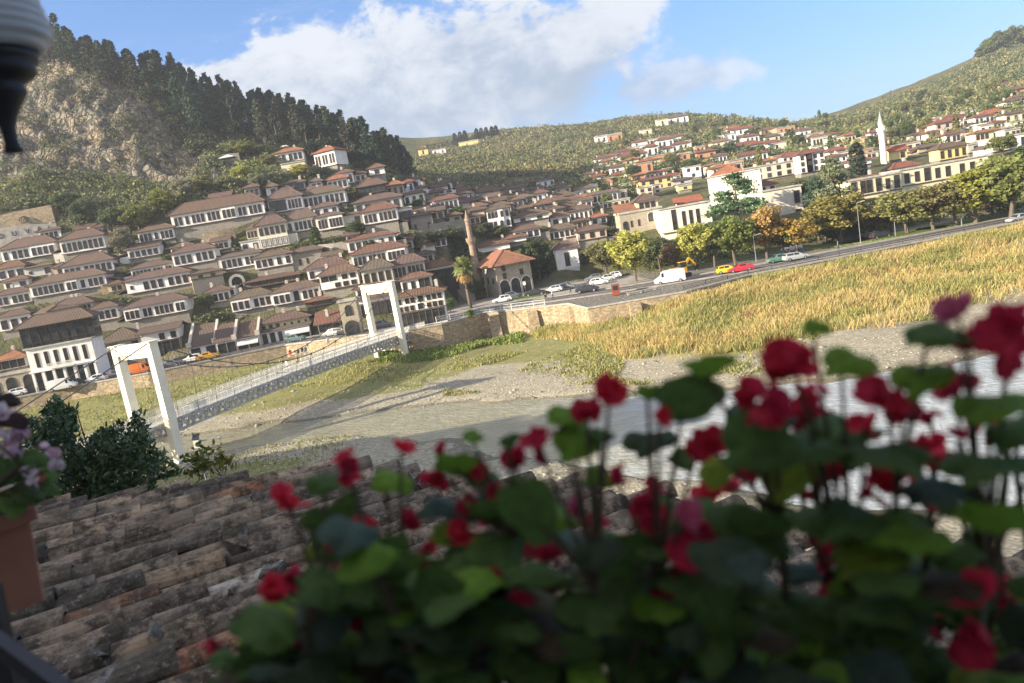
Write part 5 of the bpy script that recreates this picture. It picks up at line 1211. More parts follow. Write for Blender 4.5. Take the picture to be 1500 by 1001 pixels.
for u, v, h, w in ((1452, 92, 13, 14), (1468, 80, 15, 16), (1484, 74, 16, 17), (1500, 72, 15, 16), (1440, 104, 10, 12), (1478, 92, 12, 14)):
    p = at(u, v, 640); p.z = land_z(p.x, p.y)-7; tree('broad', p, h*1.5, w*1.3, (.13, .16, .06), 'large dark green tree of the clump on the hilltop at the right edge', 'hilltop clump at the right edge')
def town_trees():
    n = 0; tr = 0
    while n < 70 and tr < 900:
        tr += 1; u = RNG.uniform(880, 1495); v = np.interp(u, [880, 1000, 1150, 1300, 1500], [290, 270, 250, 228, 195])-RNG.uniform(0, 75); Y = hit(u, v)
        if not Y or Y > 560: continue
        p = at(u, v, Y); p.z = land_z(p.x, p.y)
        if not footprint_free(p.x, p.y, 3): continue
        kd = 'cypress' if RNG.random() < .16 else 'broad'; lab = 'slim dark cypress among the hillside houses' if kd == 'cypress' else 'green garden tree among the hillside houses'
        tree(kd, p, RNG.uniform(5, 8.5) if kd == 'broad' else 9, RNG.uniform(5, 7.5) if kd == 'broad' else 2.6, RNG.choice([(.11, .15, .055), (.15, .18, .06), (.20, .20, .07), (.09, .12, .05)]), lab, 'trees among the hillside houses'); n += 1
town_trees()
def palm():
    Y = hit(691, 452); p = at(690, 452, Y); p.z = land_z(p.x, p.y); k = Y/1083; H = 58*k
    root = empty('palm_tree', p, 0, 'tall palm with grey trunk and a skirt of dry orange fronds by the street', 'palm tree'); rs = np.random.RandomState(4)
    b = MB(); b.tube((0, 0, -.5), (-.15, 0, H*.5), .42, .30, 10); b.tube((-.15, 0, H*.5), (0, 0, H), .30, .30, 10); b.build('trunk', M['bark'], root, True)
    def fronds(n, e0, e1, L, colr, nm, droop, z0):
        V = []; C = []
        for i in range(n):
            a = rs.uniform(0, 6.3); e = rs.uniform(e0, e1); P0 = np.array([0, 0, H+z0]); d = np.array([math.cos(a)*math.cos(e), math.sin(a)*math.cos(e), math.sin(e)]); side = np.array([-math.sin(a), math.cos(a), 0])
            pts = []; pos = P0.copy(); dd = d.copy(); l_ = L*rs.uniform(.8, 1.1)
            for s in range(7): pts.append(pos.copy()); pos = pos+dd*l_/6; dd[2] -= droop/6; dd /= np.linalg.norm(dd)
            tone = rs.uniform(.7, 1.25)
            for s in range(1, 6):
                for sd in (-1, 1):
                    for q in range(3):
                        c = pts[s]+(pts[s+1]-pts[s])*q/3; w = .55*math.sin(math.pi*(s+.5)/7)+.15; tip = c+side*sd*w+(pts[s+1]-pts[s])*.9-np.array([0, 0, .18]); f = (pts[s+1]-pts[s])*.18
                        V += [c-f, c+f, tip+f*.3, tip-f*.3]; C += [np.array(colr)*tone*rs.uniform(.8, 1.2)]*4
            for s in range(6): w = side*.04; V += [pts[s]-w, pts[s]+w, pts[s+1]+w*.6, pts[s+1]-w*.6]; C += [np.array(colr)*tone]*4
        link(nm, np_mesh(nm, np.array(V), np.arange(len(V)).reshape(-1, 4), M['scrub'], np.array(C)), root)
    fronds(120, -.35, 1.5, 2.5, (.30, .33, .13), 'frond_crown', .8, .3); fronds(80, -1.45, -.5, 2.4, (.46, .30, .12), 'dry_skirt', .35, -.1)
palm()
# ---------------------------------------------------------------- suspension footbridge
plain('truss_shade', (.40, .41, .41), .6, .3, var=.25, scale=1.5)  # white truss darkened to grey, its underside shade put into the paint
AX0 = Vector((-40.5, 84.2, 0)); BD = Vector((.433, .901, 0)).normalized(); BN = Vector((-BD.y, BD.x, 0))      # near tower near post; along; to the far side
def bp(t, s, z): p = AX0+BD*t+BN*s; return Vector((p.x, p.y, z))
def deck_z(t): return 4.1+.9*(1-((t-25)/42.0)**2) if t < 67 else 4.1
def bridge():
    root = empty('suspension_bridge', bp(25, 2.6, -.3), 0, 'white suspension footbridge with two portal towers crossing the river bed', 'bridge'); inv = Matrix.Translation(-root.location)
    def add(name, b, mat, parent=root, smooth=False):
        o = b.build(name, M[mat], parent, smooth)
        if parent is root: o.matrix_parent_inverse = Matrix.Identity(4); o.location = -root.location
        return o
    S = 5.8; T2 = 49.8; TOP = 14.3
    for t in (0, T2):
        b = MB()
        for s in (0, S):
            b.bar(bp(t, s, -1), bp(t, s, TOP), .82, 1.1, up=BD)
            b.bar(bp(t, s, -1), bp(t, s, -.02), 2.0, 2.3, up=BD); 
        b.bar(bp(t, .45, TOP-.6), bp(t, S-.45, TOP-.6), 1.0, 1.2, up=(0, 0, 1)); b.bar(bp(t, .5, TOP-1.45), bp(t, S-.5, TOP-1.45), .6, .5)
        b.bar(bp(t, .5, deck_z(t)-1.9), bp(t, S-.5, deck_z(t)-1.9), .9, .7)
        for s in (0, S): b.bar(bp(t, s, TOP), bp(t, s, TOP+.12), 1.15, 1.5, up=BD)
        add('tower', b, 'bridge_paint')
    sa, sb = 1.05, S-1.05; t0, t1 = -36, 64; n = 100
    b = MB()
    for k in range(n):
        a, c = t0+(t1-t0)*k/n, t0+(t1-t0)*(k+1)/n
        b.raw([bp(a, sa, deck_z(a)), bp(c, sa, deck_z(c)), bp(c, sb, deck_z(c)), bp(a, sb, deck_z(a)), bp(a, sa, deck_z(a)-.15), bp(c, sa, deck_z(c)-.15), bp(c, sb, deck_z(c)-.15), bp(a, sb, deck_z(a)-.15)], [(3,2,1,0),(4,5,6,7),(0,1,5,4),(2,3,7,6)])
    add('deck', b, 'concrete')
    for s in (sa-.1, sb+.1):
        b = MB()
        for k in range(n):
            a, c = t0+(t1-t0)*k/n, t0+(t1-t0)*(k+1)/n; m = (a+c)/2
            b.bar(bp(a, s, deck_z(a)-.1), bp(c, s, deck_z(c)-.1), .2, .34); b.bar(bp(a, s, deck_z(a)-1.4), bp(c, s, deck_z(c)-1.4), .2, .28)
            b.bar(bp(a, s, deck_z(a)-1.3), bp(m, s, deck_z(m)-.2), .15, .2); b.bar(bp(m, s, deck_z(m)-.2), bp(c, s, deck_z(c)-1.3), .15, .2); b.bar(bp(a, s, deck_z(a)-1.3), bp(a, s, deck_z(a)-.2), .07, .07)
        add('truss', b, 'truss_shade')
        b = MB()
        for k in range(n):
            a, c = t0+(t1-t0)*k/n, t0+(t1-t0)*(k+1)/n
            for z in (1.15, .62, .12): b.bar(bp(a, s, deck_z(a)+z), bp(c, s, deck_z(c)+z), .09 if z > 1 else .05, .09 if z > 1 else .05)
            b.bar(bp(a, s, deck_z(a)), bp(a, s, deck_z(a)+1.15), .07, .07)
            for q in range(1, 6): x = a+(c-a)*q/6; b.bar(bp(x, s, deck_z(x)+.12), bp(x, s, deck_z(x)+1.12), .04, .04)
        add('railing', b, 'white_metal')
    b = MB()
    for k in range(0, n, 2):
        a = t0+(t1-t0)*k/n; b.bar(bp(a, sa, deck_z(a)-1.3), bp(a, sb, deck_z(a)-1.3), .1, .1); c = a+2; b.bar(bp(a, sa, deck_z(a)-1.3), bp(c, sb, deck_z(c)-1.3), .06, .06)
    add('cross_bracing', b, 'white_metal')
    def cab(t): # main cable height
        if t < 0: return TOP+(t/33.)*(TOP-4.0)
        if t > T2: return TOP-(t-T2)/15.*(TOP-5.3)
        return deck_z(T2/2)+1.9+(TOP-deck_z(T2/2)-1.9)*((t-T2/2)/(T2/2))**2
    for s, e in ((.1, .9), (S-.1, S-.9)):
        b = MB(); N = 60; 
        for k in range(N):
            a, c = -33+(97.8)*k/N, -33+97.8*(k+1)/N; b.tube(bp(a, s, cab(a)), bp(c, s, cab(c)), .065, .065, 6, False)
        add('main_cable', b, 'steel_cable')
        for t in range(2, 49, 3):
            h = MB(); h.tube(bp(t, s, cab(t)), bp(t, e, deck_z(t)), .022, .022, 5); h.tube(bp(t, s, cab(t)-.2), bp(t, s, cab(t)+.16), .13, .13, 6); add('hanger', h, 'steel_cable')
    bridge_end = bp(64, 2.6, 0)
    # stone abutment under the far end
    r2 = empty('abutment', (bridge_end.x, bridge_end.y+1, -.5), 0, 'tall stone abutment block carrying the far end of the footbridge', 'abutment')
    b = MB(); b.raw([(-7.4,-7.5,-1),(3.4,-7,-1),(3.4,2,-1),(-7.4,2,-1),(-6.9,-6.9,4.6),(2.9,-6.5,4.6),(2.9,2,4.9),(-6.9,2,4.9)], [(0,1,5,4),(1,2,6,5),(2,3,7,6),(3,0,4,7),(4,5,6,7)]); b.build('block', M['rubble_wall'], r2)
    b = MB(); b.box(-7.2, 3.2, -7.2, 2, 4.92, 5.15); b.build('slab', M['concrete'], r2)
bridge()
def railing(label, pts, z, mat='white_metal', h=1.1, sp=2.0):
    root = empty('railing', (*pts[0], z), 0, label, 'railing'); b = MB(); p0 = Vector((*pts[0], 0)); q = MB()
    for a, c in zip(pts[:-1], pts[1:]):
        a = Vector((*a, 0))-p0; c = Vector((*c, 0))-p0; L = (c-a).length; n = max(1, int(L/sp))
        for hz in (h, h*.55, .15): b.bar(a+Vector((0, 0, hz)), c+Vector((0, 0, hz)), .06, .06)
        for k in range(n+1): p = a+(c-a)*k/n; q.bar(p, p+Vector((0, 0, h+.05)), .09, .09)
        if sp < 2.5:
            for k in range(int(L/.25)): p = a+(c-a)*k*.25/L; b.bar(p+Vector((0, 0, .15)), p+Vector((0, 0, h)), .03, .03)
    b.build('rails', M[mat], root); q.build('posts', M[mat], root)
railing('white railing along the embankment from the footbridge to the plaza', [(-13, 135), (-8, 136.8), (-5, 138.2), (3, 134.4), (7, 132.2)], STZ+.34, sp=2)
railing('thin metal guard rail along the right roadside', [(29, 119.5), (42, 126.2), (55, 128), (92, 134), (130, 139)], STZ+.34, 'dark_metal', .7, 4)
railing('thin grey guard rail along the left street edge', [(-120, 132), (-94, 135.3), (-83, 138.6), (-68, 138.1), (-60, 140.6), (-44, 145.6), (-30, 138)], STZ+.34, 'dark_metal', .8, 4)
# ---------------------------------------------------------------- vehicles
def car_tpl(kind):
    S = {'hatch': ([(-2.0,.35,.72,.72),(-1.85,.3,.95,.95),(-1.55,.28,1.0,1.38),(-.6,.25,.98,1.48),(.35,.25,.96,1.44),(1.0,.25,.93,.95),(1.8,.3,.78,.80),(2.05,.38,.62,.64)], .86),
         'estate': ([(-2.3,.35,.8,.8),(-2.2,.3,1.0,1.02),(-1.95,.28,1.02,1.45),(-.6,.25,1.0,1.5),(.45,.25,.98,1.42),(1.15,.25,.95,.97),(2.0,.3,.8,.82),(2.3,.38,.62,.64)], .88),
         'sedan': ([(-2.3,.35,.8,.8),(-2.15,.3,.98,1.0),(-1.5,.28,1.0,1.03),(-.95,.25,1.0,1.4),(.3,.25,.98,1.42),(1.0,.25,.95,.97),(1.95,.3,.8,.82),(2.3,.38,.62,.64)], .88),
         'van': ([(-2.8,.4,1.2,1.9),(-2.7,.35,1.25,2.35),(-1.0,.33,1.25,2.45),(1.0,.33,1.25,2.42),(1.5,.33,1.25,2.1),(2.15,.33,1.22,1.26),(2.7,.35,1.0,1.02),(2.85,.45,.8,.82)], .98)}[kind]
    st, w = S; b = MB(); n = len(st); rings = []
    for x, zb, zt, zr in st:
        f = 1-.12*(abs(x)/2.8)**4; wr = w*(.80 if kind != 'van' else .93) if zr-zt > .2 else w*.93
        rings.append([(x, -w*f*.94, zb), (x, -w*f, (zb+zt)/2), (x, -w*f*.97, zt), (x, -wr*f, zr), (x, wr*f, zr), (x, w*f*.97, zt), (x, w*f, (zb+zt)/2), (x, w*f*.94, zb)])
    for r1, r2 in zip(rings[:-1], rings[1:]):
        b.raw(r1+r2, [(k, (k+1) % 8, 8+(k+1) % 8, 8+k) for k in range(8)])
    b.raw(rings[0], [tuple(range(7, -1, -1))]); b.raw(rings[-1], [tuple(range(8))]); body = b.mesh('body', M['car_paint'])
    root = empty({'van': 'van'}.get(kind, 'car')); bo = link('body', body, root)
    hi = [i for i in range(n) if st[i][3]-st[i][2] > .25]; g = MB(); e = .012
    def lerp(a, c, t): return tuple(a[i]+(c[i]-a[i])*t for i in range(3))
    for sd, (i2, i3) in ((-1, (2, 3)), (1, (5, 4))):
        ids = hi if kind != 'van' else hi[3:4]+[hi[-1]]
        if kind == 'van': ids = [3, 4]
        for i, j in zip(ids[:-1], ids[1:]):
            q = [lerp(rings[i][i2], rings[i][i3], .1), lerp(rings[j][i2], rings[j][i3], .1), lerp(rings[j][i2], rings[j][i3], .88), lerp(rings[i][i2], rings[i][i3], .88)]
            x0, x1 = q[0][0], q[1][0]; m = .05*(x1-x0)
            q = [(p[0]+(m if k in (0, 3) else -m), p[1]+sd*e, p[2]) for k, p in enumerate(q)]; g.poly(q if sd < 0 else q[::-1])
    for i, j, sg in ((hi[-1], hi[-1]+1, 1), (hi[0], hi[0]-1, -1)):
        if kind == 'van' and sg < 0: continue
        if j < 0: continue
        A, Bq = rings[i][3], rings[i][4]; C_, D_ = rings[j][5], rings[j][2]
        A, Bq, C_, D_ = [(p[0]+sg*.015, p[1]*.92, p[2]+.01) for p in (A, Bq, C_, D_)]; A = lerp(A, D_, .08); Bq = lerp(Bq, C_, .08); D_ = lerp(D_, A, .08); C_ = lerp(C_, Bq, .08)
        g.poly([D_, C_, Bq, A] if sg > 0 else [A, Bq, C_, D_])
    g.build('windows', M['glass'], root)
    wb = MB()
    R_ = .32 if kind != 'van' else .36; prof = [(.12, -.11), (R_-.04, -.11), (R_, -.07), (R_, .07), (R_-.04, .11), (.12, .11)]; wb.lathe(prof, 14); wm = wb.mesh('wheel', M['tyre']); hb = MB(); hb.lathe([(.05, .112), (R_*.6, .112), (R_*.55, .125), (.04, .13)], 12); hm = hb.mesh('rim', M['grey_metal'])
    L = st[-1][0]
    for x in (L*.64, -L*.64):
        for sd in (-1, 1):
            wo = link('wheel', wm, root); wo.location = (x, sd*(w-.1), R_); wo.rotation_euler = (R(-90)*sd, 0, 0); link('rim', hm, wo)
    for sd in (-1, 1):
        h = MB(); h.box(-.04, .06, -.16, .16, -.07, .07); o = h.build('headlight', M['lamp_white'], root); o.location = (st[-2][0]+.15, sd*w*.66, st[-1][2]-.0)
        h = MB(); h.box(-.05, .04, -.12, .12, -.1, .1); o = h.build('tail_light', M['lamp_red'], root); o.location = (st[0][0]+.02, sd*w*.7, st[0][2]-.02)
    return root
CAR_T = {}
def place_car(kind, u, v, color, label, ang=None, L=None, cat=None, name=None, dz=.03):
    p = at_z(u, v, STZ+dz)
    if kind not in CAR_T: CAR_T[kind] = o = car_tpl(kind)
    else: o = copy_tree(CAR_T[kind])
    o.scale = (.86,)*3 if kind == 'van' and u < 500 else (1, 1, 1)
    if ang is None:
        x = p.x; d = .5; ang = math.degrees(math.atan2(lerp_poly(ROAD, x+3)-lerp_poly(ROAD, x-3), 6))+(180 if RNG.random() < .5 else 0)
    o.location = p; o.rotation_euler = (0, 0, R(ang)); o['label'] = label; o['category'] = cat or ('van' if kind == 'van' else 'car'); o['group'] = 'vehicles along the riverside street'
    o.name = name or ('van' if kind == 'van' else 'parked_car')
    for ch in o.children:
        if ch.name.startswith('body'): ch.color = (*color, 1)
    return o
WH, BK, SV, GYC = (.75, .75, .75), (.03, .032, .04), (.42, .44, .46), (.14, .15, .17)
for a in [('estate', 24, 580, WH, 'white estate car parked before the stone arcade at far left'), ('van', 93, 571, WH, 'white minivan parked in front of the white arcade restaurant', None, None, 'van', 'van'),
  ('hatch', 112, 566, BK, 'black car close behind the white minivan'), ('hatch', 142, 560, WH, 'small white car right of the arcade restaurant'),
  ('van', 206, 548, (.62, .17, .04), 'orange minibus seen through the near bridge tower', None, None, 'minibus', 'minibus'), ('sedan', 250, 538, GYC, 'dark grey car right of the orange minibus'),
  ('hatch', 283, 530, WH, 'white car just left of the yellow taxi'), ('sedan', 306, 526, (.62, .33, .03), 'yellow orange taxi in front of the brown roofed shops'),
  ('hatch', 434, 500, (.10, .18, .18), 'dark teal car by the white awning shops'), ('hatch', 488, 492, SV, 'pale silver car left of the far bridge tower'), ('sedan', 503, 490, BK, 'black car touching the pale silver one near the far bridge tower'),
  ('hatch', 622, 466, (.5, .03, .04), 'dark red car behind the far bridge tower'), ('hatch', 736, 443, WH, 'white car in front of the khan arches'), ('hatch', 752, 437, GYC, 'grey car behind the white one before the khan'),
  ('sedan', 785, 433, BK, 'dark saloon on the plaza right of the khan arches'), ('hatch', 812, 428, SV, 'silver car on the plaza in the middle of the traffic'), ('hatch', 830, 424, GYC, 'dark car right beside the silver plaza car'),
  ('estate', 861, 428, BK, 'black car at the plaza left of the red kiosk'), ('hatch', 818, 414, GYC, 'grey car far back by the corner house'), ('hatch', 878, 417, WH, 'white parked car first in the crowded parking row'),
  ('hatch', 888, 412, SV, 'silver parked car second in the crowded parking row'), ('hatch', 898, 408, WH, 'white parked car at the back of the crowded parking row'), ('hatch', 870, 411, GYC, 'grey parked car left end of the crowded parking row'),
  ('van', 982, 415, WH, 'large white delivery van on the right road', None, None, 'van', 'van'), ('hatch', 1066, 400, (.75, .50, .03), 'yellow car close behind the red one'), ('sedan', 1085, 398, (.55, .03, .05), 'red car on the right road'),
  ('hatch', 1140, 384, (.10, .22, .17), 'green car behind the silver estate'), ('estate', 1166, 381, SV, 'silver estate car on the right road'), ('hatch', 1290, 349, BK, 'dark car parked under the olive trees'),
  ('hatch', 1272, 347, GYC, 'grey car parked under the olive trees'), ('hatch', 1160, 368, WH, 'white car parked behind the yellow orange tree'), ('hatch', 1492, 325, SV, 'pale car at the right edge under the trees'),
  ('hatch', 560, 480, GYC, 'grey car seen through the far bridge tower'), ('hatch', 170, 553, GYC, 'grey car left of the orange minibus')]:
    place_car(*a)
# yellow digger behind the van
def digger():
    p = at_z(998, 407, STZ+.05); root = empty('excavator', p, R(12), 'yellow digger standing right behind the white delivery van', 'excavator')
    plain('digger_paint', (.72, .38, .02), .4, .4)
    b = MB(); b.box(-1.8, .9, -1.1, 1.1, .9, 2.0); b.raw([(-2.2,-1,1.0),(-1.8,-1.1,.95),(-1.8,1.1,.95),(-2.2,1,1.0),(-2.1,-.9,1.8),(-1.8,-1.05,2.0),(-1.8,1.05,2.0),(-2.1,.9,1.8)], [(0,3,2,1),(4,5,6,7),(0,1,5,4),(3,0,4,7),(2,3,7,6)]); b.build('body', M['digger_paint'], root)
    b = MB(); b.box(-.3, .95, -1.05, -.05, 2.0, 2.95); b.build('cab', M['glass'], root); b = MB(); b.box(-.4, 1.05, -1.12, .02, 2.95, 3.05); b.build('cab_roof', M['digger_paint'], root)
    b = MB(); b.bar((.7, .5, 1.6), (2.4, .5, 3.4), .3, .4); b.bar((2.4, .5, 3.4), (3.6, .5, 1.9), .25, .32); b.build('boom', M['digger_paint'], root)
    b = MB(); b.prism([(3.3, .9), (4.1, 1.1), (3.9, 2.0), (3.4, 1.9)], .1, .9); b.build('bucket', M['dark_metal'], root)
    for y in (-1.25, .75): b = MB(); b.prism([(-1.7, .1), (1.5, .1), (1.8, .5), (1.5, .85), (-1.7, .85), (-2.0, .5)], y, y+.5); b.build('track', M['tyre'], root)
digger()
# ---------------------------------------------------------------- street furniture
LT = None
def lamp(u, vb, vt, label):
    p = at_z(u, vb, STZ+.1); H = (vb-vt)*p.y/1083*1.0; root = empty('street_lamp', p, 0, label, 'street lamp', 'street lamps')
    b = MB(); b.tube((0, 0, 0), (0, 0, .8), .12, .10, 8); b.tube((0, 0, .8), (0, 0, H), .08, .05, 8); b.build('pole', M['grey_metal'], root)
    b = MB(); b.tube((0, 0, H-.05), (.9, -.3, H+.15), .035, .03, 6); b.box(.75, 1.4, -.42, -.2, H+.1, H+.2); b.build('lamp_head', M['white_metal'], root)
for a in [(715, 437, 393, 'tall pole with small signs in front of the khan arches'), (1108, 384, 345, 'short pale lamp post beneath the orange tree'), (1261, 357, 297, 'tall lamp post right of the wide olive yellow tree'),
          (1409, 331, 298, 'lamp post between the large trees near the right edge'), (1312, 346, 300, 'slim lamp post under the broad olive tree'), (846, 400, 372, 'lamp post by the shaded corner house'), (862, 402, 368, 'lamp post left of the olive park tree')]: lamp(*a)
def signp(u, v, h, label):
    p = at_z(u, v, STZ+.05); root = empty('road_sign', p, 0, label, 'sign'); b = MB(); b.tube((0, 0, 0), (0, 0, h), .05, .05, 8); b.build('pole', M['grey_metal'], root)
    b = MB(); b.box(-.35, .35, -.1, -.05, h-.9, h-.05); b.build('sign_plate', M['frame_white'], root)
signp(642, 468, 2.6, 'small white sign by the railing near the footbridge end'); signp(770, 428, 2.5, 'small white road sign on the plaza left of the dark saloon')
def kiosk():
    p = at_z(903, 432, STZ+.05); root = empty('kiosk', p, R(-10), 'small rusty red square kiosk at the edge of the embankment', 'kiosk'); plain('rust_red', (.24, .065, .04), .6, .2)
    b = MB(); b.box(-.7, .7, -.6, .6, 0, 2.0); b.build('body', M['rust_red'], root); b = MB(); b.box(-.8, .8, -.7, .7, 2.0, 2.12); b.build('roof', M['grey_metal'], root); b = MB(); b.box(-.45, .45, -.63, -.605, .9, 1.7); b.build('panel', M['dark_metal'], root)
kiosk()
def bench(u, v, label, ang=0):
    p = at_z(u, v, STZ+.05); root = empty('bench', p, R(ang), label, 'bench'); b = MB(); b.box(-1.5, 1.5, -.25, .25, .4, .5); b.build('seat', M['concrete'], root)
    for x in (-1.1, 1.1): b = MB(); b.box(x-.18, x+.18, -.22, .22, 0, .4); b.build('leg', M['concrete'], root)
bench(930, 431, 'long pale stone bench right of the red kiosk', 8); bench(950, 427, 'pale stone bench further right of the red kiosk', 8); bench(440, 522, 'bench with people on the promenade behind the footbridge', 10)
# people
def person(u, v, shirt, trousers, label, z=STZ+.14, step=.16, sit=False, rz=0, P0=None):
    p = P0 or at_z(u, v, z)
    J = [(0,0,.95),(0,0,1.2),(0,0,1.42),(0,0,1.55),(0,.01,1.68),(.0,0,1.74), (.17,0,1.40),(.24,.03,1.14),(.25,-.08,.90),(.26,-.1,.82),(-.17,0,1.40),(-.24,-.03,1.14),(-.25,.06,.90),(-.26,.08,.82), (.09,0,.9),(.1,-step,.5),(.1,-step*.7,.09),(.1,-step*.7-.14,.04),(-.09,0,.9),(-.1,step*.4,.5),(-.1,step*1.3,.12),(-.1,step*1.3-.13,.04)]
    E = [(0,1),(1,2),(2,3),(3,4),(4,5),(2,6),(6,7),(7,8),(8,9),(2,10),(10,11),(11,12),(12,13),(0,14),(14,15),(15,16),(16,17),(0,18),(18,19),(19,20),(20,21)]
    Rr = [.15,.14,.15,.06,.1,.085,.07,.05,.04,.035,.07,.05,.04,.035,.095,.07,.05,.045,.095,.07,.05,.045]
    if sit:
        J[14:] = [(.1,-.05,.9),(.12,-.45,.88),(.12,-.48,.48),(.12,-.6,.44),(-.1,-.05,.9),(-.12,-.45,.88),(-.12,-.48,.48),(-.12,-.6,.44)]; J = [(x, y, z_-.4) for x, y, z_ in J]
    me = bpy.data.meshes.new('person'); me.from_pydata(J, E, []); o = bpy.data.objects.new('person_tmp', me); col.objects.link(o)
    md = o.modifiers.new('skin', 'SKIN'); sv = me.skin_vertices[0].data
    for i, r in enumerate(Rr): sv[i].radius = (r, r*.8)
    sv[0].use_root = True; o.modifiers.new('sub', 'SUBSURF').levels = 1
    bpy.context.view_layer.update(); dg = bpy.context.evaluated_depsgraph_get(); m2 = bpy.data.meshes.new_from_object(o.evaluated_get(dg)); bpy.data.objects.remove(o)
    off = -.4 if sit else 0
    for m in ('skin', 'cloth_'+shirt, 'cloth_'+trousers, 'hair'): m2.materials.append(M[m])
    for f in m2.polygons:
        c = f.center; z_ = c.z-off; hand = abs(c.x) > .2 and z_ < .93
        f.material_index = 3 if (z_ > 1.66 and c.y > -.02) or z_ > 1.77 else (0 if z_ > 1.5 or hand else (1 if z_ > .93 and not (sit and c.y < -.15) else 2)); f.use_smooth = True
    ob = link('person', m2); ob.location = p; ob.rotation_euler = (0, 0, R(rz)); return tag(ob, label, 'person', 'people along the street and bridge')
plain('skin', (.55, .35, .26), .6); plain('hair', (.03, .02, .018), .7)
for n_, c_ in (('white', (.7, .7, .68)), ('black', (.03, .03, .035)), ('red', (.6, .04, .06)), ('blue', (.05, .08, .2)), ('tan', (.35, .25, .15)), ('grey', (.2, .2, .2))): plain('cloth_'+n_, c_, .9, .1)
person(810, 438, 'white', 'blue', 'person in a white shirt walking on the plaza edge', rz=80); person(427, 526, 'red', 'red', 'person in bright red on the promenade behind the bridge', rz=20)
person(438, 521, 'black', 'black', 'left of three people in dark clothes seated on the promenade bench', sit=True); person(444, 519, 'black', 'blue', 'middle one of three people seated on the promenade bench', sit=True); person(449, 518, 'blue', 'black', 'right of three people seated on the promenade bench', sit=True)
person(482, 508, 'white', 'grey', 'person in white standing left of the far bridge tower', rz=40); person(836, 430, 'black', 'black', 'person in dark clothes walking between the plaza cars', rz=90); person(800, 440, 'black', 'grey', 'dark figure sitting near the embankment edge', sit=True)
q = bp(24, 3.2, deck_z(24)); person(0, 0, 'white', 'tan', 'person in white crossing the footbridge near its middle', rz=150, P0=q); q = bp(25.2, 2.2, deck_z(25.2)); person(0, 0, 'tan', 'tan', 'person in tan clothes beside the one in white on the footbridge', rz=160, P0=q)
person(1155, 375, 'black', 'black', 'person in dark clothes behind the silver estate car'); person(1228, 366, 'grey', 'blue', 'person on the pavement left of the tall lamp post', rz=70)
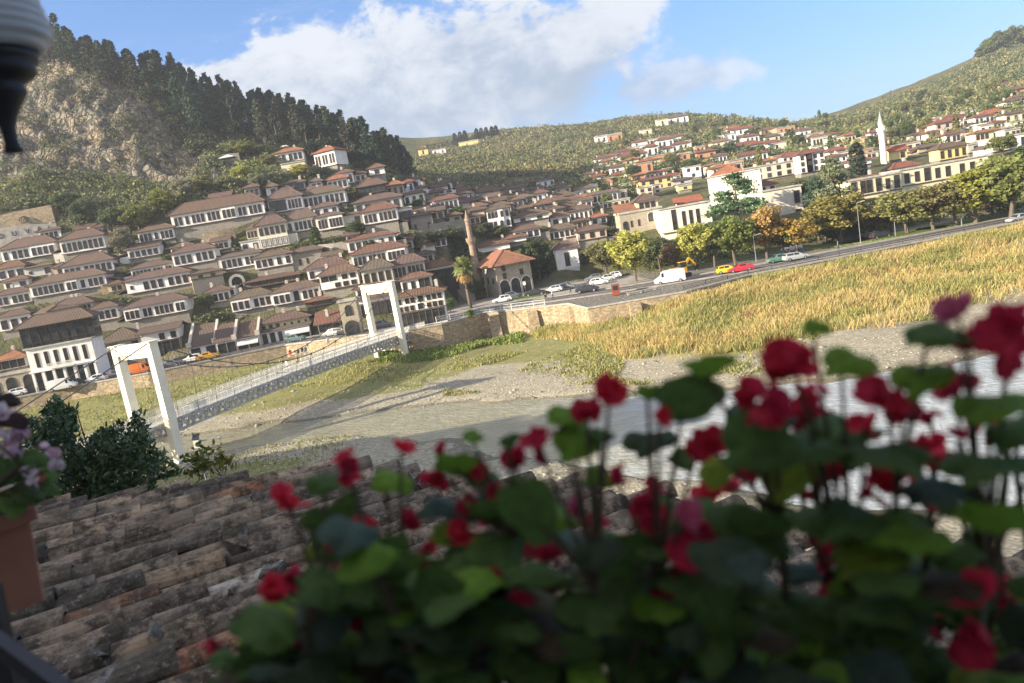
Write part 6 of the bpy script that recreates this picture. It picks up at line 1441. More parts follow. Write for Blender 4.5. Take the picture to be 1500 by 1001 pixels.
# ---------------------------------------------------------------- the near roof
RZ = lambda x, y: CZ-1.62-.10*x
def near_roof():
    t = NT('old_tile'); v = t.coords('Object'); n1 = t.noise(v, 8, 8, .75); n2 = t.noise(v, 38, 6, .7); n3 = t.noise(v, 2.2, 4, .6); n4 = t.noise(v, 90, 4, .6)
    c = t.mix(t.attr(), (.05, .044, .036), t.math('MULTIPLY', t.ramp(n1, [(.43, 0), (.56, 1)]), .88))
    c = t.mix(c, (.40, .37, .31), t.math('MULTIPLY', t.ramp(n2, [(.58, 0), (.66, 1)]), .75))
    c = t.mix(c, (.26, .22, .17), t.math('MULTIPLY', t.ramp(n3, [(.5, 0), (.7, 1)]), .5))
    M['old_tile'] = t.finish(c, .95, .1, bump=t.mix(n1, n4, .35), bs=.9, bd=.012)
    far = lambda x: float(np.interp(x, [-6, -3.1, -1.4, .42, 1.64, 3.2], [4.35, 4.6, 4.9, 4.05, 3.08, 2.3]))
    th = R(27); a = Vector((math.cos(th), math.sin(th), 0)); b_ = Vector((-math.sin(th), math.cos(th), 0)); up = Vector((.10, 0, 1)).normalized()
    rs = np.random.RandomState(9); mb = MB(); mb.c = []
    pal = [((.31, .17, .11), .07), ((.36, .29, .22), .15), ((.24, .20, .165), .36), ((.15, .135, .12), .26), ((.29, .235, .185), .14), ((.42, .40, .37), .02)]
    def tile(p, inv, ang, dz, L=.44, wide=.080, thk=.013):
        base = pal[rs.choice(len(pal), p=[q[1] for q in pal])][0]; k = rs.uniform(.9, 1.5); mb.cc = (base[0]*k*1.04, base[1]*k*.97, base[2]*k*.88)
        ca, sa = math.cos(ang), math.sin(ang); A = a*ca+b_*sa; B = b_*ca-a*sa; A = (A-up*A.dot(up)).normalized(); B = (B-up*B.dot(up)).normalized(); n = 8; vs = []
        wob = rs.uniform(-.006, .006, 4)
        for s_ in range(4):
            t_ = s_/3; w = wide*((.80+.20*t_) if not inv else (1.0-.18*t_))+wob[s_]; h = w*.95; lift = (.022*t_ if not inv else -.0)+dz
            c0 = p+A*(t_-.5)*L
            for q in range(n+1):
                g = math.pi*q/n; x = math.cos(g)*w; z = math.sin(g)*h*(1 if not inv else -.75)
                vs.append(c0+B*x+up*(z+lift+.004*mnoise.noise(Vector((c0.x*9+q, c0.y*9, s_)))))
        for s_ in range(4):
            t_ = s_/3; w = wide*((.80+.20*t_) if not inv else (1.0-.18*t_))-thk; h = w*.80; lift = (.022*t_ if not inv else -.0)+dz; c0 = p+A*(t_-.5)*L
            for q in range(n+1):
                g = math.pi*q/n; vs.append(c0+B*math.cos(g)*w+up*(math.sin(g)*h*(1 if not inv else -.75)+lift-.001))
        m = n+1; fs = []
        for s_ in range(3):
            for q in range(n): i = s_*m+q; fs.append((i, i+m, i+m+1, i+1)); i += 4*m; fs.append((i+1, i+m+1, i+m, i))
        for q in range(n): fs.append((3*m+q, 7*m+q, 7*m+q+1, 3*m+q+1)); fs.append((q+1, 4*m+q+1, 4*m+q, q))
        for s_ in range(3): fs.append((s_*m, s_*m+4*m, s_*m+5*m, s_*m+m)); fs.append((s_*m+n, s_*m+m+n, s_*m+5*m+n, s_*m+4*m+n))
        mb.raw(vs, fs)
    pitch = .168
    for j in range(-34, 44):
        ro = rs.uniform(-.17, .17); bend = rs.uniform(-.022, .022)
        for i in range(-18, 20):
            for inv in (True, False):
                o = b_*(j*pitch+(0 if not inv else pitch/2)+bend)+a*(i*.35+ro+rs.uniform(-.025, .025)); x, y = o.x, 3+o.y
                jag = .12*mnoise.noise(Vector((x*3, 0, 0)))
                if not (1.1 < y < far(x)+jag and abs(x) < .95*y+.9): continue
                if not inv and rs.rand() < .02: continue
                tile(Vector((x, y, RZ(x, y)+(.0 if inv else .05))), inv, rs.normal(0, .06), rs.normal(0, .011))
    for k in range(46):                                    # broken bits lying on the roof
        x = rs.uniform(-2.4, 1.4); y = rs.uniform(2.3, far(x)-.1); s_ = rs.uniform(.02, .07); mb.cc = (.3, .28, .25); p = Vector((x, y, RZ(x, y)+.13)); q = [p+Vector(rs.normal(0, s_, 3)) for _ in range(4)]; mb.raw(q, [(0, 1, 2), (0, 2, 3), (0, 3, 1), (1, 3, 2)])
    root = empty('tiled_house', (-1, 2.5, 9), 0, 'old lichen stained barrel tiled roof just below the balcony', 'house')
    def add(name, o): o.location = -root.location; o.parent = root
    o = mb.build('roof', M['old_tile']); add('roof', o)
    pts = [(-5.5, .9), (2.6, .9), (2.4, 2.6), (1.5, 2.9), (.35, 3.85), (-1.4, 4.7), (-3.1, 4.4), (-5.5, 4.2)]; u_ = MB(); n = len(pts)
    u_.raw([(x, y, RZ(x, y)-.075) for x, y in pts]+[(x, y, RZ(x, y)-.14) for x, y in pts], [tuple(range(n)), tuple(range(2*n-1, n-1, -1))]+[(k, n+k, n+(k+1) % n, (k+1) % n) for k in range(n)]); add('boards', u_.build('boards', M['dark_wood']))
    w = MB(); P2 = [(x*.92-.1, (y-2.5)*.86+2.5) for x, y in pts]; w.raw([(x, y, RZ(x, y)-.15) for x, y in P2]+[(x, y, 0) for x, y in P2], [tuple(range(n))]+[(k, n+k, n+(k+1) % n, (k+1) % n) for k in range(n)]); add('wall', w.build('wall', M['stone']))
near_roof()
# ---------------------------------------------------------------- our side of the river (outside the frame, it throws the long shade)
def plain_house(name, label, x0, x1, y0, y1, z0, z1, group=None):
    root = empty(name, ((x0+x1)/2, (y0+y1)/2, z0), 0, label, 'house', group); W, D, H = x1-x0, y1-y0, z1-z0
    b = MB(); b.box(-W/2, W/2, -D/2, D/2, -2, H); o = b.build('wall', M['plaster'], root); o.color = (.7, .68, .62, 1)
    r = roof_mesh('hip', W, D, min(W, D)*.22, .7); o = r.build('roof', M['roof_tiles'], root); o.location = (0, -D/2, H); o.color = (*RC['r'], 1)
    g, f = win_mesh('1', 1.0, 1.5, 'frame_brown')
    for s in range(int(H//3)):
        for k in range(int(W//3)):
            w = link('window', g, root); w.location = (-W/2+1.5+3*k, D/2+.002, 1+3*s); w.rotation_euler = (0, 0, R(180)); link('window_frame', f, w)
plain_house('house', 'tall unseen plastered house outside the left edge, placed to shade the tiled roof', -18, -8.6, -14, 8.6, 12, 28.5)  # unseen block, sized and placed to shade the near roof and shrub
for i, (x0, x1, y1, z1) in enumerate([(-132, -114, 53, 23.6), (-112, -98, 52, 23.0), (-96, -78, 53.5, 23.6), (-76, -62, 52.5, 23), (-60, -46.5, 51, 23.4)]):
    plain_house('house', ['first', 'second', 'third', 'fourth', 'fifth'][i]+' house from the west in the unseen near bank row placed to shade the river bed', x0, x1, y1-11, y1, 9, z1, 'unseen houses shading the river bed from the near bank')  # unseen row, heights and line set to cast the shade on the bed
plain_house('house', 'balcony house the picture is taken from', -6, 7, -9, -1.2, 12, 23)
# ---------------------------------------------------------------- bush behind the roof
def big_shrub():
    rs = np.random.RandomState(21); Y = 8.2; root_p = at(128, 760, Y); g = bed_z(root_p.x, root_p.y)
    root = empty('laurel_shrub', (root_p.x, root_p.y, g), 0, 'dense dark green shrub with small glossy leaves behind the tiled roof', 'shrub')
    out = [(22,652),(35,618),(62,605),(84,582),(100,598),(112,620),(122,650),(140,640),(160,628),(182,622),(200,606),(212,632),(226,655),(240,668),(222,700),(235,735),(190,760),(120,770),(50,765),(25,720)]
    C = []; T = []
    def inside(x, y):
        c = False; j = len(out)-1
        for i in range(len(out)):
            if (out[i][1] > y) != (out[j][1] > y) and x < (out[j][0]-out[i][0])*(y-out[i][1])/(out[j][1]-out[i][1])+out[i][0]: c = not c
            j = i
        return c
    twigs = []
    while len(C) < 9500:
        u, v = rs.uniform(15, 245), rs.uniform(575, 775)
        if not inside(u, v): continue
        if mnoise.noise(Vector((u*.03, v*.03, 1))) < -.22 and rs.rand() < .75: continue
        Yy = Y+rs.uniform(-.75, .75); p = at(u, v, Yy)
        if rs.rand() < .012: twigs.append(p)
        m = 6; tone = rs.uniform(.6, 1.35)
        for _ in range(m): C.append(np.array(p)+rs.normal(0, .035, 3)); T.append(tone*rs.uniform(.85, 1.15))
    for u0, v0, u1, v1 in ((62, 650, 88, 575), (100, 650, 112, 596), (185, 660, 201, 604), (200, 668, 214, 622), (36, 660, 30, 612), (225, 690, 256, 682), (228, 700, 262, 690), (130, 660, 145, 632), (165, 660, 172, 620)):
        for k in range(60):
            t = rs.uniform(0, 1); p = at(u0+(u1-u0)*t+rs.normal(0, 3.5*(1.2-t)), v0+(v1-v0)*t, Y+rs.uniform(-.1, .1)); C.append(np.array(p)+rs.normal(0, .02, 3)); T.append(rs.uniform(.8, 1.5))
        twigs.append(at(u1, v1+6, Y))
    C = np.array(C)-np.array(root.location); n = len(C); N = rs.normal(0, 1, (n, 3)); N[:, 2] += .5; N /= np.linalg.norm(N, axis=1, keepdims=True)
    A = rs.normal(0, 1, (n, 3)); A[:, 2] = np.abs(A[:, 2])+.2; A -= N*(A*N).sum(1, keepdims=True); A /= np.linalg.norm(A, axis=1, keepdims=True); B = np.cross(N, A); L = rs.uniform(.06, .10, n)[:, None]; w = L*.17
    V = np.stack([C-A*L*.5, C-A*L*.15+B*w, C+A*L*.2+B*w*.9, C+A*L*.55, C+A*L*.2-B*w*.9, C-A*L*.15-B*w], 1)
    F = np.arange(n*6).reshape(-1, 6); link('foliage', np_mesh('foliage', V.reshape(-1, 3), F, M['glossy_leaf'], np.repeat(np.array(T)[:, None]*np.array([[.05, .095, .035]]), 6, 0)), root)
    b = MB(); c0 = Vector((0, 0, -.3)); hub = Vector(at(128, 740, Y))-root.location; b.tube(c0, hub, .09, .06, 8)
    for p in twigs: b.tube(hub+Vector(rs.normal(0, .1, 3)), Vector(p)-root.location, .018, .004, 5)
    b.build('branches', M['bark'], root)
t = NT('glossy_leaf'); M['glossy_leaf'] = t.finish(t.attr(), .35, .5, trans=.15)
big_shrub()
def gauge():
    Y = 17.0; p = at(288, 645, Y); k = Y/1083; g = bed_z(p.x, p.y); root = empty('river_gauge', (p.x, p.y, g), 0, 'small grey river gauge box with tilted solar panel and side arm on a thin pole', 'gauge'); h = p.z-g
    b = MB(); b.tube((0, 0, -.3), (0, 0, h-3*k), .022, .02, 8); b.build('pole', M['grey_metal'], root)
    b = MB(); b.box(-4.2*k, 4.2*k, -4*k, 4*k, h-11*k, h+1*k); b.build('box', M['white_metal'], root)
    b = MB(); b.raw([(-5.5*k, -4*k, h+2*k), (5.5*k, -5*k, h+2*k), (4.5*k, 5*k, h+9*k), (-6*k, 5*k, h+9*k), (-5.5*k, -4*k, h+1*k), (5.5*k, -5*k, h+1*k), (4.5*k, 5*k, h+8*k), (-6*k, 5*k, h+8*k)], [(0,1,2,3),(7,6,5,4),(0,4,5,1),(1,5,6,2),(2,6,7,3),(3,7,4,0)]); b.tube((-4*k, 0, h), (-4*k, 0, h+13*k), .012, .012, 6); b.build('solar_panel', M['dark_metal'], root)
    b = MB(); b.tube((3*k, 0, h-2*k), (34*k, 0, h-2*k), .014, .014, 6); b.tube((33*k, 0, h-2*k), (35.5*k, 0, h-2*k), .03, .03, 8); b.build('arm', M['grey_metal'], root)
gauge()
# small plant sprouting behind the roof edge near the gauge
def weed(u, v, Y, label, n=160, s=.35, colr=(.16, .19, .05)):
    p = at(u, v, Y); rs = np.random.RandomState(int(u)); C = rs.normal(0, 1, (n, 3))*np.array([[s*.5, s*.3, s*.4]])+np.array([[0, 0, s*.5]]); V, F = leaf_quads(C, .11, rs, .3, .4)
    g = min(bed_z(p.x, p.y), p.z-.2); root = empty('weed', (p.x, p.y, p.z), 0, label, 'plant'); link('foliage', np_mesh('foliage', V, F, M['scrub'], np.array(colr)[None]*rs.uniform(.6, 1.3, (n, 1)).repeat(4, 0).reshape(-1, 1)), root)
    b = MB()
    for k in range(7): b.tube((rs.normal(0, .03), 0, -(p.z-g) if k == 0 else -.1), C[k*9 % n], .007, .003, 5)
    b.build('stems', M['bark'], root)
weed(296, 690, 9, 'yellow green weed growing up behind the tile roof near the gauge', 120, .24); weed(325, 688, 9.4, 'small weed right of the gauge behind the tile roof', 70, .18, (.2, .2, .06))
# ---------------------------------------------------------------- lantern, planters, flowers
def lantern():
    Y = .92; k = Y/1083; tip = at(21, 224, Y); root = empty('hanging_lantern', tip, 0, 'hanging lantern with ribbed milky glass and a dark turned metal finial, top left', 'lantern')
    t = NT('milky_glass'); p = t.n('ShaderNodeBsdfPrincipled'); p.inputs['Base Color'].default_value = (.50, .54, .57, 1); p.inputs['Roughness'].default_value = .22; p.inputs['Transmission Weight'].default_value = .25; t.l(p.outputs[0], t.out.inputs[0]); M['milky_glass'] = t.mat
    prof = [(10, 0), (12, 3), (10, 10), (9, 22), (10, 34), (14, 46), (21, 58), (29, 70), (35, 78), (36, 84), (33, 88), (37, 94), (46, 99), (53, 105), (54, 112), (50, 115), (58, 120), (62, 132)]
    b = MB(); b.lathe([(r*k, z*k) for r, z in prof], 32); b.build('finial', M['dark_metal'], root, True)
    g = [(60, 132.5)]; 
    for i in range(60):
        z = 133+i*2.6; tt = i/60; r = 84-20*abs(tt-.16)**1.3*1.8 if tt > .16 else 66+18*math.sin(tt/.16*math.pi/2); g.append((r+2.2*math.sin(i*1.25), z))
    g.append((40, 133+60*2.6)); b = MB(); b.lathe([(r*k, z*k) for r, z in g], 40); b.build('glass_shade', M['milky_glass'], root, True)
    b = MB(); b.lathe([(44*k, 289.5*k), (46*k, 300*k), (20*k, 330*k), (4*k, 345*k), (4*k, 700*k)], 24); b.build('cap', M['dark_metal'], root, True)
lantern()
plain('terracotta', (.32, .15, .10), .8, .2, scale=9, var=.1); plain('soil', (.05, .035, .025), .95)
plain('stem_dark', (.075, .06, .035), .7, .3); 
def leaf_mat(name, c, rough=.62, trans=.3):
    t = NT(name); v = t.coords('Object'); n = t.noise(v, 3.0, 4); wv = t.n('ShaderNodeTexWave', i_Scale=1.5, i_Distortion=4.0); t.l(v, wv.inputs['Vector'])
    cc = t.mix(t.objcol(), t.mix(t.objcol(), (.25, .25, .25), 1.0, 'MULTIPLY'), t.math('MULTIPLY', t.ramp(n, [(.4, 0), (.75, 1)]), .5)); M[name] = t.finish(cc, rough, .15, trans=trans, bump=wv.outputs['Fac'], bs=.15, bd=.02)
leaf_mat('begonia_leaf', (.1, .2, .04)); leaf_mat('petal', (.5, .02, .04), .55, .35); plain('stamen', (.7, .5, .08), .6)
def leaf_tpl(seed):
    rs = np.random.RandomState(seed); b = MB(); nr, na = 5, 28; vs = [(0, 0, .04)]; asy = rs.uniform(.12, .3); tip = rs.uniform(.15, .4); k1, k2 = rs.uniform(0, 6, 2)
    for i in range(1, nr+1):
        r = i/nr
        for j in range(na):
            a = 2*math.pi*j/na; rad = .84+tip*max(0, math.cos(a))**5+.05*math.sin(3*a+k1)+.03*math.sin(9*a+k2)+.02*math.sin(14*a); rad *= 1-.42*max(0, math.cos(a-math.pi))**6
            x, y = r*rad*math.cos(a), r*rad*math.sin(a)*(.80+asy*(1 if a < math.pi else -1)); vs.append((x, y, .04+.30*abs(y)-.30*r*r+.07*math.sin(4*a+k1)*r*r+.03*math.sin(11*a+k2)*r**3))
    fs = [(0, 1+j, 1+(j+1) % na) for j in range(na)]
    for i in range(nr-1):
        for j in range(na): a, c = 1+i*na+j, 1+i*na+(j+1) % na; fs.append((a, a+na, c+na, c))
    b.raw(vs, fs); return b.mesh('leaf', M['begonia_leaf'], True)
def flower_tpl(seed):
    b = MB(); rs = np.random.RandomState(seed)
    for q in range(3):                                   # a small truss of half open blooms
        c0 = Vector(rs.normal(0, .28, 3)) if q else Vector((0, 0, 0)); rot = Matrix.Rotation(rs.uniform(-1.1, 1.1), 3, 'X') @ Matrix.Rotation(rs.uniform(-1.1, 1.1), 3, 'Y'); sc = 1 if q == 0 else rs.uniform(.45, .8)
        for a0, L, W in ((0, 1.0, .80), (math.pi+.3, .95, .78), (math.pi/2+.2, .6, .42), (-math.pi/2, .62, .42)):
            a0 += rs.uniform(-.3, .3); tw = rs.uniform(.5, 1.5); vs = []; nu, nv = 7, 7; ph = rs.uniform(0, 6)
            for i in range(nu):
                t = i/(nu-1)
                for j in range(nv):
                    s = (j/(nv-1)-.5)*2; w = W*math.sin(math.pi*min(1, t*.82+.1))**.6; x = t*L*(1-.12*s*s); y = s*w; z = tw*t*t*L*.55+.22*s*s*t+.07*math.sin(7*s+ph)*t*t+.05*math.sin(5*t+ph)
                    vs.append(c0+rot @ Vector((x*math.cos(a0)-y*math.sin(a0), x*math.sin(a0)+y*math.cos(a0), z))*sc)
            b.raw(vs, [(i*nv+j, (i+1)*nv+j, (i+1)*nv+j+1, i*nv+j+1) for i in range(nu-1) for j in range(nv-1)])
    m = b.mesh('flower', M['petal'], True); c = MB(); c.lathe([(.02, 0), (.09, .05), (.11, .12), (.07, .17), (.02, .19)], 10); return m, c.mesh('stamen', M['stamen'], True)
LEAF = [leaf_tpl(s) for s in range(6)]; FLOW = [flower_tpl(s) for s in range(6)]
UPV = Vector((0, 0, 1))
class Plant:
    def __init__(s, label, base, name='begonia_plant'):
        s.root = empty(name, base, 0, label, 'begonia', 'begonias'); s.base = Vector(base); s.stems = []; s.n = 0
    def orient(s, p, ratio, rs, roll=0):
        view = (Vector((0, 0, CZ))-p).normalized(); side = CR*1.0; upi = view.cross(side).normalized()
        c = min(max(ratio, .25), .97); sg = 1 if rs.rand() < .8 else -1; nrm = (view*c+upi*math.sqrt(1-c*c)*sg).normalized()
        x = (side*math.cos(roll)+upi*math.sin(roll)); x = (x-nrm*x.dot(nrm)).normalized(); y = nrm.cross(x); return x, y, nrm
    def put(s, kind, u, v, w, h, colr, Y, rs, roll=None):
        p = at(u, v, Y); k = Y/1083; roll = rs.normal(0, .35) if roll is None else roll; x, y, z = s.orient(p, h/max(w, 1)*(rs.uniform(.45, 1) if kind == 'flower' else 1), rs, roll)
        sc = max(w, h)*k/2*(1.16 if kind == 'leaf' else 1.15)
        if kind == 'leaf': o = link('leaf', LEAF[rs.randint(6)], s.root)
        else:
            m, c = FLOW[rs.randint(6)]; o = link('flower', m, s.root)
            if rs.rand() < .3: link('stamen', c, o)
        Mx = Matrix(((x.x, y.x, z.x, 0), (x.y, y.y, z.y, 0), (x.z, y.z, z.z, 0), (0, 0, 0, 1))) @ Matrix.Rotation(rs.uniform(0, 6.3) if kind == 'flower' else roll, 4, 'Z')
        o.matrix_local = Matrix.Translation(p-s.base) @ Mx @ Matrix.Scale(sc, 4); j = rs.uniform(.85, 1.15); o.color = (*[min(.95, q*j) for q in colr], 1); s.stems.append((p-s.base-z*.003, kind)); return o
    def finish(s, rs, nm=6, mat='stem_dark', spread=.06, hh=.3):
        # main stems rise from the soil, every leaf and flower hangs on the nearest one
        mains = []
        pts = [p for p, _ in s.stems]
        if not pts: return
        for k in range(nm):
            t = pts[int(rs.randint(len(pts)))]; b0 = Vector((rs.uniform(-spread, spread), rs.uniform(-.03, .03), -.02)); top = Vector((t.x*.9, t.y*.9, max(.05, t.z*.9))); mid = b0.lerp(top, .5)+Vector((rs.uniform(-.01, .01), 0, .01)); mains.append([b0, mid, top])
        mbs = [MB() for _ in mains]
        for mb, (a, m, c) in zip(mbs, mains): mb.tube(a, m, .0038, .0032, 7); mb.tube(m, c, .0032, .0022, 7); mb.lathe([(.0045, -.004), (.0052, 0), (.0045, .004)], 7, m)
        for p in pts:
            best = None
            for i, (a, m, c) in enumerate(mains):
                for t in (.2, .4, .6, .8, 1):
                    q = a.lerp(m, t*2) if t < .5 else m.lerp(c, t*2-1)
                    d = (q-p).length+max(0, q.z-p.z)*1.5
                    if best is None or d < best[0]: best = (d, i, q)
            mbs[best[1]].tube(best[2], p, .0018, .0013, 5)
        for mb in mbs: mb.build('stem', M[mat], s.root)
Gn, Gd, Gb, Gy = (.17, .32, .04), (.085, .155, .04), (.08, .13, .10), (.27, .36, .05)  # leaf tones vary; brighter greens also paint the light on upper leaves
RD, RD2, PK = (.80, .05, .10), (.64, .04, .09), (.70, .16, .28)
FL = [(422,733,40,46,RD,.52),(505,672,34,36,RD,.5),(512,690,38,30,RD2,.5),(588,658,36,32,RD,.5),(535,778,50,46,RD,.5),(592,770,40,40,RD2,.5),(500,852,44,58,RD2,.47),(396,866,38,46,RD,.5),(612,830,40,34,RD2,.52),(308,944,24,20,RD2,.6),
 (643,660,24,20,RD,.52),(640,700,44,30,RD2,.52),(705,690,26,24,RD,.5),(735,730,50,42,RD2,.48),(765,795,34,40,RD2,.5),(715,770,30,26,RD,.55),(893,570,50,48,RD,.45),(860,602,44,36,RD2,.45),(790,650,54,40,RD2,.46),(758,668,40,30,RD2,.5),(848,745,36,36,PK,.45),(965,618,38,34,RD,.42),
 (1000,765,60,60,PK,.42),(1025,800,46,76,RD2,.42),(950,745,50,60,RD2,.45),(1128,535,76,66,RD,.38),(1165,540,70,60,RD,.38),(1185,575,44,30,RD,.4),(1130,600,60,60,RD2,.38),(1405,462,58,42,PK,.36),(1478,505,90,90,RD2,.36),(1300,578,60,64,RD,.38),(1268,622,44,28,RD,.4),(1322,600,44,50,RD2,.4),(1312,706,70,34,RD,.4),(1275,720,40,24,RD,.42),(1345,720,44,30,RD,.42),
 (1252,798,52,34,RD,.45),(1200,805,40,44,RD2,.45),(1430,878,86,60,RD,.36),(1440,940,80,76,RD2,.36),(1482,886,32,32,RD,.42),(1358,868,22,26,RD,.45),(1230,865,50,46,RD2,.46),(1060,850,40,40,RD2,.45),(420,862,30,26,RD2,.52),(1480,470,50,40,RD2,.37),(1420,500,44,40,RD2,.38),(1395,560,40,60,RD2,.4),(690,745,36,30,RD2,.5),(455,905,24,24,RD,.52),(905,700,34,26,RD2,.46),(1090,575,34,50,RD2,.4),(840,880,30,30,RD2,.5),(1400,640,30,24,RD2,.4)]
LF = [(662,686,84,46,Gn,.5),(565,708,66,40,Gn,.5),(475,712,64,36,Gd,.5),(455,765,22,50,Gd,.5),(502,758,44,60,Gd,.5),(556,820,98,56,Gn,.47),(470,880,130,96,Gb,.45),(425,922,76,62,Gy,.5),(456,815,34,34,Gy,.52),(640,745,90,36,Gb,.5),(800,758,110,52,Gn,.45),(700,700,60,34,Gd,.5),(842,652,86,70,Gn,.44),(822,610,66,34,Gn,.45),(1000,600,110,96,Gd,.42),(1030,545,76,46,Gn,.41),(948,578,54,32,Gn,.44),(1232,535,78,56,Gn,.38),(1358,492,96,44,Gd,.37),(1348,558,90,60,Gn,.37),(1450,596,120,50,Gn,.36),(1180,658,130,50,Gd,.38),(1310,662,150,60,Gd,.37),(1442,682,140,50,Gd,.36),(1100,655,130,120,Gd,.38),(1150,705,66,90,Gy,.4),(1240,762,170,66,Gd,.38),(1440,768,120,66,Gn,.37),(1330,775,120,60,Gd,.38),(795,890,130,56,(.16,.15,.05),.44),(1000,845,150,80,Gd,.42),(700,835,130,70,Gd,.46),(620,905,130,80,Gd,.46),(905,900,130,90,Gd,.44),(745,650,30,30,Gd,.46),(690,640,40,22,Gn,.48),(880,640,50,30,Gd,.44),(760,720,60,50,Gd,.46),(905,820,90,60,Gd,.44),(1100,780,110,70,Gd,.4),(650,790,60,50,Gy,.5),(580,870,80,50,Gd,.48),(330,968,70,30,Gd,.55),(360,940,40,30,Gy,.58),(690,960,130,70,Gb,.46),(560,960,100,60,Gd,.5),(820,970,120,70,Gd,.45),(1000,950,130,80,Gd,.43),(1150,900,120,80,Gd,.41),(1290,920,120,80,Gd,.4),(1400,820,80,50,Gd,.39),(1190,480,40,30,Gn,.4),(1480,640,80,50,Gd,.37),(1050,700,60,60,Gy,.42),(870,700,50,40,Gn,.46)]
def red_begonias():
    rs = np.random.RandomState(33); xs = [430, 570, 700, 830, 960, 1090, 1215, 1330, 1450]
    labs = ['leftmost red begonia plant, its lone flower over the tiled roof', 'second red begonia from the left with an open facing flower', 'third red begonia from the left with a bright upright leaf', 'fourth red begonia from the left in the flower box', 'fifth red begonia, holding the high flower against the gravel', 'sixth red begonia, with very dark broad leaves', 'seventh red begonia, with the big bright red bloom at its top', 'eighth red begonia, in front of the shining river', 'rightmost red begonia, tallest, with a round pink bud on top']
    PL = []; Z0 = at(1500, 1045, .5).z
    for u, l in zip(xs, labs):
        b = at(u, 1085, .50); b.z = Z0; PL.append((u, Plant(l, b)))
    def pl(u): return min(PL, key=lambda q: abs(q[0]-u))[1]
    for f in FL: pl(f[0]).put('flower', f[0], f[1], f[2], f[3], f[4], f[5]*1.05, rs)
    for f in LF: pl(f[0]).put('leaf', f[0], f[1], f[2], f[3], f[4], f[5]*1.07, rs)
    edge = lambda u: float(np.interp(u, [330, 400, 470, 560, 700, 800, 900, 1000, 1120, 1500], [985, 890, 770, 745, 730, 700, 660, 620, 600, 610]))
    n = 0
    while n < 560:
        u = rs.uniform(330, 1540); e = edge(u); v = e+(1090-e)*rs.uniform(0, 1)**.62
        if v < 840 and rs.rand() < (.62 if u > 900 else .3): continue
        if mnoise.noise(Vector((u*.012, v*.012, 8))) > .28 and v < 940 and rs.rand() < .85: continue
        Y = rs.uniform(.42, .62) if u < 1000 else rs.uniform(.38, .6); w = rs.uniform(50, 125)*.48/Y; c = [Gd, Gd, Gd, Gb, (.05, .08, .04), Gn, (.09, .07, .045), Gy][rs.choice(8, p=[.24, .2, .15, .1, .13, .09, .06, .03])]
        pl(u).put('leaf', u, v, w, w*rs.uniform(.25, .9), c, Y, rs, rs.normal(0, .7)); n += 1
    for _ in range(60):
        u = rs.uniform(420, 1500); e = edge(u); v = e+(1000-e)*rs.uniform(0, .9); w = rs.uniform(24, 56); pl(u).put('flower', u, v, w, w*.9, [RD, RD2, RD2][rs.randint(3)], rs.uniform(.45, .6), rs)
    for _, p in PL: p.finish(rs, 8)
    a, c = at(300, 1118, .5), at(1700, 1118, .5); a.z = c.z = Z0-.005; root = empty('planter_box', (a+c)/2-Vector((0, 0, .16)), 0, 'long dark flower box holding the red begonias', 'planter')
    d = (c-a); b = MB(); z = Vector((0, 0, 1)); dd = d.normalized(); w = Vector((-dd.y, dd.x, 0)).normalized()*.09; h = Vector((0, 0, .16)); m = (a+c)/2
    P = [a-m-w, c-m-w, c-m+w, a-m+w]; P = [Vector(q) for q in P]; b.raw([q*1 for q in P]+[q*1+h for q in P], [(3, 2, 1, 0), (0, 1, 5, 4), (1, 2, 6, 5), (2, 3, 7, 6), (3, 0, 4, 7)]); b.build('box', M['dark_wood'], root)
    b = MB(); b.raw([q*.97+h*.93 for q in P], [(0, 1, 2, 3)]); b.build('soil', M['soil'], root)
red_begonias()
def balcony():
    z = at(1500, 1045, .5).z-.17; root = empty('balcony', (.3, -.3, z-.2), 0, 'dark balcony slab carrying the flower box', 'balcony'); b = MB(); b.box(-2.2, 2.0, -.9, .90, 0, .195); b.build('slab', M['concrete'], root)
balcony()
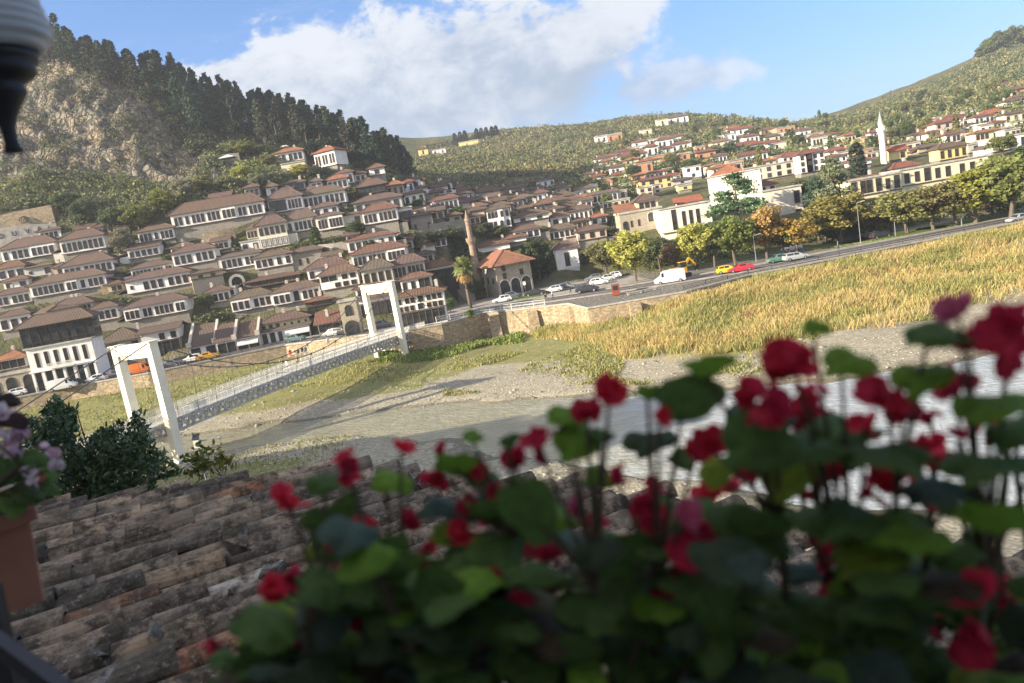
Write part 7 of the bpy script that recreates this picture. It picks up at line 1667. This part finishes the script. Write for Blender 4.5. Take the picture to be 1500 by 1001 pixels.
def pink_begonia():
    rs = np.random.RandomState(12); Y = 1.02; k = Y/1083
    tr = at(36, 752, Y); br = at(42, 884, Y+.0); H = (tr-br).length; W = .34; th = R(36); X = Vector((math.cos(th), math.sin(th), 0)); N = Vector((-X.y, X.x, 0))
    root = empty('terracotta_planter', Vector((tr.x, tr.y, br.z))-X*W/2+N*.09, 0, 'reddish terracotta planter at the left edge with pink flowers in it', 'planter'); o0 = root.location
    b = MB(); i = .012
    def ring(z, e): c = Vector((tr.x, tr.y, z))-X*W/2+N*.09-o0; return [c-X*(W/2+e)-N*(.09+e), c+X*(W/2+e)-N*(.09+e), c+X*(W/2+e)+N*(.09+e), c-X*(W/2+e)+N*(.09+e)]
    rr = [ring(br.z, -.006), ring(tr.z-.012, .004), ring(tr.z-.012, .014), ring(tr.z+.006, .014), ring(tr.z+.006, -.006), ring(tr.z-.02, -.008)]
    for a, c in zip(rr[:-1], rr[1:]): b.raw(a+c, [(q, (q+1) % 4, 4+(q+1) % 4, 4+q) for q in range(4)])
    b.raw(rr[0], [(3, 2, 1, 0)]); bo = b.build('pot', M['terracotta'], root); s = MB(); s.raw(rr[-1], [(0, 1, 2, 3)]); s.build('soil', M['soil'], root)
    md = bo.modifiers.new('bevel', 'BEVEL'); md.width = .003; md.segments = 2
    P = Plant('pink begonia with pale lilac blooms in the terracotta planter', Vector((tr.x, tr.y, tr.z))-X*.1+N*.09, 'pink_begonia')
    LP = (.80, .58, .68); LP2 = (.84, .72, .76)
    for u, v, w in ((12, 632, 48), (30, 640, 34), (76, 672, 36), (84, 680, 26), (4, 606, 34), (22, 662, 28), (38, 692, 30), (50, 706, 22), (18, 700, 26), (2, 660, 34), (60, 650, 20), (-10, 640, 40), (5, 690, 26)): P.put('flower', u, v, w*.8, w*.7, LP if rs.rand() < .6 else LP2, Y+rs.uniform(-.04, .05), rs)
    P.put('flower', 64, 702, 18, 16, (.5, .2, .12), Y, rs)
    for u, v, w, h, c in ((30, 725, 60, 34, (.08, .12, .035)), (62, 690, 40, 24, Gd), (10, 728, 60, 40, (.16, .28, .08)), (45, 670, 40, 30, Gd), (5, 615, 50, 34, (.05, .03, .03)), (8, 588, 40, 26, (.05, .035, .03)), (25, 740, 60, 24, (.10, .08, .03)), (50, 730, 40, 26, (.09, .13, .04)), (-5, 700, 60, 50, Gd), (20, 680, 46, 40, Gd), (70, 715, 30, 20, Gd), (0, 745, 50, 30, (.10, .2, .06)), (-10, 670, 60, 50, Gd)): P.put('leaf', u, v, w, h, c, Y+rs.uniform(-.03, .06), rs)
    P.finish(rs, 6, spread=.05)
pink_begonia()
def rail_():
    Y = .8; root = empty('balcony_railing', at(-40, 960, Y), 0, 'black iron balcony railing corner at the bottom left', 'railing'); o = root.location
    b = MB(); b.bar(at(-60, 900, Y)-o, at(100, 1020, .62)-o, .012, .022); b.build('top_rail', M['dark_metal'], root)
    b = MB(); b.bar(at(-14, 858, .8)-o, at(30, 1060, .8)-o, .016, .016); b.build('post', M['dark_metal'], root)
    b = MB(); b.bar(at(-200, 900, 1.0)-o, at(8, 896, 1.06)-o, .10, .012); b.build('ledge', M['dark_metal'], root)
rail_()
def haze():
    b = MB(); b.box(-1300, 1300, -120, 1420, -8, 190); o = b.build('haze', None) if False else None
    me = b.mesh('haze', [], colattr=False); o = link('haze', me); tag(o, 'thin bluish air over the valley', 'haze', kind='stuff')
    m = bpy.data.materials.new('haze'); m.use_nodes = True; t = m.node_tree; t.nodes.clear(); out = t.nodes.new('ShaderNodeOutputMaterial'); v = t.nodes.new('ShaderNodeVolumePrincipled')
    v.inputs['Color'].default_value = (.86, .91, 1, 1); v.inputs['Density'].default_value = .00026; v.inputs['Anisotropy'].default_value = .2; t.links.new(v.outputs[0], out.inputs['Volume']); me.materials.append(m)
haze()
scene.cycles.volume_bounces = 0
scene.cycles.max_bounces = 6; scene.cycles.diffuse_bounces = 3; scene.cycles.transparent_max_bounces = 8
